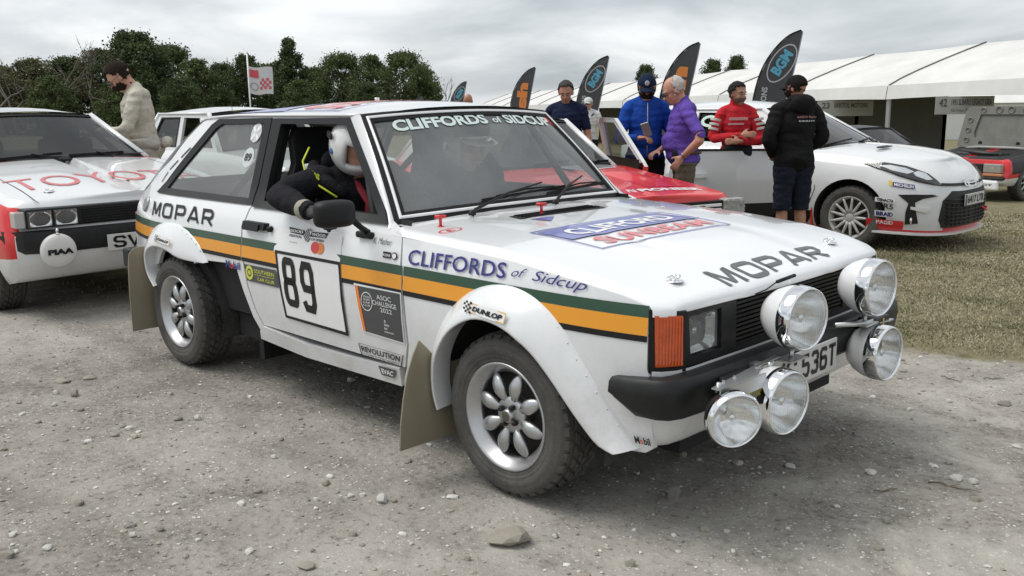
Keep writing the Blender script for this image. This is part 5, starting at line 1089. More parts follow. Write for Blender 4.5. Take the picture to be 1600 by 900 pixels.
for k, (px, D, top, t_) in enumerate(((-8, 70, 18, 'with long branches at the left edge of the picture'), (22, 66, 42, 'second from the left edge'), (5, 70, 30, 'at the left edge of the picture'), (85, 74, 48, 'between the left edge and the man in cream'), (172, 76, 62, 'just left of the head of the man in cream'), (228, 74, 72, 'above the back of the man in cream'), (697, 78, 118, 'small, at the right end of the tree line'), (45, 72, 70, 'low, near the left edge'))):
    p = at(D, ang(px, D)); z = CAM.z + (170 - top) / FOCAL * D; e = empty('bare_tree', p, k * 2.1); e.scale = ((z - p.z) / 9 * .9,) * 2 + ((z - p.z) / 9,); obj('trunk', bm1[k % 2], None, e); tag(e, 'bare grey leafless tree ' + t_, 'tree', 'bare trees in the tree line')

# ================================================================ marquees
PVC = mat('white_pvc_roof', (.66, .65, .62), .5, var=.13, vscale=.6); PVC2 = mat('white_pvc_valance', (.70, .70, .68), .5, var=.06, vscale=1.5); POLE = mat('grey_aluminium_pole', (.42, .43, .44), .4, metal=.6)
def rowp(s, off=0, up=0):       # a point of the marquee row: s along, off metres back from the eave
    return at(20 + 53 * s + .24 * off, 11.1 - 13.1 * s + .97 * off, up)
names = ['nearest, cut by the right edge', 'with the grey post left of the raised red bonnet', 'behind the man in the black hooded top', 'behind the tallest feather flag', 'behind the racing driver in red', 'behind the man in purple', 'behind the man in the blue jacket', 'behind the feather flag with the pale blue ring', 'behind the man in the navy shirt', 'left of the man in navy', 'behind the small feather flag', 'over the roof of the rally car', 'at the far left end of the row']
for k in range(13):
    s0 = -.089 + .089 * k; s1 = s0 + .089; e = empty('marquee', rowp(s0, 0, 0)); O = Vector(e.location)
    tag(e, 'white pitched marquee ' + names[k], 'marquee', 'row of white marquees')
    H = 2.12; HR = 3.28; mb = MB(); us = [0, .12, .3, .5, .7, .88, 1]
    def rf(u, v):
        off = 5.8 * v; t = 1 - abs(2 * v - 1); sag = .05 * math.sin(PI * u) * (1 if 0 < v < 1 else .0) * (1 - t * .3)
        p = rowp(s0 + (s1 - s0) * u, off, 0); return tuple(Vector((p.x, p.y, G(p.x, p.y) + H + (HR - H) * (t ** .86) - sag)) - O)
    mb.grid(rf, us, [0, .06, .15, .28, .4, .5, .6, .8, 1]); obj('roof', mb, PVC, e)
    for u in (0, 1):
        mb = MB(); mb.tube([Vector(rf(u, v)) + Vector((0, 0, .02)) for v in (0, .06, .15, .28, .4, .5)], .022, 5); obj('roof_seam', mb, mat('grey_seam', (.35, .35, .34), .6), e)
    mb = MB(); mb.grid(lambda u, v: tuple(Vector(rowp(s0 + (s1 - s0) * (u), -.03 - .05 * v + .02 * math.sin(u * 21), 0)) - O + Vector((0, 0, H + .02 - .36 * v + .03 * math.sin(PI * u) * v))), [i / 12 for i in range(13)], [0, .5, 1]); obj('valance', mb, PVC2, e)
    for u, of in ((0, .04), (0, 5.7), (1, 5.7)) if k else ((0, .04), (1, .04), (0, 5.7), (1, 5.7)):
        a = rowp(s0 + (s1 - s0) * u, of, 0) - O; mb = MB(); mb.bar(a - Vector((0, 0, .1)), a + Vector((0, 0, H)), .09, .09, up=(1, 0, 0)); obj('leg', mb, POLE, e)
    if k < 8:
        mb = MB(); a = rowp(s0, .05, H - .06) - O; c_ = rowp(s0, 2.9, HR - .12) - O; d_ = rowp(s0, 5.7, H - .06) - O; mb.bar(a, c_, .06, .09); mb.bar(c_, d_, .06, .09); obj('roof_beam', mb, POLE, e)
        mb = MB(); a = rowp(s0, .06, H - .08) - O; b__ = rowp(s1, .06, H - .08) - O; mb.bar(a, b__, .05, .08); obj('eave_beam', mb, POLE, e)
    if 3 <= k <= 9:
        mb = MB(); mb.grid(lambda u, v: tuple(rowp(s0 + (s1 - s0) * u, 5.75, (H) * v) - O), [0, .5, 1], [0.55 if k < 3 else 0, 1]); obj('back_wall', mb, mat('grey_shade_cloth', (.22, .215, .19), .8, var=.1, vscale=2), e)
# gable peak flag at the near corner: small white triangle seen against the sky
def banner(px0, px1, y0, y1, D, lines, label):
    hz_ = lambda p: 162 - .0133 * (p - 800)
    a = at(D, ang(px0, D)); b_ = at(D, ang(px1, D)); zt = CAM.z + (hz_(px0) - y0) / FOCAL * D; zb = CAM.z + (hz_(px0) - y1) / FOCAL * D
    f = lambda u, v, o=0: (a.x + (b_.x - a.x) * u - FW[0] * o, a.y + (b_.y - a.y) * u - FW[1] * o, zb + (zt - zb) * v)
    mb = MB(); mb.prism([(0, 0), (1, 0), (1, 1), (0, 1)], f, .012); o = obj('banner', mb, mat('cream_banner', (.40, .40, .36), .6)); tag(o, label, 'banner', 'name boards hung in the marquees')
    for t_, q, bold in lines: obj('banner_lettering', text(t_, q, f, bold=bold, off=.018), mat('banner_ink', (.10, .10, .09), .6), o)
banner(1453, 1543, 151, 178, 22, [('42', [(.06, .42), (.20, .42), (.20, .88), (.06, .88)], .03), ('1993 SUBARU LEGACY GRA', [(.27, .5), (.96, .5), (.96, .84), (.27, .84)], .02), ('Group A  rally car', [(.27, .1), (.88, .1), (.88, .32), (.27, .32)], .0)], 'pale name board numbered 42 hanging above the raised bonnet')
banner(1272, 1358, 158, 181, 27, [('23', [(.08, .5), (.22, .5), (.22, .92), (.08, .92)], .03), ('BRISTOL MOTORS', [(.30, .55), (.90, .55), (.90, .86), (.30, .86)], .02)], 'pale name board numbered 23 hanging in the second marquee')
# distant white marquees beyond the row
for k, (px, D, l_, t_) in enumerate(((1370, 62, 26, 'seen under the marquee roofs, left of the grey post'), (1560, 70, 30, 'seen under the marquee at the right edge'))):
    p = at(D, ang(px, D)); e = empty('distant_marquee', p, YAW - PI / 2); mb = MB(); mb.box((-l_ / 2, -3, 0), (l_ / 2, 3, 2.3)); obj('wall', mb, PVC2, e); mb = MB(); mb.prism([(-3.2, 2.25), (3.2, 2.25), (0, 3.3)], lambda u, v, o: (-l_ / 2 - .2 + o, u, v), l_ + .4); obj('roof', mb, PVC, e); tag(e, 'long white marquee far off, ' + t_, 'marquee')

# ================================================================ flags
FCL = mat('charcoal_flag_cloth', (.070, .072, .078), .7, var=.15, vscale=2); FBL = mat('flag_pale_blue', (.12, .42, .62), .6); FOR = mat('flag_orange', (.80, .27, .07), .6); FGR = mat('flag_light_grey', (.5, .51, .53), .6)
def feather(px, top, D, kind, label, s=1.0, lean=0):
    hz_ = 162 - .0133 * (px - 800); z = CAM.z + (hz_ - top) / FOCAL * D; p = at(D, ang(px, D) - .9 * s); h = z - p.z; k = h / 3.0; e = empty('feather_flag', p, YAW - PI / 2); tag(e, label, 'feather flag', 'feather flags along the marquees')
    f = lambda u, v, o=0: (u * k, -o - .05 * math.sin(v * 2.2 + u * 3) * u, v * k)
    left = [(0, .45), (0, 1.2), (.0, 1.5), (.04, 1.8), (.13, 2.15), (.27, 2.45), (.47, 2.72), (.68, 2.90), (.90, 2.99)]; right = [(.93, 2.96), (.86, 2.6), (.78, 2.2), (.71, 1.85), (.62, 1.45), (.50, .95), (.36, .55), (.2, .45)]
    mb = MB(); panel(left + right, f, off=0, thick=0, step=.12, mb=mb); obj('cloth', mb, FCL, e)
    mb = MB(); mb.tube([f(u - .012, v, 0) for u, v in [(0, -.05)] + smooth_poly(left, False, 3)], .016, 6); obj('pole', mb, BLACK, e)
    mb = MB(); rr = [(.915, 2.95), (.845, 2.6), (.765, 2.2), (.695, 1.85), (.605, 1.45), (.485, .95)]; mb.rings([[f(u, v, .006), f(u + .022, v, .006)] for u, v in rr], closed=False); obj('hem', mb, mat('flag_hem', (.35, .38, .48), .6), e)
    if kind == 'bgm':
        c0, c1 = .54, 2.36; a = R(58)
        g = lambda u, v, o=0: f(c0 + u * math.cos(a) - v * math.sin(a), c1 + u * math.sin(a) + v * math.cos(a), o)
        mb = strokes([[(.5 + .5 * math.cos(t * 2 * PI / 28), .5 + .5 * math.sin(t * 2 * PI / 28)) for t in range(29)]], [(-.40, -.21), (.40, -.21), (.40, .21), (-.40, .21)], g, .055, off=.008, asp=1.6); obj('ring_emblem', mb, FGR, e)
        obj('flag_lettering', text('BGM', [(-.24, -.10), (.26, -.10), (.26, .12), (-.24, .12)], g, bold=.05, off=.009), FBL, e)
        a2 = R(85); g2 = lambda u, v, o=0: f(.17 + u * math.cos(a2) - v * math.sin(a2), 1.05 + u * math.sin(a2) + v * math.cos(a2), o)
        obj('flag_lettering', text('RESTORATIONS', [(-.1, -.045), (.86, -.045), (.86, .075), (-.1, .075)], g2, bold=.03, off=.009), FGR, e)
    else:
        a2 = R(84); g2 = lambda u, v, o=0: f(.40 + u * math.cos(a2) - v * math.sin(a2), 1.58 + u * math.sin(a2) + v * math.cos(a2), o)
        obj('flag_lettering', text('sh', [(-.05, -.17), (.88, -.17), (.88, .20), (-.05, .20)], g2, bold=.07, off=.009), FOR, e)
    return e
feather(1243, 52, 18.5, 'bgm', 'tallest charcoal feather flag with BGM ring emblem, behind the man in the black hooded top')
feather(1088, 70, 22, 'sh', 'charcoal feather flag with large orange letters behind the man in purple')
feather(950, 90, 27, 'bgm', 'charcoal feather flag with blue emblem behind the man in navy')
feather(837, 107, 36, 'sh', 'small charcoal feather flag with orange letters above the windscreen corner')
feather(731, 128, 55, 'bgm', 'smallest charcoal feather flag showing just above the rally car roof')
feather(668, 150, 60, 'sh', 'dark tip of a feather flag barely showing above the middle of the rally car roof')
# white flag on a mast
p = at(42, ang(403, 42)); e = empty('mast_flag', p, YAW - PI / 2); tag(e, 'white flag with red patches flying from a thin mast before the trees', 'flag')
hm = CAM.z + (167 - 88) / FOCAL * 42 - p.z; mb = MB(); mb.tube([(0, 0, -.1), (0, 0, hm)], .035, 8); obj('mast', mb, VWHITE, e)
ff = lambda u, v, o=0: (u, -o + .10 * math.sin(u * 6 + v * 2) * u, hm - .50 - 1.18 * (1 - v) - .10 * u - .05 * math.sin(u * 5)); mb = MB(); mb.grid(lambda u, v: ff(u, v), [i / 12 * 1.06 for i in range(13)], [0, .25, .5, .75, 1]); obj('cloth', mb, mat('white_flag_cloth', (.62, .61, .64), .7), e)
mb = MB(); mb.grid(lambda u, v: ff(u, v, .02), [.06 + i * .1 for i in range(5)], [.62, .75, .9]); 
for i in range(5):
    for j in range(4):
        if (i + j) % 2 == 0: mb.grid(lambda u, v: ff(u, v, .02), [.50 + i * .10, .60 + i * .10], [.18 + j * .10, .28 + j * .10])
obj('red_patch', mb, mat('flag_red', (.6, .08, .12), .6), e)
obj('grey_ring', strokes([cir], [(.08, .16), (.40, .16), (.40, .42), (.08, .42)], ff, .12, off=.02, asp=1.1), mat('flag_grey', (.25, .27, .33), .6), e)
# ================================================================ the other cars
REDP = mat('rally_red_paint', (.66, .016, .020), .3, coat=.45, dirt=.15); WHITEP = mat('background_white_paint', (.72, .73, .735), .25, coat=.8, dirt=.25); DARKP = mat('dark_grey_paint', (.018, .019, .021), .45, coat=.15, spec=.3)
CARGLASS = glassmat('tinted_car_glass', tint=(.40, .44, .43), gloss=.9, haze=.03, hazecol=(.4, .4, .4)); PLATE = mat('plate_reflective_white', (.60, .60, .58), .4)
def sgp(v, p): return math.copysign(abs(v) ** p, v)
class Car:
    def __init__(s, name, origin, heading, P, label, mats, matfn=None):
        s.P = P; s.e = empty(name, origin, heading); tag(s.e, label, 'car'); s.mats = mats
        nc, ns, nt_ = 12, 16, 9; A = [i / nc for i in range(nc + 1)]; out = []
        prm = [('f', a) for a in A] + [('s', i / ns) for i in range(1, ns)] + [('r', 1 - a) for a in A]
        ts = [0, .05, .15, .3, .45, .6, .72, .84, .93, 1]
        rings_ = []
        for t in ts:
            half = [s.pt(k, a, t) for k, a in prm]; rings_.append(half + [(x, -y, z) for x, y, z in half[::-1][1:-1]])
        top = rings_[-1]
        cr = P.get('crown', .05)
        for q in (.985, .93, .8, .6, .35, .1): rings_.append([(x, y * q, z + cr * (1 - q * q) * P.get('cw', lambda x: 1)(x)) for x, y, z in top])
        bot = [[(x, y * q, z) for x, y, z in rings_[0]] for q in (.1, .6)]
        mb = MB(); mb.rings(bot + rings_, closed=True)
        if matfn: mb.m = [matfn(Vector([sum(mb.v[i][k] for i in f) / len(f) for k in range(3)])) for f in mb.f]
        # close the two slits left on the centreline
        me = mesh_of('body', mb, mats); bm = bmesh.new(); bm.from_mesh(me); n = len(rings_[0])
        bm.verts.ensure_lookup_table(); bmesh.ops.holes_fill(bm, edges=[e for e in bm.edges if e.is_boundary], sides=0); bmesh.ops.recalc_face_normals(bm, faces=bm.faces[:]); bm.to_mesh(me); bm.free()
        o = obj('body', me, None, s.e)
        cut = MB()
        for ax_ in (0, -P['wb']):
            for sd_ in (-1, 1):
                r = P['arch']; y0 = sd_ * (P['w'] - .30); y1 = sd_ * (P['w'] + .3)
                cut.lathe([(.001, 0), (r, 0), (r, abs(y1 - y0)), (.001, abs(y1 - y0))], M=Matrix.Translation((ax_, min(y0, y1), P['wr'] + .01)) @ Matrix.Rotation(-PI / 2, 4, 'X'), n=36, m=len(mats) - 1)
        cme = mesh_of('cutter', cut, mats); bm = bmesh.new(); bm.from_mesh(cme); bmesh.ops.remove_doubles(bm, verts=bm.verts[:], dist=.002); bmesh.ops.recalc_face_normals(bm, faces=bm.faces[:]); bm.to_mesh(cme); bm.free()
        c = bpy.data.objects.new('cutter', cme); COL.objects.link(c); c.parent = s.e; md = o.modifiers.new('b', 'BOOLEAN'); md.object = c; md.operation = 'DIFFERENCE'; md.solver = 'EXACT'
        bpy.context.view_layer.update(); apply_mods(o); bpy.data.objects.remove(c); auto_smooth(o, 38); s.body = o
    def pt(s, k, a, t, o=0):
        P = s.P; th = a * PI / 2; n = P.get('n', 2.9)
        wv = P['w'] * P['wt'](t); xf = P['xf'] + P['dxf'](t); xr = P['xr'] + P['dxr'](t)
        if k == 'f': x = xf - P['rf'] * (1 - math.cos(th) ** (2 / n)) if a < 1 else xf - P['rf']; y = wv * (math.sin(th) ** (2 / n))
        elif k == 'r': x = xr + P['rr'] * (1 - math.cos(th) ** (2 / n)) if a < 1 else xr + P['rr']; y = wv * (math.sin(th) ** (2 / n))
        else: x = (xf - P['rf']) + ((xr + P['rr']) - (xf - P['rf'])) * a; y = wv
        y *= 1 + P.get('bulge', 0) * (math.exp(-(x / .42) ** 2) + math.exp(-((x + P['wb']) / .42) ** 2)) * math.exp(-((t - .5) / .35) ** 2)
        zt = lerp_tab(P['zs'], x); zb = lerp_tab(P['zb'], x) if isinstance(P['zb'], list) else P['zb']; return (x, y, zb + (zt - zb) * t)
    def surf(s, side):
        # a: 0 nose centre .. 1 end of the corner .. then metres back along the side; t: 0 sill .. 1 shoulder
        def base(a, t):
            if a < 0: p = s.pt('f', -a, t); return Vector((p[0], -side * p[1], p[2]))
            if a <= 1: p = s.pt('f', a, t)
            else:
                P = s.P; tot = (P['xf'] - P['rf']) - (P['xr'] + P['rr']); p = s.pt('s', min(1, (a - 1) / tot), t)
            return Vector((p[0], side * p[1], p[2]))
        def f(a, t, o=0):
            p = base(a, t); du = base(a + .01, t) - base(a - .01, t); dv = base(a, t + .01) - base(a, t - .01); n = du.cross(dv)
            if n.length > 1e-9: n.normalize()
            if n.dot(Vector((.4 if a < 1 else 0, side, .1))) < 0: n = -n
            return tuple(p + n * o)
        return f
    def top(s):
        P = s.P
        def f(y, nx, o=0):
            x = -nx; half = P['w'] * P['wt'](1); q = min(1, abs(y) / half); return (x, y, lerp_tab(P['zs'], x) + P.get('crown', .05) * (1 - q * q) * P.get('cw', lambda x: 1)(x) + o)
        return f
    def ring_on(s, name, outline, f, m, off=.006, thick=.012, holes=(), step=.05, parent=None):
        mb = MB(); panel(outline, f, holes, off=off, thick=thick, step=step, mb=mb); return obj(name, mb, m, parent or s.e)
    def green(s, g, frame, parts=True):
        # g: ws base/top x, rear base/top x, widths, roof z, window holes
        wb_, wt_, zr = g['wb'], g['wt'], g['zr']; zb_ = lambda x: lerp_tab(s.P['zs'], x) - .004
        yw = lambda x, z: wb_ + (wt_ - wb_) * (z - zb_(x)) / (zr - zb_(x))
        for sd_ in (-1, 1):
            f = lambda x, z, o=0, sd_=sd_: (x, sd_ * (yw(x, z) + o), z)
            zc = lambda x: zb_(x)
            ol = [(g['rb'], zc(g['rb'])), (g['wbx'], zc(g['wbx'])), (g['wtx'], zr), (g['rt'], zr)]
            mb = MB(); panel(ol, f, g['win'], thick=.03, step=.12, mb=mb); obj('window_frame', mb, frame, s.e)
            for w_ in g['win']:
                if sd_ in g.get('open', ()) and w_ is g['win'][0]: continue
                mb = MB(); panel(w_, f, off=-.012, thick=0, step=.2, mb=mb); pane = obj('side_window', mb, CARGLASS, s.e)
                mb = MB(); panel(shrink(w_, -.012), f, [shrink(w_, .018)], off=.004, thick=.01, step=.2, mb=mb); obj('window_seal', mb, RUBBER, pane)
        W = lambda u, t, o=0: tuple(Vector((g['wbx'] + g.get('bow', .10) * (1 - u * u), wb_ * u * .985, zb_(g['wbx']) + g.get('wbz', .02) * (1 - u * u))).lerp(Vector((g['wtx'] + g.get('bow', .1) * .6 * (1 - u * u), wt_ * u * .985, zr + .025 * (1 - u * u))), t) + Vector((.7, 0, .7)) * o)
        s.W = W
        mb = MB(); mb.grid(W, [-1 + i / 8 for i in range(17)], [0, .25, .5, .75, 1]); ws_ = obj('windscreen', mb, CARGLASS, s.e)
        P_ = lambda d, o: [W(u, t, o) for u, t in [(-1 + d + (2 - 2 * d) * i / 16, d * 1.2) for i in range(16)] + [(1 - d, d * 1.2 + (1 - 2.4 * d) * i / 6) for i in range(6)] + [(1 - d - (2 - 2 * d) * i / 16, 1 - d * 1.2) for i in range(16)] + [(-1 + d, 1 - d * 1.2 - (1 - 2.4 * d) * i / 6) for i in range(6)]]
        mb = MB(); mb.rings([P_(-.01, -.01), P_(0, .008), P_(.045, .008), P_(.045, -.005)], smooth=False); obj('windscreen_seal', mb, RUBBER, ws_)
        mb = MB(); mb.grid(lambda u, t: tuple(Vector((g['rb'], wb_ * u * .96, zb_(g['rb']))).lerp(Vector((g['rt'], wt_ * u * .98, zr + .02 * (1 - u * u))), t)), [-1 + i / 6 for i in range(13)], [0, .5, 1]); obj('rear_window', mb, CARGLASS, s.e)
        mb = MB(); cr = g.get('rcrown', .05)
        def rf_(y, q):
            xf_ = W(y, 1)[0]; x = xf_ + (g['rt'] - xf_) * q; return (x + (.012 if q == 0 else 0), wt_ * y, zr + .025 * (1 - y * y) * (1 - q) + .02 * (1 - y * y) * q + cr * (1 - abs(y) ** 2.5) * math.sin(PI * (.08 + .84 * q)) + .006 - (.03 if abs(y) == 1 else 0) * 0)
        mb.grid(rf_, [-1, -.97, -.9, -.75, -.5, -.25, 0, .25, .5, .75, .9, .97, 1], [0, .06, .15, .3, .5, .7, .85, .95, 1]); obj('roof', mb, frame, s.e)
        for sd_ in (-1, 1):
            mb = MB(); mb.tube([(x, sd_ * (wt_ + .004), zr + .004) for x in (g['wtx'], (g['wtx'] + g['rt']) / 2, g['rt'])], .014, 6); obj('gutter', mb, frame, s.e)
            mb = MB(); mb.tube([Vector(W(sd_ * .995, t, .0)) for t in (0, .5, 1)], .028, 8); obj('windscreen_pillar', mb, frame, s.e)
            mb = MB(); mb.tube([(g['rb'], sd_ * wb_ * .97, zb_(g['rb'])), (g['rt'], sd_ * wt_ * .98, zr)], .03, 8); obj('rear_pillar', mb, frame, s.e)
        mb = MB(); mb.grid(lambda y, q: (g['wtx'] - .05 + (g['rt'] - g['wtx'] + .10) * q, (wt_ - .03) * y, zr - .012 + .03 * (1 - y * y)), [-1, -.5, 0, .5, 1], [0, .5, 1]); obj('roof_lining', mb, DARK, s.e)
        for y_ in (-1, 1): mb = MB(); mb.tube([(g['rb'] + .12, y_ * (wb_ - .10), zb_(g['rb'])), (g['rt'] + .10, y_ * (wt_ - .08), zr - .03), (g['wtx'] - .12, y_ * (wt_ - .08), zr - .03), (g['wbx'] - .25, y_ * (wb_ - .10), zb_(g['wbx']))], .025, 6); obj('roll_cage', mb, BLACK, s.e)
        # dark cabin floor, dashboard, seats, wheel
        mb = MB(); z0 = zb_(g['wbx']); mb.box((g['wbx'] - .30, -wb_ + .06, z0 - .02), (g['wbx'] + .02, wb_ - .06, z0 + .045), bev=.015); obj('dashboard', mb, DARK, s.e)
        lid = MB(); lid.grid(lambda x, y: (x, y * (wb_ - .02), lerp_tab(s.P['zs'], x) + s.P.get('crown', .05) + .006), [g['rb'] + .02, (g['rb'] + g['wbx']) / 2, g['wbx'] - .02], [-1, 0, 1]); obj('cabin_floor', lid, DARK, s.e)
        for sd_ in (-1, 1):
            mb = MB(); x = g['wbx'] - .75; mb.box((x - .12, sd_ * .36 - .22, z0 - .1), (x, sd_ * .36 + .22, z0 + .16), bev=.04); mb.box((x - .14, sd_ * .36 - .13, z0 + .1), (x - .03, sd_ * .36 + .13, z0 + .31), bev=.04); obj('seat', mb, mat('black_seat_cloth', (.012, .012, .014), .85), s.e)
    def wheels(s, hubs='spoke', rimcol=None, n=12, steer=0, tw=.19):
        P = s.P; r = P['wr']; tk = mesh_of('tyre', tyre_mb(r, tw, r * .66, 34, False), [TYRE, TREAD, TLET]); recalc(tk); mb = MB(); rr = r * .66
        mb.lathe([(rr - .006, -tw + .01), (rr * .9, -tw * .6), (rr * .86, -.055), (rr * .90, -.03), (rr * .97, -.008), (rr + .004, -.004), (rr + .004, -.012)], n=40)
        mb.lathe([(0, -.02), (rr * .18, -.02), (rr * .26, -.028), (rr * .30, -.05)], n=24)
        for j in range(n):
            M = Matrix.Rotation(2 * PI * j / n, 4, 'Z'); rg = []
            for i in range(5):
                t = i / 4; x = rr * (.22 + .72 * t); wv = rr * (.075 if hubs == 'spoke' else .16) * (1.2 - .5 * t); z = -.030 + .012 * t; rg.append([M @ Vector((x, wv * math.cos(a), z + .012 * math.sin(a))) for a in [2 * PI * q / 8 for q in range(8)]])
            mb.rings(rg, caps=(True, True))
        rk = mesh_of('rim', mb, rimcol or ALLOY); recalc(rk); dk = MB(); dk.lathe([(.001, -.07), (rr * .9, -.07)], n=24); dk = mesh_of('brake_disc', dk, MATS['dark_brake']); first = True
        for ax_ in (0, -P['wb']):
            for sd_ in (-1, 1):
                e = empty('wheel', (ax_, sd_ * (P['w'] * P.get('trk', 1.0) - .005), r), 0, s.e); e.rotation_mode = 'XYZ'; e.rotation_euler = (PI / 2 if sd_ < 0 else -PI / 2, 0, steer if ax_ == 0 else 0)
                obj('tyre', tk, None, e); obj('rim', rk, None, e); obj('brake_disc', dk, None, e)
const = lambda v: (lambda t: v)
def tabf(tab): return lambda t: lerp_tab(tab, t)
def quad4(x0, z0, x1, z1): return [(x0, z0), (x1, z0), (x1, z1), (x0, z1)]
BODYW = tabf([(0, .93), (.1, .97), (.35, 1), (.6, 1), (.8, .985), (.93, .955), (1, .90)])
# ---- white and red coupe behind, at the left
P = dict(wb=2.5, xf=.70, xr=-3.35, w=.83, rf=.22, rr=.3, n=3.4, arch=.355, wr=.295, zb=[(.2, .20), (.6, .28), (.7, .31)], crown=.035, wt=BODYW, bulge=.035,
         dxf=tabf([(0, -.10), (.12, -.02), (.3, .02), (.62, .03), (.66, -.02), (.9, -.05), (1, -.09)]), dxr=const(0), zs=[(-3.3, .92), (-.75, .945), (-.3, .90), (.3, .825), (.60, .765), (.7, .74)])
def mf(c):
    if abs(c.y) > .72 and .42 < c.z < .74 and -3.2 < c.x < .62: return 1
    if c.x < -.80 and abs(c.y) < .66 and c.z > .93: return 2
    if -.86 < c.x < -.66 and c.z > .92: return 1
    return 0
cel = Car('rally_coupe', (-4.70, -.26, G(-4.7, -.26)), 0, P, 'white and red rally coupe with red bonnet letters and a round white lamp cover', [WHITEP, REDP, DARK, WELL], mf)
g = dict(wbx=-.78, wtx=-1.42, rb=-3.0, rt=-2.35, wb=.715, wt=.54, zr=1.285, bow=.12, win=[[(-2.02, .985), (-.98, .985), (-1.46, 1.245), (-2.02, 1.25)], [(-2.75, .985), (-2.10, .985), (-2.10, 1.25), (-2.40, 1.245)]])
cel.green(g, WHITEP); cel.wheels()
sf = cel.surf(-1); tf = cel.top(); ce = cel.e
# front furniture in plain local coordinates, x = .72 is the nose plane
def mirror_box(name, x0, x1, y0, y1, z0, z1, m, parent, bev=.006, both_=True):
    o = None
    for s in ((-1, 1) if both_ else (-1,)):
        mb = MB(); mb.box((x0, min(s * y0, s * y1), z0), (x1, max(s * y0, s * y1), z1), bev=bev); o = obj(name, mb, m, parent)
    return o
mb = MB(); mb.box((.55, -.74, .615), (.70, .74, .735), bev=.01); obj('grille_panel', mb, BLACK, ce)
for i in range(6):
    mb = MB(); z = .63 + i * .0165; mb.box((.69, -.40, z), (.712, .40, z + .006)); obj('slat', mb, PLASTIC, ce)
for s in (-1, 1):
    for y0 in (.430, .585):
        mb = MB(); mb.box((.69, min(s * y0, s * (y0 + .145)), .620), (.708, max(s * y0, s * (y0 + .145)), .722), bev=.006); h = obj('headlight', mb, mat('headlight_rim', (.12, .12, .12), .3, metal=.8), ce)
        yc_ = s * (y0 + .0725); mb = MB(); mb.grid(lambda u, v: (.712 - .03 * (1 - min(1, u * u + v * v)), yc_ + u * .064, .671 + v * .043), [-1 + i / 5 for i in range(11)], [-1 + i / 4 for i in range(9)]); obj('reflector', mb, REFL, h)
        mb = MB(); mb.add([(.716, yc_ + a * .066, .671 + b * .045) for a, b in ((-1, -1), (1, -1), (1, 1), (-1, 1))], [(0, 1, 2, 3)]); obj('lens', mb, LENS, h)
    mb = MB(); mb.box((.60, min(s * .738, s * .80), .620), (.69, max(s * .738, s * .80), .722), bev=.008); obj('front_indicator', mb, mat('clear_indicator', (.42, .42, .40), .15, coat=1), ce)
rings_ = []
BPc = [(.20, -.835), (.30, -.845), (.55, -.83), (.68, -.76), (.74, -.62), (.755, 0)]; BPc = BPc + [(x, -y) for x, y in BPc[::-1][1:]]
mb = MB(); mb.rings([[(x - .05, y * .94, .60), (x, y, .595), (x + .008, y * 1.005, .56), (x + .004, y, .48), (x - .02, y * .985, .455), (x - .06, y * .93, .455)] for x, y in BPc], caps=(True, True)); auto_smooth(obj('front_bumper', mb, PLASTIC, ce), 35)
M = Matrix.Translation((.80, -.595, .475)) @ Matrix.Rotation(PI / 2, 4, 'Y') @ Matrix.Rotation(0, 4, 'Z')
le = empty('covered_lamp', (0, 0, 0), 0, ce); mb = MB(); mb.lathe([(.001, .018), (.06, .016), (.095, .006), (.106, -.008), (.107, -.03)], M=M, n=40); obj('lamp_cover', mb, mat('white_lamp_cover', (.68, .67, .64), .4), le)
mb = MB(); mb.lathe([(.106, -.03), (.09, -.08), (.04, -.11), (.001, -.11)], M=M, n=32); mb.lathe([(.012, 0), (.008, .015), (.012, .022), (.004, .034), (.001, .036)], M=Matrix.Translation((.79, -.595, .580)), n=10); obj('lamp_bowl', mb, CHROME, le)
obj('lamp_lettering', text('PIAA', [(-.672, .455), (-.518, .455), (-.518, .490), (-.672, .490)], lambda u, v, o=0: (.8205 + o - .6 * max(0, abs(u + .595) - .05) ** 1.2 * .25, u, v), bold=.06), INK, le)
mb = MB(); mb.box((.765, -.285, .435), (.775, .245, .540), bev=.003); npc = obj('number_plate', mb, PLATE, ce)
obj('plate_lettering', word('SVR', [(-.245, .452), (.02, .452), (.02, .525), (-.245, .525)], lambda u, v, o=0: (.775 + o, u, v), w=.19, gap=.25, asp=.62, off=.0016), INK, npc)
mb = MB(); mb.add([(.715, -.10, .37), (.715, -.085, .37), (.715, -.05, .415), (.715, -.065, .415)], [(0, 1, 2, 3)]); obj('tow_strap', mb, REDV, ce)
obj('bonnet_lettering', text('TOYOTA', [(-.655, -.36), (.66, -.36), (.66, -.02), (-.655, -.02)], tf, bold=-.004, off=.003), mat('red_bonnet_vinyl', (.60, .10, .10), .35, coat=.4), ce)
for y in (-.50, .50):
    mb = MB(); M2 = Matrix.Translation(tf(y, -.44)); mb.lathe([(0, .004), (.03, .004), (.032, 0)], M=M2, n=16); mb.tube([M2 @ Vector((.018 * math.cos(t), .03 * math.sin(t), .012)) for t in [k * .6 for k in range(10)]], .005, 6); obj('bonnet_pin', mb, CHROME, ce)
for s in (-1, 1):
    mb = MB(); mb.add([tf(s * y, -x, o) for x in [-.6 + 1.25 * i / 8 for i in range(9)] for y, o in ((.632, .0015), (.638, .0015))], [(2 * i, 2 * i + 1, 2 * i + 3, 2 * i + 2) for i in range(8)]); obj('bonnet_shut_line', mb, INK, ce)
sq = MB()
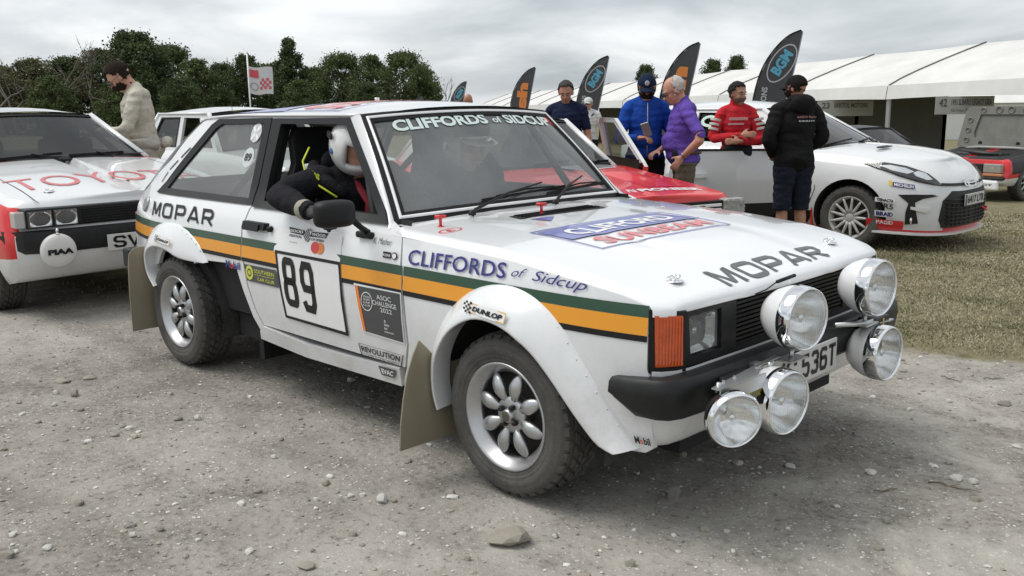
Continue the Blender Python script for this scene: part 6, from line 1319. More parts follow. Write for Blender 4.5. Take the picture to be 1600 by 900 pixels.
for k, (y0, x0) in enumerate(((-.35, -.36), (-.10, -.38), (.12, -.36))): 
    r_ = random.Random(k); pts = [(y0 + i * .022, -(x0 + r_.uniform(-.03, .03))) for i in range(9)]
    for a, b in zip(pts, pts[1:]): sq.add([tf(a[0], a[1], .002), tf(a[0], a[1] + .005, .002), tf(b[0], b[1] + .005, .002), tf(b[0], b[1], .002)], [(0, 1, 2, 3)])
tag(obj('signatures', sq, INKG, ce), kind='stuff')
for a, b, c_ in (((-.05, .03, .03), (-.62, .05), (.02, .10)), ((.55, .03, .03), (.08, .05), (.74, .09))):
    w_ = MB(); w_.tube([cel.W(a[0], 0, .02), cel.W((b[0] + c_[0]) / 2, .10, .03)], .007, 6); w2 = obj('wiper', w_, BLACK, ce); w_ = MB(); w_.bar(cel.W(b[0], b[1], .02), cel.W(c_[0], c_[1], .02), .012, .02); obj('wiper_blade', w_, RUBBER, w2)
mb = MB(); mb.ellipsoid(sf(1.75, .98, .10), (.05, .08, .06)); obj('door_mirror', mb, BLACK, ce)
# ---- white saloon further back, behind the rally car roof
P = dict(wb=2.4, xf=.62, xr=-3.1, w=.78, rf=.12, rr=.2, n=4.5, arch=.33, wr=.285, zb=.22, crown=.03, wt=BODYW, bulge=.05, dxf=tabf([(0, -.06), (.3, .02), (.9, 0), (1, -.04)]), dxr=const(0), zs=[(-3.1, .90), (-.8, .925), (.4, .85), (.62, .80)])
esc = Car('rally_saloon', (-6.45, 2.72, G(-6.45, 2.72)), 0, P, 'boxy white rally saloon with a radio aerial on its roof', [WHITEP, REDP, DARK, WELL], lambda c: 2 if (c.x < -.85 and abs(c.y) < .6 and c.z > .91) else 0)
g = dict(wbx=-.82, wtx=-1.22, rb=-2.85, rt=-2.45, wb=.68, wt=.57, zr=1.335, bow=.04, win=[[(-1.78, .965), (-.98, .965), (-1.27, 1.29), (-1.78, 1.295)], [(-2.55, .965), (-1.88, .965), (-1.88, 1.295), (-2.35, 1.29)]], open=(-1,))
esc.green(g, WHITEP); esc.wheels(n=8, hubs='x')
mb = MB(); mb.box((.60, -.70, .56), (.64, .70, .74), bev=.008); obj('grille_panel', mb, BLACK, esc.e)
for s in (-1, 1):
    mb = MB(); mb.lathe([(.001, .012), (.06, .010), (.085, 0), (.088, -.02)], M=Matrix.Translation((.645, s * .56, .65)) @ Matrix.Rotation(PI / 2, 4, 'Y'), n=24); obj('headlight', mb, REFL, esc.e)
mb = MB(); mb.box((.62, -.76, .42), (.70, .76, .50), bev=.015); obj('front_bumper', mb, CHROME, esc.e)
mb = MB(); mb.tube([(-1.9, .1, 1.37), (-1.9, .1, 1.41), (-1.92, .09, 2.0)], [.012, .006, .003], 6); obj('aerial', mb, BLACK, esc.e)
# ---- red coupe with PIONEER on its bonnet, behind the windscreen
P = dict(wb=2.45, xf=.76, xr=-2.95, w=.80, rf=.16, rr=.25, n=4, arch=.35, wr=.30, zb=.22, crown=.035, wt=BODYW, bulge=.03, dxf=tabf([(0, -.06), (.3, .0), (.55, 0), (.93, -.02), (1, -.03)]), dxr=const(0), zs=[(-3.0, .84), (-.62, .845), (-.2, .80), (.5, .73), (.78, .69)])
def mf(c):
    if c.x < -.85 and abs(c.y) < .55 and c.z > .84: return 2
    if c.z < .60 or (c.x > .68 and c.z < .66): return 1
    return 0
redc = Car('red_rally_coupe', (-2.54, 2.75, G(-2.54, 2.75)), -.288, P, 'bright red coupe with a taped headlight and one door open', [REDP, WHITEP, DARK, WELL], mf)
g = dict(wbx=-.64, wtx=-1.28, rb=-2.75, rt=-2.2, wb=.61, wt=.50, zr=1.235, bow=.08, win=[[(-2.0, .885), (-.90, .885), (-1.42, 1.195), (-2.0, 1.2)]], open=(1,))
redc.green(g, WHITEP); redc.wheels(n=6); tf = redc.top(); e = redc.e
obj('bonnet_lettering', text('PIONEER', [(-.02, -.60), (.56, -.60), (.56, -.52), (-.02, -.52)], tf, bold=.04, off=.004), VWHITE, e)
mb = strokes([[(0, 0), (.3, 1), (.6, 0)], [(.5, 1), (.8, 0), (1, 1)]], [(-.13, -.60), (-.05, -.60), (-.05, -.52), (-.13, -.52)], tf, .16, off=.004, asp=1.2); obj('sponsor_emblem', mb, VWHITE, e)
for s in (-1, 1):
    mb = MB(); mb.grid(lambda u, v: tf(s * (.14 + .36 * u), .30 - .75 * v, .035 * math.sin(PI * u) * math.sin(PI * min(1, v * 1.4 + .02)) + .001), [i / 8 for i in range(9)], [i / 10 for i in range(11)]); obj('bonnet_bulge', mb, REDP, e)
mb = MB(); panel([(-.12, .62), (.50, .62), (.50, .50), (.10, .34)], tf, off=.004, thick=0, step=.1, mb=mb); obj('grey_vent', mb, mat('grey_mesh', (.13, .13, .13), .6), e)
mb = MB(); panel([(-.15, .64), (.52, .64), (.52, .49), (.10, .315)], tf, [[(-.12, .62), (.50, .62), (.50, .50), (.10, .34)]], off=.0035, thick=0, step=.1, mb=mb); obj('vent_edge', mb, VWHITE, e)
mb = MB(); mb.box((.70, -.60, .655), (.775, .60, .668)); obj('bonnet_gap', mb, BLACK, e)
for z in (.625, .590, .555): mb = MB(); mb.box((.75, -.58, z), (.785, .58, z + .022), bev=.004); obj('slat', mb, VWHITE, e)
mb = MB(); mb.box((.70, -.60, .54), (.765, .60, .66)); obj('grille_backing', mb, BLACK, e)
for s in (-1, 1):
    mb = MB(); mb.box((.70, min(s * .60, s * .80), .53), (.80, max(s * .60, s * .80), .68), bev=.02); o = obj('taped_headlight', mb, mat('grey_lamp_tape', (.30, .30, .29), .35, var=.5, vscale=25, bump=.6, bscale=40, coat=.5), e)
mb = MB(); mb.box((.77, .35, .585), (.80, .41, .64), bev=.005); obj('bonnet_catch', mb, BLACK, e)
mb = MB(); mb.box((.66, -.80, .30), (.80, .80, .50), bev=.04); obj('front_bumper', mb, WHITEP, e)
de = empty('open_door', (-.50, .86, .0), R(-15), e)
DF = lambda x, z, o=0: (x, o - .30 * max(0, z - .84), z)
wn = [(-.88, .87), (-.10, .87), (-.48, 1.215), (-.80, 1.215)]
mb = MB(); panel([(-.96, .84), (-.0, .84), (-.03, .88), (-.44, 1.255), (-.84, 1.255), (-.93, 1.2)], DF, [wn], thick=.035, step=.12, mb=mb); obj('door_window_frame', mb, WHITEP, de)
mb = MB(); panel([(-.96, .30), (-.0, .30), (-.0, .84), (-.96, .84)], DF, thick=.05, step=.15, mb=mb); obj('door_skin', mb, REDP, de)
mb = MB(); panel([(-.92, .34), (-.04, .34), (-.04, .90), (-.92, .90)], lambda x, z, o=0: (x, o - .055 - .25 * max(0, z - .84), z), thick=.01, step=.15, mb=mb); obj('door_trim', mb, BLACK, de)
mb = MB(); panel(wn, DF, off=-.02, thick=0, step=.2, mb=mb); obj('door_glass', mb, CARGLASS, de)
for a in (-.3, .45):
    w_ = MB(); w_.tube([redc.W(a, 0, .02), redc.W(a + .3, .10, .03)], .007, 6); w2 = obj('wiper', w_, BLACK, e); w_ = MB(); w_.bar(redc.W(a - .1, .05, .02), redc.W(a + .5, .10, .02), .012, .02); obj('wiper_blade', w_, RUBBER, w2)
# ---- white hot hatch on the right
P = dict(wb=2.56, xf=.85, xr=-3.15, w=.90, rf=.62, rr=.45, n=2.7, arch=.375, wr=.315, zb=[(-1, .22), (.5, .20), (.8, .18)], crown=.055, bulge=.035,
         wt=tabf([(0, .95), (.1, .98), (.35, 1), (.6, .99), (.8, .965), (.93, .91), (1, .84)]), cw=lambda x: max(.25, min(1, 1 - (x - .2) * .9)), dxf=tabf([(0, -.03), (.1, .0), (.3, .0), (.55, .0), (.75, -.03), (.9, -.10), (1, -.24)]), dxr=tabf([(0, .05), (1, 0)]), zs=[(-3.15, 1.05), (-2.3, 1.02), (-.9, .985), (-.45, .97), (0, .945), (.35, .905), (.6, .855), (.8, .80), (.86, .77)])
yar = Car('white_hot_hatch', (-1.955, 6.83, G(-1.955, 6.4)), 0, P, 'modern white hatchback with sponsor stickers and a red front lip, on the grass', [WHITEP, REDP, DARK, WELL], lambda c: 1 if (c.z < .245 and c.x > .30) else (2 if (c.x < -.75 and abs(c.y) < .68 and c.z > .975) else 0))
g = dict(wbx=-.45, wtx=-1.18, rb=-3.0, rt=-2.75, wb=.745, wt=.57, zr=1.375, bow=.16, wbz=.03, rcrown=.07, win=[[(-1.98, 1.03), (-.78, 1.01), (-1.28, 1.335), (-1.98, 1.345)], [(-2.8, 1.06), (-2.06, 1.03), (-2.06, 1.345), (-2.62, 1.33)]])
g['open'] = (-1,); yar.green(g, WHITEP); yar.wheels(n=13, rimcol=mat('pale_grey_wheel', (.50, .50, .48), .4, coat=.3, dirt=.3), tw=.20); yf = yar.surf(-1); tf = yar.top(); e = yar.e; yfp = yar.surf(-1)
hl = [(1.03, .885), (.86, .93), (.66, .925), (.47, .87), (.40, .80), (.36, .735), (.47, .74), (.62, .755), (.80, .80), (.95, .845)]
for s in (-1, 1):
    f = yar.surf(s); h = yar.ring_on('headlight', hl, f, BLACK, off=.010, thick=.02, step=.05); inner = shrink(hl, .028)
    mb = MB(); panel([(.93, .885), (.84, .905), (.70, .90), (.62, .87), (.70, .83), (.84, .845)], f, off=.013, thick=0, step=.04, mb=mb); obj('headlight_reflector', mb, REFL, h)
    mb = MB(); panel([(.58, .885), (.50, .865), (.45, .80), (.52, .785), (.62, .815), (.64, .85)], f, off=.013, thick=0, step=.04, mb=mb); obj('headlight_reflector', mb, REFL, h)
    mb = MB(); panel(shrink(hl, .012), f, off=.017, thick=0, step=.05, mb=mb); obj('headlight_cover', mb, LENS, h)
    mb = MB(); panel([(.82, .545), (.66, .575), (.48, .60), (.42, .585), (.58, .53), (.66, .46), (.645, .34), (.62, .16), (.75, .13), (.745, .30), (.72, .44)], f, off=.006, thick=.02, step=.05, mb=mb); iv = obj('side_intake', mb, BLACK, e)
    mb = MB(); panel([(.50, .385), (.70, .40), (.70, .36), (.54, .33)], f, off=.02, thick=.02, step=.05, mb=mb); obj('intake_blade', mb, WHITEP, iv)
    mb = MB(); mb.lathe([(.001, .01), (.028, .008), (.034, 0)], M=Matrix.Translation(f(.69, .20, .01)) @ Matrix.Rotation(PI / 2, 4, 'Y'), n=16); obj('fog_lamp', mb, REFL, iv)
f = yar.surf(-1)
gz = [(-.36, .10), (.36, .10), (.40, .22), (.36, .52), (.24, .66), (-.24, .66), (-.36, .52), (-.40, .22)]
mb = MB(); panel(gz, f, off=.006, thick=.02, step=.05, mb=mb); grl = obj('lower_grille', mb, BLACK, e)
for k in range(7):
    v = .17 + k * .06; mb = MB(); pts = [f(-.33 + .066 * i, v, .014) for i in range(11)]; mb.tube(pts, .006, 5); obj('slat', mb, PLASTIC, grl)
mb = MB()
for k in range(12): u = -.30 + k * .055; mb.tube([f(u, .13, .012), f(u, .50, .012)], .004, 4)
tag(obj('grille_mesh', mb, PLASTIC, grl), kind='stuff')
mb = MB(); panel([(-.36, .735), (.36, .735), (.36, .765), (-.36, .765)], f, off=.010, thick=.02, step=.05, mb=mb); obj('upper_grille_bar', mb, BLACK, e)
cbm = strokes([cir], [(-.075, .71), (.075, .71), (.075, .80), (-.075, .80)], f, .14, off=.022, asp=1.25); strokes([[(.5 + .24 * math.cos(t * 2 * PI / 20), .5 + .5 * math.sin(t * 2 * PI / 20)) for t in range(21)]], [(-.075, .71), (.075, .71), (.075, .80), (-.075, .80)], f, .12, off=.022, asp=1.25, mb=cbm); strokes([[(.5 + .5 * math.cos(t * 2 * PI / 20), .68 + .2 * math.sin(t * 2 * PI / 20)) for t in range(21)]], [(-.075, .71), (.075, .71), (.075, .80), (-.075, .80)], f, .12, off=.022, asp=1.25, mb=cbm); obj('oval_emblem', cbm, CHROME, e)
mb = MB(); mb.box((.868, -.26, .435), (.876, .26, .548), bev=.003); npy = obj('number_plate', mb, PLATE, e); mb = MB(); mb.box((.8765, -.255, .438), (.878, -.215, .545)); obj('plate_band', mb, BLUE, npy)
pf_ = lambda u, v, o=0: (.877 + o, u, v)
obj('plate_lettering', text('6417 LTR', [(-.195, .455), (.24, .455), (.24, .53), (-.195, .53)], pf_, bold=.02), INK, npy)
mb = MB(); mb.tube([f(-.20 + .0, .30, .02), f(-.17, .34, .06), f(-.11, .30, .07), f(-.06, .36, .05)], .010, 6); obj('red_tow_strap', mb, REDV, e)
mb = MB(); mb.rings([[Vector(f(u, .0, .0)) + Vector((0, 0, .0)), Vector(f(u, .0, .05)) + Vector((0, 0, -.0)), Vector(f(u, .0, .05)) + Vector((0, 0, .018)), Vector(f(u, .02, .0))] for u in [-.98 + .098 * i for i in range(21)]], smooth=False); obj('front_splitter', mb, WHITEP, e)
S_ = lambda x0, t0, x1, t1: [(x0, t0), (x1, t0), (x1, t1), (x0, t1)]
def ysign(x0, t0, x1, t1, mbg, txt, mt, bold=.03, off=.008, pad=.15):
    b = None
    if mbg: mb = MB(); panel(S_(x0, t0, x1, t1), f, off=off, thick=0, step=.05, mb=mb); b = obj('sponsor_sticker', mb, mbg, e)
    dx_ = (x1 - x0) * .06; dt = (t1 - t0) * pad; obj('sponsor_lettering', text(txt, S_(x0 + dx_, t0 + dt, x1 - dx_, t1 - dt), f, bold=bold, off=off + .002), mt, b or e)
ysign(.86, .645, .66, .705, BLUE, 'MICHELIN', VWHITE); 
mb = MB(); panel(S_(.89, .65, .865, .715), f, off=.008, thick=0, mb=mb); obj('sponsor_sticker', mb, mat('yellow_sticker', (.8, .6, .03), .4), e)
ysign(.985, .415, .845, .475, VWHITE, 'TENACTA', INK, .05); ysign(.985, .33, .845, .40, None, 'KR5', INK, .02, pad=0); ysign(.985, .215, .845, .30, VWHITE, 'BRAID', BLUE, .05); ysign(.985, .115, .845, .165, None, 'PAGID', VWHITE, .02, pad=0)
mb = MB(); panel(S_(1.05, .03, .76, .175), f, off=.005, thick=0, step=.05, mb=mb); obj('red_corner_panel', mb, REDV, e)
mb = MB(); panel([(2.12, .025), (1.62 + .05, .025), (1.62, .20), (2.95, .20), (2.95, .025)], f, off=.006, thick=0, step=.08, mb=mb); sb_ = obj('sill_band', mb, INK, e)
# door shut lines, handle, mirror, door number disc, bonnet louvre
def line_on(pts, m, w_, name, off=.003):
    mb = MB(); n = len(pts)
    for (a, b) in zip(pts, pts[1:]):
        d = Vector((b[0] - a[0], b[1] - a[1])); q = Vector((-d.y, d.x)).normalized() * w_; mb.add([f(a[0] - q.x, a[1] - q.y, off), f(b[0] - q.x, b[1] - q.y, off), f(b[0] + q.x, b[1] + q.y, off), f(a[0] + q.x, a[1] + q.y, off)], [(0, 1, 2, 3)])
    return obj(name, mb, m, e)
SHUT = mat('shut_line_shadow', (.05, .05, .05), .8)
line_on([(1.62, .97), (1.60, .8), (1.60, .5), (1.66, .3), (1.72, .20)], SHUT, .004, 'door_shut_line'); line_on([(2.90, .97), (2.96, .8), (2.97, .6), (2.92, .4), (2.80, .2)], SHUT, .004, 'door_shut_line')
M = Matrix.Translation((-.80, -.98, 1.03)); mb = MB(); mb.ellipsoid((-.80, -.99, 1.035), (.06, .115, .075)); mb.tube([(-.80, -.86, .99), (-.80, -.94, 1.0)], .02, 6); obj('door_mirror', mb, BLACK, e)
mb = MB(); panel([(-.12, -.02), (-.32, -.01), (-.36, .02), (-.34, .05), (-.14, .03)], lambda u, v, o=0: tf(u, v, o), off=.006, thick=.01, step=.04, mb=mb); o = obj('bonnet_louvre', mb, BLACK, e); o.location = (.10, -.12, 0)
mb = MB(); mb.tube([yar.W(-.85, .05, .02), yar.W(-.2, .11, .03)], .010, 6); mb.tube([yar.W(-.1, .04, .02), yar.W(.5, .10, .03)], .010, 6); obj('wiper', mb, BLACK, e)
obj('window_sticker', strokes([cir], [(-1.90, 1.20), (-1.72, 1.20), (-1.72, 1.30), (-1.90, 1.30)], lambda x, z, o=0: (x, -(.745 + (.57 - .745) * (z - .99) / .385 + .006 + o), z), .3, asp=1.4), mat('pale_green_sticker', (.55, .70, .62), .5), e)
mb = MB(); pass
# the near front door stands open; the racing driver waits behind it
dr = empty('open_door', (-.80, -.905, 0), R(55), e)
def DY(x, z, o=0): return (x, -o + .10 * max(0, z - .72) * 1.0 - .03 * math.cos((z - .55) * 2.6), z)
mb = MB(); panel([(-1.16, .30), (-.02, .28), (-.0, .60), (-.02, .96), (-1.10, .985), (-1.19, .75)], DY, thick=.09, step=.07, mb=mb); obj('door_skin', mb, WHITEP, dr)
mb = MB(); panel([(-1.16, .30), (-.02, .28), (-.02, .42), (-1.17, .42)], DY, off=.004, thick=0, step=.07, mb=mb); obj('door_sill_band', mb, INK, dr)
obj('door_lettering', text('MONTE', [(-1.05, .315), (-.35, .31), (-.35, .40), (-1.05, .405)], DY, bold=.03, off=.006), VWHITE, dr)
mb = MB(); mb.bar((-1.12, .03, .985), (-.02, .03, .965), .05, .02); mb.bar((-1.10, .03, .98), (-1.06, .10, 1.36), .02, .03); obj('door_top_seal', mb, RUBBER, dr)
mb = MB(); mb.prism([(-.98, .70), (-.78, .705), (-.78, .745), (-.98, .74)], lambda u, v, o: DY(u, v, o), .035); obj('door_handle', mb, WHITEP, dr)
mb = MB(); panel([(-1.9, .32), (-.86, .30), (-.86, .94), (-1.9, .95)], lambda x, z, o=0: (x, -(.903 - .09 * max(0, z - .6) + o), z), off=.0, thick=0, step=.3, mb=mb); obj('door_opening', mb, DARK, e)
# red mud flaps of the hatch
for s in (-1, 1): mb = MB(); mb.box((-.40, min(s * .70, s * .90), .05), (-.385, max(s * .70, s * .90), .40)); obj('mudflap', mb, REDP, e)
# ---- red hatch with its bonnet raised, far right
P = dict(wb=2.42, xf=.68, xr=-2.9, w=.79, rf=.14, rr=.2, n=4, arch=.34, wr=.29, zb=.26, crown=.0, wt=BODYW, bulge=.06, dxf=tabf([(0, -.05), (.15, .04), (.30, .03), (.32, -.01), (1, -.05)]), dxr=const(0), zs=[(-2.9, .80), (-.7, .81), (-.3, .76), (.45, .68), (.68, .645)])
o_ = at(14.55, ang(1608, 14.55)); hd = R(-102); o_ = Vector((o_.x - .79 * math.cos(hd + PI / 2), o_.y - .79 * math.sin(hd + PI / 2), 0)); o_.z = G(o_.x, o_.y)
def mf(c):
    if c.z < .40: return 1
    if c.x < -.72 and abs(c.y) < .6 and c.z > .79: return 2
    if c.z > .64 and c.x < .56 and abs(c.y) < .64: return 2
    if c.x < .42: return 4
    return 0
peu = Car('red_rally_hatch', o_, hd, P, 'red and black hatchback with its grey bonnet raised', [REDP, WHITEP, DARK, WELL, DARKP, WELL], mf)
peu.P['zs'] = P['zs']; g = dict(wbx=-.75, wtx=-1.25, rb=-2.7, rt=-2.4, wb=.67, wt=.56, zr=1.22, bow=.06, win=[[(-1.9, .86), (-.93, .86), (-1.31, 1.17), (-1.9, 1.175)]])
peu.green(g, DARKP); peu.wheels(n=10); e = peu.e
BEN = mat('grey_bonnet_underside', (.16, .16, .14), .5, var=.15, vscale=6)
H0 = Vector((-.60, 0, .81)); ang_ = R(100); hf = lambda u, v, o=0: (H0.x + math.cos(ang_) * v * 1.0 - math.sin(ang_) * -o * -1, u * (.66 - .06 * v), H0.z + math.sin(ang_) * v + math.cos(ang_) * -o * -1)
hf = lambda u, v, o=0: (H0.x + .10 - .12 * v + o, u * (.74 - .07 * v), H0.z + .66 * v)
ol = [(-1, .0), (-.96, -.03), (.96, -.03), (1, .0), (1, .9), (.94, 1.0), (-.94, 1.0), (-1, .9)]; win_ = [(-.62, .22), (.62, .22), (.66, .35), (.60, .80), (-.60, .80), (-.66, .35)]
mb = MB(); panel(ol, hf, [win_], off=.03, thick=.03, step=.12, mb=mb); rb_ = obj('raised_bonnet', mb, BEN, e)
mb = MB(); panel(ol, hf, off=0, thick=.02, step=.2, mb=mb); obj('bonnet_skin', mb, BEN, rb_)
for (u, v, r_) in ((-.8, .15, .045), (-.82, .4, .045), (-.82, .65, .045), (.8, .15, .045), (.82, .4, .05), (.82, .65, .05), (-.55, .9, .045), (-.15, .91, .06), (.15, .91, .06), (.5, .9, .045), (.75, .88, .03)):
    mb = MB(); M = Matrix.Translation(hf(u, v, .03)) @ Matrix.Rotation(PI / 2, 4, 'Y'); mb.lathe([(r_ * .6, .0), (r_ * .72, .012), (r_, .016), (r_ * 1.12, 0)], M=M, n=18); obj('pressed_ring', mb, BEN, rb_)
for u in (-.45, .42): mb = MB(); mb.lathe([(.001, .002), (.035, .002)], M=Matrix.Translation(hf(u, .08, .031)) @ Matrix.Rotation(PI / 2, 4, 'Y'), n=14); obj('hinge_hole', mb, INK, rb_)
mb = MB(); mb.box((-.45, -.5, .60), (.45, .5, .69), bev=.03); mb.box((-.2, -.35, .67), (.2, .1, .75), bev=.03); mb.tube([(-.3, -.5, .72), (.1, -.3, .76), (.3, .2, .74), (.1, .5, .72)], .03, 8); mb.tube([(-.4, .4, .74), (.2, .4, .72)], .025, 8); obj('engine', mb, mat('engine_grey', (.05, .05, .05), .5, metal=.5), e)
mb = MB(); mb.tube([(-.50, -.62, .77), (-.40, -.3, .80), (-.4, .3, .80), (-.5, .62, .77)], .025, 8); obj('strut_brace', mb, mat('brace_grey', (.3, .3, .28), .5), e)
mb = MB(); mb.box((.64, -.42, .46), (.69, .42, .60), bev=.01); obj('grille_panel', mb, BLACK, e)
for s in (-1, 1):
    mb = MB(); mb.box((.62, min(s * .43, s * .72), .465), (.695, max(s * .43, s * .72), .605), bev=.015); h = obj('headlight', mb, mat('headlight_glass_grey', (.30, .30, .28), .1, coat=1), e); mb = MB(); mb.grid(lambda u, v: (.698 - .01 * (u * u + v * v), s * .575 + u * .12, .535 + v * .055), [-1, -.5, 0, .5, 1], [-1, 0, 1]); obj('reflector', mb, REFL, h)
    mb = MB(); mb.box((.63, min(s * .43, s * .74), .415), (.70, max(s * .43, s * .74), .46), bev=.01); obj('front_indicator', mb, mat('pale_orange_lens', (.55, .22, .10), .2, coat=1), e)
    mb = MB(); panel([(-.75, .32), (-.30, .33), (-.38, .86), (-.72, .88)], lambda x, z, o=0, s=s: (x, s * (.785 + o), z), off=.0, thick=.01, mb=mb)
mb = MB(); mb.box((.60, -.77, .36), (.72, .77, .41), bev=.02); obj('front_bumper', mb, BLACK, e)
obj('bumper_lettering', text('PEUGEOT', [(.10, .27), (.62, .27), (.62, .30), (.10, .30)], lambda u, v, o=0: (.735 + o, u, v), bold=.03), INK, e)
mb = MB(); mb.box((.66, -.70, .20), (.732, .70, .355), bev=.03); obj('front_apron', mb, VWHITE, e)
# ---- dark car with a roll cage half hidden behind the hatch
P = dict(wb=2.4, xf=.7, xr=-2.9, w=.78, rf=.3, rr=.3, n=3, arch=.34, wr=.29, zb=.25, crown=.03, wt=BODYW, dxf=const(0), dxr=const(0), zs=[(-2.9, .72), (-.7, .74), (.7, .58)])
o_ = at(17.5, ang(1440, 17.5)); dk_ = Car('dark_rally_car', (o_.x, o_.y, G(o_.x, o_.y)), R(-20), P, 'dark grey rally car under the marquee, mostly hidden behind the modern white hatchback', [DARKP, REDP, DARK, WELL], lambda c: 0)
dk_.green(dict(wbx=-.75, wtx=-1.3, rb=-2.7, rt=-2.2, wb=.66, wt=.54, zr=1.06, win=[[(-1.9, .78), (-.95, .78), (-1.36, 1.02), (-1.9, 1.025)]]), DARKP); dk_.wheels(n=8)
# ================================================================ people
SKIN = mat('skin', (.50, .27, .19), .5, var=.08, vscale=20, spec=.35); SKIN2 = mat('tanned_skin', (.42, .21, .14), .5, var=.08, vscale=20, spec=.35)
def cloth(name, col, b=.8, v=.12): return mat(name, col, .9, var=v, vscale=7, bump=b, bscale=13, bdist=.035, spec=.15)
def cone_pts(p, q, r0, r1, n=12):
    mb = MB(); p = Vector(p); q = Vector(q); d = (q - p); l = d.length
    if l < 1e-6: l = 1e-6; d = Vector((0, 0, 1e-6))
    d = d / l; pts = []; rs = []
    for k in (-1, -.85, -.5, 0): t = k * r0; pts.append(p + d * t); rs.append(math.sqrt(max(r0 * r0 - t * t, 1e-6)) if k > -1 else r0 * .08)
    for k in (0, .5, .85, 1): t = k * r1; pts.append(q + d * t); rs.append(math.sqrt(max(r1 * r1 - t * t, 1e-6)) if k < 1 else r1 * .08)
    mb.tube(pts, rs, n); return mb
class Person:
    # local frame: +x is where the hips face, +y their left, z up, origin between the feet
    def __init__(s, loc, heading, label, scale=1.0, group=None, voxel=.0105):
        s.e = empty('person', loc, heading); s.e.scale = (scale,) * 3; tag(s.e, label, 'person', group); s.pr = []; s.voxel = voxel; s.mats = {}
    def cone(s, reg, p, q, r0, r1, sx=1, sy=1):
        s.pr.append((reg, 'c', Vector(p), Vector(q), r0, r1, None))
    def ell(s, reg, c, r, rot=None):
        s.pr.append((reg, 'e', Vector(c), Vector(r), 0, 0, rot or Matrix.Identity(3)))
    def head(s, c, yaw=0, pitch=0, roll=0, k=1.0, beard=False, jaw=1.0):
        # c = centre of the skull; the head turns on the neck
        M = (Matrix.Rotation(yaw, 3, 'Z') @ Matrix.Rotation(pitch, 3, 'Y') @ Matrix.Rotation(roll, 3, 'X')); c = Vector(c); s.hc = c; s.hM = M; s.hk = k
        T_ = lambda v: c + M @ (Vector(v) * k)
        s.ell('head', T_((-.012, 0, .022)), Vector((.098, .077, .098)) * k, M); s.ell('head', T_((.028, 0, -.045)), Vector((.064, .058, .072)) * k, M)
        s.ell('head', T_((.052, 0, -.088)), Vector((.034, .036, .026)) * k * jaw, M); s.ell('head', T_((.062, 0, .022)), Vector((.034, .055, .020)) * k, M)
        s.cone('head', T_((.084, 0, .008)), T_((.106, 0, -.030)), .009 * k, .015 * k)
        s.cone('head', T_((.078, -.012, -.066)), T_((.078, .012, -.066)), .013 * k, .013 * k)
        for y in (-1, 1): s.ell('head', T_((-.010, y * .080, -.012)), Vector((.020, .010, .033)) * k, M); s.ell('head', T_((.052, y * .036, -.030)), Vector((.030, .026, .026)) * k, M)
        s.neck_top = T_((-.022, 0, -.075))
    def part(s, name, mb, m, smooth=True): return obj(name, mb, m, s.e)
    def build(s, regions, skin=SKIN, off=.006, hem=None):
        # regions: {region: (child name, material, offset)}: clothing shells cut from the body surface
        mb = MB()
        for reg, ty, a, b, r0, r1, rot in s.pr:
            if ty == 'c': t = cone_pts(a, b, r0, r1); mb.add(t.v, t.f, 0, True)
            else:
                t = MB(); t.ellipsoid((0, 0, 0), b, n=16, k=10); mb.add([tuple(rot @ Vector(v) + a) for v in t.v], t.f, 0, True)
        o = obj('body', mb, skin, s.e); md = o.modifiers.new('r', 'REMESH'); md.mode = 'VOXEL'; md.voxel_size = s.voxel; md.use_smooth_shade = True
        sm = o.modifiers.new('s', 'SMOOTH'); sm.iterations = 5; sm.factor = .55
        bpy.context.view_layer.update(); apply_mods(o); me = o.data; n = len(me.vertices); co = np.empty(n * 3, np.float32); me.vertices.foreach_get('co', co); co = co.reshape(-1, 3); no = np.empty(n * 3, np.float32); me.vertices.foreach_get('normal', no); no = no.reshape(-1, 3)
        regs = sorted({p[0] for p in s.pr}); D = np.full((n, len(regs)), 9., np.float32)
        for reg, ty, a, b, r0, r1, rot in s.pr:
            a_ = np.array(a); j = regs.index(reg)
            if ty == 'c':
                ab = np.array(b) - a_; t = np.clip(((co - a_) @ ab) / max(ab @ ab, 1e-9), 0, 1); d = np.linalg.norm(co - a_ - t[:, None] * ab, axis=1) - (r0 + (r1 - r0) * t)
            else: q = (co - a_) @ np.array(rot); rr = np.array(b); kk = np.linalg.norm(q / rr, axis=1); d = (kk - 1) * rr.min()
            D[:, j] = np.minimum(D[:, j], d)
        lab = D.argmin(1); loops = np.empty(len(me.loops), np.int32); me.loops.foreach_get('vertex_index', loops); nl = np.empty(len(me.polygons), np.int32); me.polygons.foreach_get('loop_total', nl); st = np.empty(len(me.polygons), np.int32); me.polygons.foreach_get('loop_start', st)
        me.polygons.foreach_set('use_smooth', np.ones(len(me.polygons), bool)); s.body = o; shells = {}
        for r_, v in regions.items(): shells.setdefault(v[0], []).append((r_, v))
        if hem is not None:
            tp = [regs.index(r_) for r_ in ('torso', 'pelvis', 'thigh') if r_ in regs]; isb = np.isin(lab, tp); low = co[:, 2] < hem
            lab[isb & ~low] = regs.index('torso'); lab[isb & low & (lab == regs.index('torso'))] = regs.index('pelvis')
        faces = [loops[a:a + k] for a, k in zip(st, nl)]; fl = lab[loops[st]]
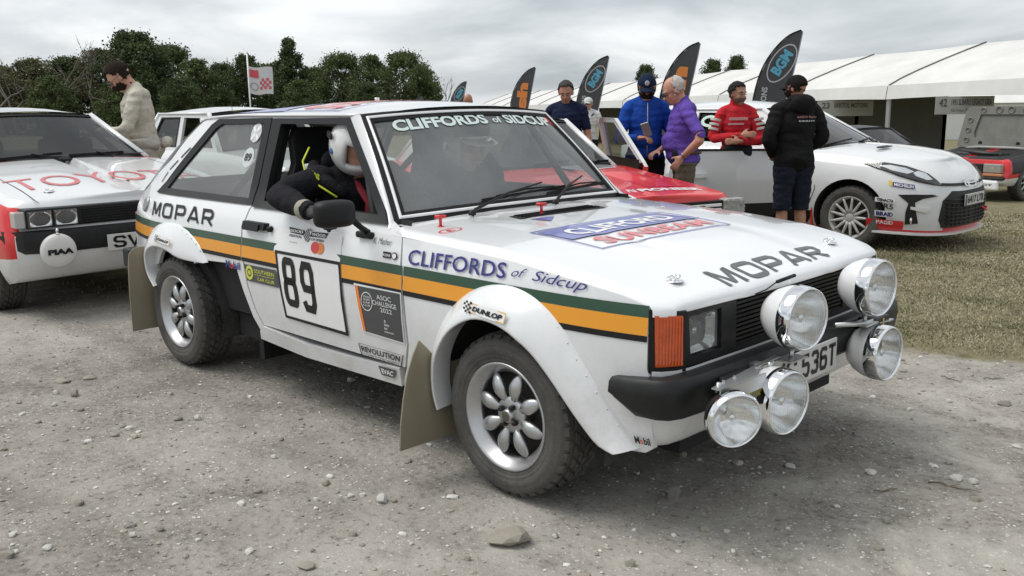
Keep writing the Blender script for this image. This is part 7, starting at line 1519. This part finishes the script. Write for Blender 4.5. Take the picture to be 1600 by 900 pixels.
        for nm, lst in shells.items():
            ids = [regs.index(r_) for r_, v in lst if r_ in regs]; v = lst[0][1]; F = [f for f, l in zip(faces, fl) if l in ids]
            if not F: continue
            used = np.unique(np.concatenate(F)); mp = {int(u): i for i, u in enumerate(used)}; ofs = v[2] if len(v) > 2 else off; P0 = co[used]; wr = np.array([noise.noise(Vector(p) * 10) for p in P0]) * .005 + np.array([noise.noise(Vector((p[0] * 5 + p[2] * 9, p[1] * 5 - p[2] * 6, p[2] * 20))) for p in P0]) * .0065
            V = (P0 + no[used] * (ofs + wr * 1.6)[:, None]).tolist(); F2 = [tuple(mp[int(i)] for i in f) for f in F]
            ec = {}
            for f in F2:
                for a, b in zip(f, f[1:] + f[:1]): ec[(a, b)] = 1
            bd = [(a, b) for a, b in ec if (b, a) not in ec]; k0 = len(V); bi = {}
            for a, b in bd:
                for q in (a, b):
                    if q not in bi: bi[q] = len(V); V.append((P0[q] - no[used][q] * .004).tolist())
            F2 += [(b, a, bi[a], bi[b]) for a, b in bd]
            nm = nm.strip('#'); m2 = bpy.data.meshes.new(nm); m2.from_pydata(V, [], F2); m2.materials.append(v[1]); m2.polygons.foreach_set('use_smooth', [True] * len(F2)); m2.update(); q = bpy.data.objects.new(nm, m2); COL.objects.link(q); q.parent = s.e
        return s
    def HT(s, v): return s.hc + s.hM @ (Vector(v) * s.hk)
    def shell(s, name, m, test, off=.006, k=1.0):
        # hair, beard: a shell of the skull where test(unit direction) holds
        mb = MB(); n, kk = 46, 30; V = {}; fs = []
        def P(i, j):
            t = PI * j / kk; a = 2 * PI * i / n; d = Vector((math.sin(t) * math.cos(a), math.sin(t) * math.sin(a), math.cos(t))); return d
        idx = {}
        def vid(i, j):
            i %= n
            if (i, j) not in idx:
                d = P(i, j); rr = Vector((.098 * d.x - .012, .079 * d.y, .099 * d.z + .022)) if d.z > -.1 else Vector((.100 * d.x + .012, .077 * d.y, .128 * d.z + .016)); o = off * (1 + .7 * noise.noise(d * 6)) ; idx[(i, j)] = len(mb.v); mb.v.append(tuple(s.HT(rr + d * o)))
            return idx[(i, j)]
        for j in range(kk):
            for i in range(n):
                dd = P(i + .5, j + .5); dd = dd + Vector((noise.noise(dd * 5) * .16, 0, noise.noise(dd * 5 + Vector((9, 3, 1))) * .16))
                if test(dd): mb.f.append((vid(i, j), vid(i + 1, j), vid(i + 1, j + 1), vid(i, j + 1))); mb.m.append(0); mb.smooth.append(True)
        o = s.part(name, mb, m); md = o.modifiers.new('t', 'SOLIDIFY'); md.thickness = .010; md.offset = 0; return o
    def face(s, brow=(.05, .035, .025), glasses=None, lips=True):
        for y in (-1, 1):
            mb = MB(); mb.ellipsoid(s.HT((.080, y * .030, .002)), Vector((.010, .011, .006)) * s.hk, M=s.hM, n=10, k=6); ey = s.part('eye', mb, mat('eye_white', (.30, .28, .26), .3)); mb = MB(); mb.ellipsoid(s.HT((.090, y * .030, .001)), Vector((.004, .006, .006)) * s.hk, M=s.hM, n=8, k=5); obj('iris', mb, INK, ey)
            mb = MB(); mb.tube([s.HT((.090, y * .014, .022)), s.HT((.090, y * .032, .028)), s.HT((.080, y * .050, .022))], .0045, 6); s.part('eyebrow', mb, mat('brow_%d' % int(brow[0] * 100), brow, .9))
        if lips: mb = MB(); mb.tube([s.HT((.088, -.022, -.066)), s.HT((.094, 0, -.064)), s.HT((.088, .022, -.066))], .0045, 6); s.part('lips', mb, mat('lips', (.36, .13, .10), .5))
        if glasses:
            mb = MB()
            for y in (-1, 1): mb.tube([s.HT((.102, y * .034 + .024 * math.cos(t), .0 + .017 * math.sin(t))) for t in [k * PI / 8 for k in range(17)]], .0022, 5, caps=False); mb.tube([s.HT((.100, y * .058, .004)), s.HT((.04, y * .083, .008)), s.HT((-.02, y * .086, .002))], .002, 5)
            g_ = s.part('glasses', mb, glasses if not isinstance(glasses, tuple) else mat('frame', glasses, .3))
            for y in (-1, 1): mb = MB(); mb.add([s.HT((.1015, y * .034 + .022 * math.cos(t), .015 * math.sin(t))) for t in [k * PI / 6 for k in range(12)]], [tuple(range(12))]); obj('glasses_lens', mb, mat('dark_lens', (.03, .025, .02), .05, coat=1), g_)
    def cap(s, m, brim=None, turn=0, front=True):
        mb = MB(); n = 28; rings_ = []
        for t in (0, .12, .3, .5, .7, .85, 1.0):
            th = t * PI / 2; rings_.append([s.HT((-.012 + .108 * math.cos(th) * math.cos(a), .088 * math.cos(th) * math.sin(a), .030 + .092 * math.sin(th) + .004)) for a in [2 * PI * i / n for i in range(n)]])
        mb.rings(rings_, caps=(False, True)); c = s.part('cap', mb, m)
        mb = MB(); mb.grid(lambda u, v: tuple(s.HT((.080 * math.cos(u * .95) + .085 * v * math.cos(u * .75) - 0.0 + (.0), .080 * math.sin(u * .95), .036 - .020 * v - .018 * u * u))), [-1 + i / 6 for i in range(13)], [0, .35, .7, 1]); b_ = obj('cap_brim', mb, brim or m, c); md = b_.modifiers.new('t', 'SOLIDIFY'); md.thickness = .006; return c
    def hand(s, w_, d, side, curl=.35, up=(0, 0, 1), k=1.0, reg='hand', spread=1.0, thumb=None):
        # w_: wrist point, d: direction of the fingers, up: back of the hand
        w_ = Vector(w_); d = Vector(d).normalized(); u = Vector(up); u = (u - d * u.dot(d)).normalized(); x = d.cross(u) * side
        A = Matrix((tuple(x), tuple(u), tuple(d))).transposed()
        s.ell(reg, w_ + d * .045 * k, Vector((.040, .015, .052)) * k, A); s.cone(reg, w_ - d * .02, w_ + d * .02, .025 * k, .024 * k)
        for i, (ox, ln) in enumerate(((-.030, .062), (-.010, .076), (.010, .080), (.030, .072))):
            b = w_ + d * .088 * k + x * ox * k; a1 = curl * (.7 + .12 * (3 - i)); v1 = d * math.cos(a1) - u * math.sin(a1) + x * ox * 2 * spread; v1.normalize(); p1 = b + v1 * ln * .48 * k; a2 = a1 + curl * 1.1; v2 = d * math.cos(a2) - u * math.sin(a2); p2 = p1 + v2 * ln * .34 * k; a3 = a2 + curl * .6; p3 = p2 + (d * math.cos(a3) - u * math.sin(a3)) * ln * .22 * k
            s.cone(reg, b, p1, .0098 * k, .0092 * k); s.cone(reg, p1, p2, .0092 * k, .0085 * k); s.cone(reg, p2, p3, .0085 * k, .0075 * k)
        t0 = w_ + d * .025 * k + x * .030 * k; tv = (d * .7 + x * .75 - u * .3).normalized(); t1 = t0 + tv * .045 * k; t2 = t1 + (d * .95 + x * .2 - u * .35).normalized() * .032 * k; s.cone(reg, t0, t1, .014 * k, .0115 * k); s.cone(reg, t1, t2, .0115 * k, .009 * k)
    def figure(s, H=1.0, lean=(0, 0), sh=.19, arms=None, legs=None, belly=0, chest=1.0, hips_x=0, neck=None, sleeve='long', shorts=False, twist=0, hunch=0):
        # a standing body; arms = {side: (elbow, wrist, hand direction, hand up, curl)}
        hip = Vector((hips_x, 0, .95)); ch = Vector((hips_x + lean[0], lean[1], 1.30)); s.ell('pelvis', hip + Vector((-.01, 0, .0)), (.125, .168, .12)); s.ell('torso', hip + (ch - hip) * .42 + Vector((.01 + belly * .5, 0, 0)), (.115 + belly, .150 + belly * .4, .15)); s.ell('torso', ch + Vector((0, 0, -.02)), (.125 * chest, .175 * chest, .19)); s.ell('torso', ch + Vector((-.01, 0, .10)), (.10, .165 * chest, .085)); [s.ell('torso', hip + (ch - hip) * q + Vector((belly * .5 * (1 - q), 0, 0)), (.112 + belly * .6, .160 * (1 + (chest - 1) * q) + belly * .4, .12)) for q in (.15, .35, .6, .8)]
        nk = neck or (ch + Vector((lean[0] * .3 + .0, 0, .22))); s.cone('neck', ch + Vector((-.01, 0, .13)), s.neck_top, .062, .054); tw_ = Matrix.Rotation(twist, 3, 'Z')
        for sd_ in (-1, 1):
            S_ = ch + tw_ @ Vector((-.005, sd_ * (sh - .012), .092)); s.cone('torso', ch + Vector((-.01, sd_ * .03, .165)), S_ + Vector((0, 0, .005)), .050, .050); el, wr, hd_, hu, cu_ = arms[sd_]; el = Vector(el); wr = Vector(wr)
            mid = S_.lerp(el, .55); s.cone('upper_arm', S_, mid, .056, .049); s.cone('upper_arm', mid, el.lerp(S_, .12), .049, .042); s.cone('elbow', el.lerp(S_, .14), el.lerp(wr, .14), .043, .043); s.cone('forearm', el.lerp(wr, .12), el.lerp(wr, .45), .043, .040); s.cone('forearm', el.lerp(wr, .45), wr, .040, .028)
            if hd_: s.hand(wr + (wr - el).normalized() * .01, hd_, sd_ * (1), cu_, hu)
            lg = (legs or {}).get(sd_, (Vector((hips_x + .02, sd_ * .10, .50)), Vector((0 - .02, sd_ * .11, .08)))); kn, an = Vector(lg[0]), Vector(lg[1]); hj = hip + Vector((0, sd_ * .09, -.03)); s.cone('thigh', hj, kn.lerp(hj, .12), .093, .062); s.cone('knee', kn.lerp(hj, .14), kn.lerp(an, .12), .060, .056); s.cone('calf', kn.lerp(an, .10), kn.lerp(an, .35), .055, .057); s.cone('calf', kn.lerp(an, .35), an, .057, .037); s.cone('shoe', an + Vector((-.03, 0, -.035)), an + Vector((.15, sd_ * .02, -.045)), .042, .036)
        return s
def shoes(): return ('shoe', mat('dark_shoe', (.03, .03, .03), .6), .008)
rel_arm = lambda sd, x=.02, y=.30: ((x - .02, sd * .25, 1.13), (x + .05, sd * y, .88), (.2, 0, -1), (0, sd, .1), .45)
# --- man in cream overalls, bending over something he holds beyond the coupe
p = at(8.75, ang(238, 8.75)); P_ = Person(p, R(-118), 'bearded man in cream overalls tied at the waist, looking down beside the left coupe', 1.055)
P_.head((.17, .0, 1.565), pitch=R(42), k=1.02); P_.figure(lean=(.045, 0), arms={-1: ((.13, -.27, 1.09), (.36, -.14, 1.10), (.9, .35, .0), (0, 0, 1), .5), 1: ((.13, .27, 1.09), (.36, .10, 1.10), (.9, -.35, .0), (0, 0, 1), .5)}, sh=.195, chest=1.06)
CRM = cloth('cream_underlayer', (.50, .47, .40), 1.0); CRM2 = cloth('crumpled_cream_overalls', (.46, .44, .38), 1.0, .2)
P_.build({'torso': ('top', CRM, .010), 'upper_arm': ('top', CRM, .01), 'elbow': ('top', CRM), 'forearm': ('top', CRM), 'pelvis': ('overalls', CRM2, .022), 'thigh': ('overalls', CRM2), 'knee': ('overalls', CRM2), 'calf': ('overalls', CRM2), 'shoe': shoes()}, SKIN, hem=1.0)
HB = mat('dark_brown_hair', (.022, .016, .012), .9, spec=.1, bump=.8, bscale=120)
P_.shell('hair', HB, lambda d: d.z > .50 + .12 * d.x or (d.x < .38 and d.z > .10) or (d.x < -.15 and d.z > -.40), .009); P_.shell('beard', HB, lambda d: d.z < -.36 and d.x > .0, .003); P_.face(glasses=(.02, .02, .02))
for k, (a, b) in enumerate((((-.12, -.17, .97), (.12, -.19, 1.0)), ((-.14, -.10, 1.0), (-.16, .12, .98)), ((-.12, .17, .97), (.12, .19, 1.0)))): mb = MB(); mb.tube([Vector(a), Vector(a).lerp(Vector(b), .5) + Vector((-.03, 0, .015)), Vector(b)], [.035, .048, .030], 12); P_.part('tied_sleeve', mb, CRM2)
mb = MB(); mb.lathe([(.034, -.012), (.036, 0), (.034, .012)], M=Matrix.Translation((.315, -.165, 1.098)) @ Vector((1, .6, 0)).to_track_quat('Z', 'Y').to_matrix().to_4x4(), n=18); P_.part('wristband', mb, mat('pink_band', (.6, .1, .14), .5))
mb = MB(); mb.box((.40, -.10, 1.06), (.50, .06, 1.075), bev=.004); o = P_.part('note_card', mb, mat('phone_black', (.03, .03, .03), .3))
mb = MB(); mb.tube([P_.HT((-.03, -.05, -.10)), P_.HT((-.065, 0, -.09)), P_.HT((-.03, .05, -.10))], .012, 6); P_.part('neck_strap', mb, INK)
# --- man in the navy polo shirt
def simple(px, D, heading, label, scale, headp, arms, regs, skin=SKIN, lean=(.02, 0), belly=0, chest=1.0, yaw=0, pitch=0, roll=0, sh=.19, legs=None, group=None, k=1.0, hipx=0, hem=.92):
    q = at(D, ang(px, D)); P_ = Person(q, heading, label, scale, group); P_.head(headp, yaw=yaw, pitch=pitch, roll=roll, k=k); P_.figure(lean=lean, arms=arms, belly=belly, chest=chest, sh=sh, legs=legs, hips_x=hipx); return P_.build(regs, skin, hem=hem)
NAVY = cloth('navy_polo', (.012, .017, .045)); DTR = cloth('dark_trousers', (.02, .02, .025))
up_ = lambda m, n='polo_shirt', long=False: {**{'torso': (n, m, .012), 'upper_arm': (n, m)}, **({'elbow': (n, m), 'forearm': (n, m)} if long else {})}
lo_ = lambda m, n='trousers', sh=False: {**{'pelvis': (n, m, .012), 'thigh': (n, m)}, **({} if sh else {'knee': (n, m), 'calf': (n, m)}), 'shoe': shoes()}
P_ = simple(888, 10.9, R(-62), 'grey-haired man in a navy polo shirt looking down behind the red car', .985, (.055, 0, 1.60), {-1: rel_arm(-1), 1: rel_arm(1)}, {**up_(NAVY), **lo_(DTR)}, SKIN2, pitch=R(24), yaw=R(8), chest=1.10, sh=.20, belly=.01, k=1.04)
HG = mat('dark_grey_hair', (.07, .065, .06), .9, spec=.1, bump=.8, bscale=120); P_.shell('hair', HG, lambda d: d.z > .58 + .12 * d.x or (d.x < .30 and d.z > .16) or (d.x < -.18 and d.z > -.32), .008); P_.face(brow=(.07, .06, .05))
mb = MB(); mb.tube([P_.HT((.03, -.06, -.135)), P_.HT((-.06, -.04, -.115)), P_.HT((-.075, .0, -.11)), P_.HT((-.06, .04, -.115)), P_.HT((.03, .06, -.135))], .013, 6); P_.part('collar', mb, NAVY)
mb = MB(); 
for y in (-1, 1): mb.tube([(.03, y * .085, 1.445), (.0, y * .15, 1.43)], .004, 5)
P_.part('collar_piping', mb, VWHITE)
# --- man in the blue jacket and cap
BLJ = cloth('royal_blue_jacket', (.012, .06, .32)); P_ = simple(1009, 8.8, R(-46), 'man in a royal blue jacket and navy cap holding a phone', .985, (.05, 0, 1.585), {-1: ((.06, -.27, 1.10), (.25, -.10, 1.12), (.6, .7, .1), (0, 0, 1), .7), 1: rel_arm(1)}, {**up_(BLJ, 'jacket', True), **lo_(cloth('black_trousers', (.012, .012, .014)))}, SKIN2, pitch=R(22), yaw=R(-6), chest=.92, sh=.172)
P_.shell('hair', HB, lambda d: d.x < -.0 and -.35 < d.z < .3, .006); P_.shell('beard', HB, lambda d: d.z < -.30 and d.x > .05, .005); P_.face(glasses=(.02, .02, .02))
NC = cloth('navy_cap', (.010, .018, .045), .2); c_ = P_.cap(NC); mb = MB(); mb.ellipsoid(P_.HT((.090, 0, .075)), Vector((.006, .022, .026)), M=P_.hM, n=12, k=6); obj('cap_badge', mb, FGR, c_)
mb = MB(); mb.box((-.006, -.038, -.075), (.006, .038, .075), M=Matrix.Translation((.325, -.035, 1.20)) @ Matrix.Rotation(R(30), 4, 'Y') @ Matrix.Rotation(R(20), 4, 'X'), bev=.003); ph = P_.part('phone', mb, mat('silver_phone', (.35, .35, .36), .3, metal=.5))
mb = MB(); mb.tube([(.128, 0, 1.44), (.150, 0, 1.3), (.14, 0, 1.1), (.13, 0, .95)], .0035, 5); P_.part('zip', mb, FGR)
# --- man in purple, hand on hip, seen from his left
PUR = cloth('purple_polo', (.115, .065, .34)); KH = cloth('olive_khaki_trousers', (.13, .115, .085)); 
P_ = simple(1070, 8.5, R(-138), 'white-haired man in a purple polo shirt with a hand on his hip', .965, (.115, -.0, 1.580), {-1: ((.05, -.24, 1.13), (.22, -.14, 1.02), (.7, .6, -.2), (0, 0, 1), .6), 1: ((-.10, .40, 1.15), (.045, .235, .985), (.55, -.1, -.75), (.2, 1, 0), .35)}, {**up_(PUR), **lo_(KH)}, SKIN, pitch=R(28), yaw=R(8), chest=1.05, sh=.19, belly=.05, k=1.05)
HW = mat('white_hair', (.50, .48, .45), .8, bump=.6, bscale=120); P_.shell('hair', HW, lambda d: (d.x < .15 and -.28 < d.z < .80 and not (d.x > -.1 and d.z > .55)), .008); P_.face(brow=(.35, .33, .3), glasses=(.05, .04, .03))
mb = MB(); mb.lathe([(.143, -.015), (.146, 0), (.143, .015)], M=Matrix.Translation((-.005, 0, 1.01)) @ Matrix.Diagonal((1.06, 1.24, 1, 1)), n=28); P_.part('belt', mb, mat('brown_belt', (.06, .03, .02), .5)); mb = MB(); mb.box((.09, .13, .985), (.14, .19, 1.035), bev=.01); P_.part('belt_pouch', mb, INK)
mb = MB(); mb.lathe([(.033, -.010), (.036, 0), (.033, .010)], M=Matrix.Translation((.035, .247, 1.00)) @ Vector((.6, -.75, -.7)).to_track_quat('Z', 'Y').to_matrix().to_4x4(), n=16); P_.part('watch', mb, CHROME)
mb = MB(); mb.tube([P_.HT((.04, -.06, -.13)), P_.HT((-.055, -.045, -.10)), P_.HT((-.075, .0, -.095)), P_.HT((-.055, .045, -.10)), P_.HT((.04, .06, -.13))], .013, 6); P_.part('collar', mb, PUR)
# --- racing driver in red, arms folded
RED2 = cloth('red_race_suit', (.50, .025, .035)); P_ = simple(1149, 9.80, R(-52), 'racing driver in a red suit, arms folded, behind a white door', .955, (.03, 0, 1.60), {-1: ((.06, -.27, 1.12), (.20, .02, 1.16), (.2, .9, .1), (.9, 0, .3), .3), 1: ((.06, .27, 1.10), (.24, .02, 1.10), (.1, -.9, 0), (.9, 0, .2), .4)}, {**up_(RED2, 'race_suit', True), 'neck': ('race_suit', RED2, .01), 'pelvis': ('race_suit', RED2), 'thigh': ('race_suit', RED2), 'knee': ('race_suit', RED2), 'calf': ('race_suit', RED2), 'shoe': shoes()}, SKIN2, yaw=R(38), pitch=R(4), chest=.88, sh=.165)
HD = mat('black_grey_hair', (.03, .028, .027), .9, spec=.1, bump=.8, bscale=120); P_.shell('hair', HD, lambda d: d.z > .52 + .12 * d.x or (d.x < .36 and d.z > .12) or (d.x < -.15 and d.z > -.36), .011); P_.face(); P_.shell('beard', mat('stubble', (.16, .10, .08), .9), lambda d: d.z < -.40 and d.x > .05, .0015)
for sd_ in (-1, 1):
    S0 = Vector((.03, sd_ * .20, 1.415)); E0 = Vector((.06, sd_ * .27, 1.11))
    for t in (.30, .46, .62):
        c = S0.lerp(E0, t); mb = MB(); mb.lathe([(.064, -.013), (.066, 0), (.064, .013)], M=Matrix.Translation(c) @ (E0 - S0).to_track_quat('Z', 'Y').to_matrix().to_4x4(), n=18); P_.part('white_sleeve_band', mb, mat('suit_white', (.55, .53, .50), .7))
mb = MB(); mb.box((.150, -.10, 1.32), (.156, .10, 1.35), bev=.002); mb.box((.148, -.11, 1.27), (.155, .06, 1.29), bev=.002); tag(P_.part('suit_patches', mb, mat('suit_patch', (.58, .3, .3), .7)), kind='stuff')
mb = MB(); mb.box((.08, -.15, .93), (.17, .16, 1.06), bev=.03); P_.part('dark_jacket_held', mb, cloth('dark_jacket', (.03, .03, .035)))
# --- man in the black hooded top, back to the camera
BK = cloth('black_hooded_top', (.012, .012, .013), .8); P_ = simple(1240, 8.75, R(150), 'man in a black hooded top, cap and dark shorts, back turned, hands in front', .965, (.03, 0, 1.61), {-1: ((-.03, -.31, 1.14), (.14, -.15, .99), (.8, .5, -.2), (0, 0, 1), .6), 1: ((-.03, .31, 1.14), (.14, .15, .99), (.8, -.5, -.2), (0, 0, 1), .6)}, {**{'torso': ('hooded_top', BK, .026), 'upper_arm': ('hooded_top', BK), 'elbow': ('hooded_top', BK), 'forearm': ('hooded_top', BK), 'pelvis': ('hooded_top', BK)}, 'thigh': ('shorts', cloth('dark_navy_shorts', (.014, .018, .03)), .030), 'knee': ('shorts', cloth('dark_navy_shorts', (.014, .018, .03))), 'shoe': shoes()}, SKIN2, yaw=R(28), pitch=R(6), chest=1.10, sh=.205, belly=.02, hem=.87)
P_.shell('hair', HB, lambda d: d.x < .1 and -.35 < d.z < .4, .006); c_ = P_.cap(cloth('black_cap', (.010, .010, .012), .2)); P_.face(glasses=(.3, .3, .3)); P_.shell('beard', HB, lambda d: d.z < -.3 and d.x > .05, .004)
mb = MB(); mb.ellipsoid((-.115, 0, 1.46), (.075, .135, .095)); mb.ellipsoid((-.03, 0, 1.50), (.105, .105, .055)); P_.part('hood', mb, BK)
tg = lambda u, v, o=0: (-.168 - o - .03 * math.cos(u * 4) + .0, -u, v); obj('jacket_lettering', text('GAZOO Racing', [(-.115, 1.325), (.09, 1.325), (.09, 1.35), (-.115, 1.35)], tg, bold=.02, off=.012), mat('jacket_print', (.45, .2, .22), .7), P_.e); obj('jacket_lettering', text('team', [(-.10, 1.295), (.07, 1.295), (.07, 1.312), (-.10, 1.312)], tg, bold=.02, off=.012), FGR, P_.e)
mb = MB(); mb.box((.0, -.150, .62), (.06, -.142, .78), bev=.002); P_.part('lime_tag', mb, LIME)
# --- white-shirted man far behind, white-capped one, bald one
WS = cloth('white_t_shirt', (.60, .60, .60)); P_ = simple(921, 17.5, R(-60), 'distant man in white top and cap, right of the navy polo', .97, (.03, 0, 1.60), {-1: rel_arm(-1), 1: rel_arm(1)}, {**up_(WS, 't_shirt'), **lo_(DTR)}, SKIN); P_.cap(WS); P_.face(glasses=(.02, .02, .02)); mb = MB(); mb.tube([(.10, .12, 1.42), (.16, .0, 1.25), (.14, -.14, 1.05)], .012, 5); P_.part('bag_strap', mb, INK)
P_ = simple(245, 15.8, R(-10), 'distant man in a white cap standing beyond the white saloon roof', .84, (.03, 0, 1.60), {-1: rel_arm(-1), 1: rel_arm(1)}, {**up_(WS, 't_shirt'), **lo_(DTR)}, SKIN); P_.cap(cloth('pale_blue_cap', (.5, .53, .62), .2)); P_.face()
P_ = simple(737, 17.0, R(120), 'bald man whose head just shows above the rally car roof', 1.0, (.0, 0, 1.60), {-1: rel_arm(-1), 1: rel_arm(1)}, {**up_(cloth('grey_shirt', (.2, .2, .22)), 'shirt'), **lo_(DTR)}, SKIN2)
# --- driver in the rally car: white helmet, black suit, arm on the sill
SUIT = cloth('black_race_suit', (.014, .014, .018)); D_ = Person((-1.50, -.37, .0), R(0), 'driver in black race suit and white helmet, arm out of the window', 1.0, voxel=.012)
def crew(P_, lean, head, yaw, pitch, roll=0):
    P_.head(head, yaw=yaw, pitch=pitch, roll=roll); ch = Vector((lean[0], lean[1], .90)); P_.ell('pelvis', (-.02, 0, .60), (.13, .17, .12)); P_.ell('torso', (lean[0] * .45, lean[1] * .5, .74), (.12, .155, .15)); P_.ell('torso', ch, (.13, .185, .17)); P_.ell('torso', ch + Vector((-.01, 0, .09)), (.10, .17, .075)); P_.cone('neck', ch + Vector((0, 0, .12)), P_.neck_top, .06, .055)
    for sd_ in (-1, 1): P_.cone('thigh', (.0, sd_ * .09, .58), (.38, sd_ * .12, .66), .085, .065); P_.cone('calf', (.38, sd_ * .12, .66), (.62, sd_ * .10, .42), .058, .045)
def limb(P_, S_, el, wr): S_, el, wr = Vector(S_), Vector(el), Vector(wr); P_.cone('torso', S_ + (Vector((0, 0, 0))), S_, .06, .06); P_.cone('upper_arm', S_, el, .058, .046); P_.cone('forearm', el, wr, .046, .032)
crew(D_, (.12, -.04), (.235, -.10, 1.135), R(-8), R(28), R(6)); limb(D_, (.12, -.22, 1.0), (.09, -.415, .945), (.395, -.465, .905)); limb(D_, (.12, .17, 1.0), (.26, .26, .86), (.42, .12, .88)); D_.hand((.40, -.465, .905), (1, .15, -.1), -1, .7, (0, -.3, 1)); D_.hand((.425, .115, .88), (.6, -.5, .3), 1, 1.0, (0, .5, 1), reg='hand2')
allr = {r: ('race_suit', SUIT, .010) for r in ('torso', 'pelvis', 'thigh', 'calf', 'upper_arm', 'forearm', 'neck')}
D_.build({**allr, 'hand': ('glove', mat('black_glove', (.02, .02, .02), .7), .004), 'hand2': ('glove#', mat('black_glove', (.02, .02, .02), .7), .004)}, SKIN)
def helmet(P_, open_face=True, peak=False, col=None):
    HM = mat('white_helmet_shell', (.72, .72, .72), .2, coat=1); mb = MB(); n = 40
    def hs(a, t, o=0): d = Vector((math.sin(t) * math.cos(a), math.sin(t) * math.sin(a), math.cos(t))); return P_.HT(Vector((-.010 + (.130 + o) * d.x, (.112 + o) * d.y, .005 + (.132 + o) * d.z)))
    faces = MB(); kk = 20
    for j in range(kk):
        for i in range(n):
            t = PI * (j + .5) / kk; a = 2 * PI * (i + .5) / n; am = (a + PI) % (2 * PI) - PI
            op = abs(am) < .95 and (.36 * PI < t < .60 * PI)
            if t > .80 * PI or op or (open_face and abs(am) < 1.0 and t > .36 * PI): continue
            q = [hs(2 * PI * ii / n, PI * jj / kk) for ii, jj in ((i, j), (i + 1, j), (i + 1, j + 1), (i, j + 1))]; faces.add(q, [(0, 1, 2, 3)], 0, True)
    o = P_.part('helmet', faces, HM); bm = bmesh.new(); bm.from_mesh(o.data); bmesh.ops.remove_doubles(bm, verts=bm.verts[:], dist=.0008); bmesh.ops.recalc_face_normals(bm, faces=bm.faces[:]); bm.to_mesh(o.data); bm.free(); md = o.modifiers.new('t', 'SOLIDIFY'); md.thickness = .022; md.offset = -1
    if peak: mb = MB(); mb.grid(lambda u, v: tuple(P_.HT(Vector((.105 * math.cos(u) + .07 * v, .118 * math.sin(u), .062 - .01 * v)))), [-1 + i / 6 for i in range(13)], [0, .5, 1]); pk = obj('helmet_peak', mb, HM, o); md = pk.modifiers.new('t', 'SOLIDIFY'); md.thickness = .005
    mb = MB(); mb.lathe([(.001, .002), (.012, .002), (.014, 0)], M=Matrix.Translation(P_.HT((-.01, -.112, .0))) @ Matrix.Rotation(PI / 2, 4, 'X'), n=18); obj('helmet_badge', mb, mat('helmet_blue', (.02, .12, .35), .3), o)
    mb = MB(); mb.box((-.055, -.118, .050), (-.02, -.108, .075), M=Matrix.Translation(P_.hc) @ P_.hM.to_4x4()); obj('helmet_marking', mb, INK, o)
    return o
helmet(D_, False)
mb = MB(); mb.tube([(.06, -.16, 1.04), (.14, -.22, 1.01), (.24, -.22, .98), (.34, -.19, .93)], [.03, .035, .032, .02], 8); mb.tube([(.06, .10, 1.04), (.14, .13, 1.01), (.24, .12, .98), (.34, .09, .93)], [.03, .035, .032, .02], 8); mb.ellipsoid((.12, -.03, 1.06), (.05, .13, .07)); mb.v = [(v[0] - .055, v[1] - .01, v[2] + .015) for v in mb.v]; nr = D_.part('neck_restraint', mb, SUIT)
mb = MB(); mb.tube([(.020, -.20, 1.14), (.030, -.245, 1.08), (.085, -.268, 1.025), (.185, -.266, .98), (.275, -.24, .935)], .0045, 6); obj('lime_edge', mb, LIME, nr)
obj('restraint_lettering', text('HANS', [(.115, 1.03), (.195, 1.005), (.20, 1.03), (.12, 1.055)], lambda u, v, o=0: (u, -.27 - o, v), bold=.03), LIME, nr)
mb = MB(); mb.lathe([(.040, -.02), (.043, 0), (.040, .02)], M=Matrix.Translation((.365, -.461, .907)) @ Matrix.Rotation(PI / 2, 4, 'Y'), n=18); D_.part('cuff', mb, mat('beige_cuff', (.30, .29, .22), .8))
mb = MB(); mb.tube([(.17, -.10, 1.03), (.30, -.09, .90), (.25, -.08, .70)], .018, 6); D_.part('harness_strap', mb, mat('red_harness', (.35, .03, .05), .7))
# --- co-driver
C2 = Person((-1.52, .31, 0), 0, 'co-driver in a white open-face helmet seen through the windscreen', 1.0, voxel=.012); crew(C2, (.06, 0), (.13, -.01, 1.110), R(-6), R(14)); limb(C2, (.05, -.19, 1.01), (.15, -.25, .80), (.36, -.10, .80)); limb(C2, (.05, .19, 1.01), (.15, .25, .80), (.36, .10, .80)); C2.hand((.365, -.10, .80), (.9, .3, 0), -1, .6); C2.hand((.365, .10, .80), (.9, -.3, 0), 1, .6)
C2.build({**allr}, SKIN); helmet(C2, True, True); C2.face()
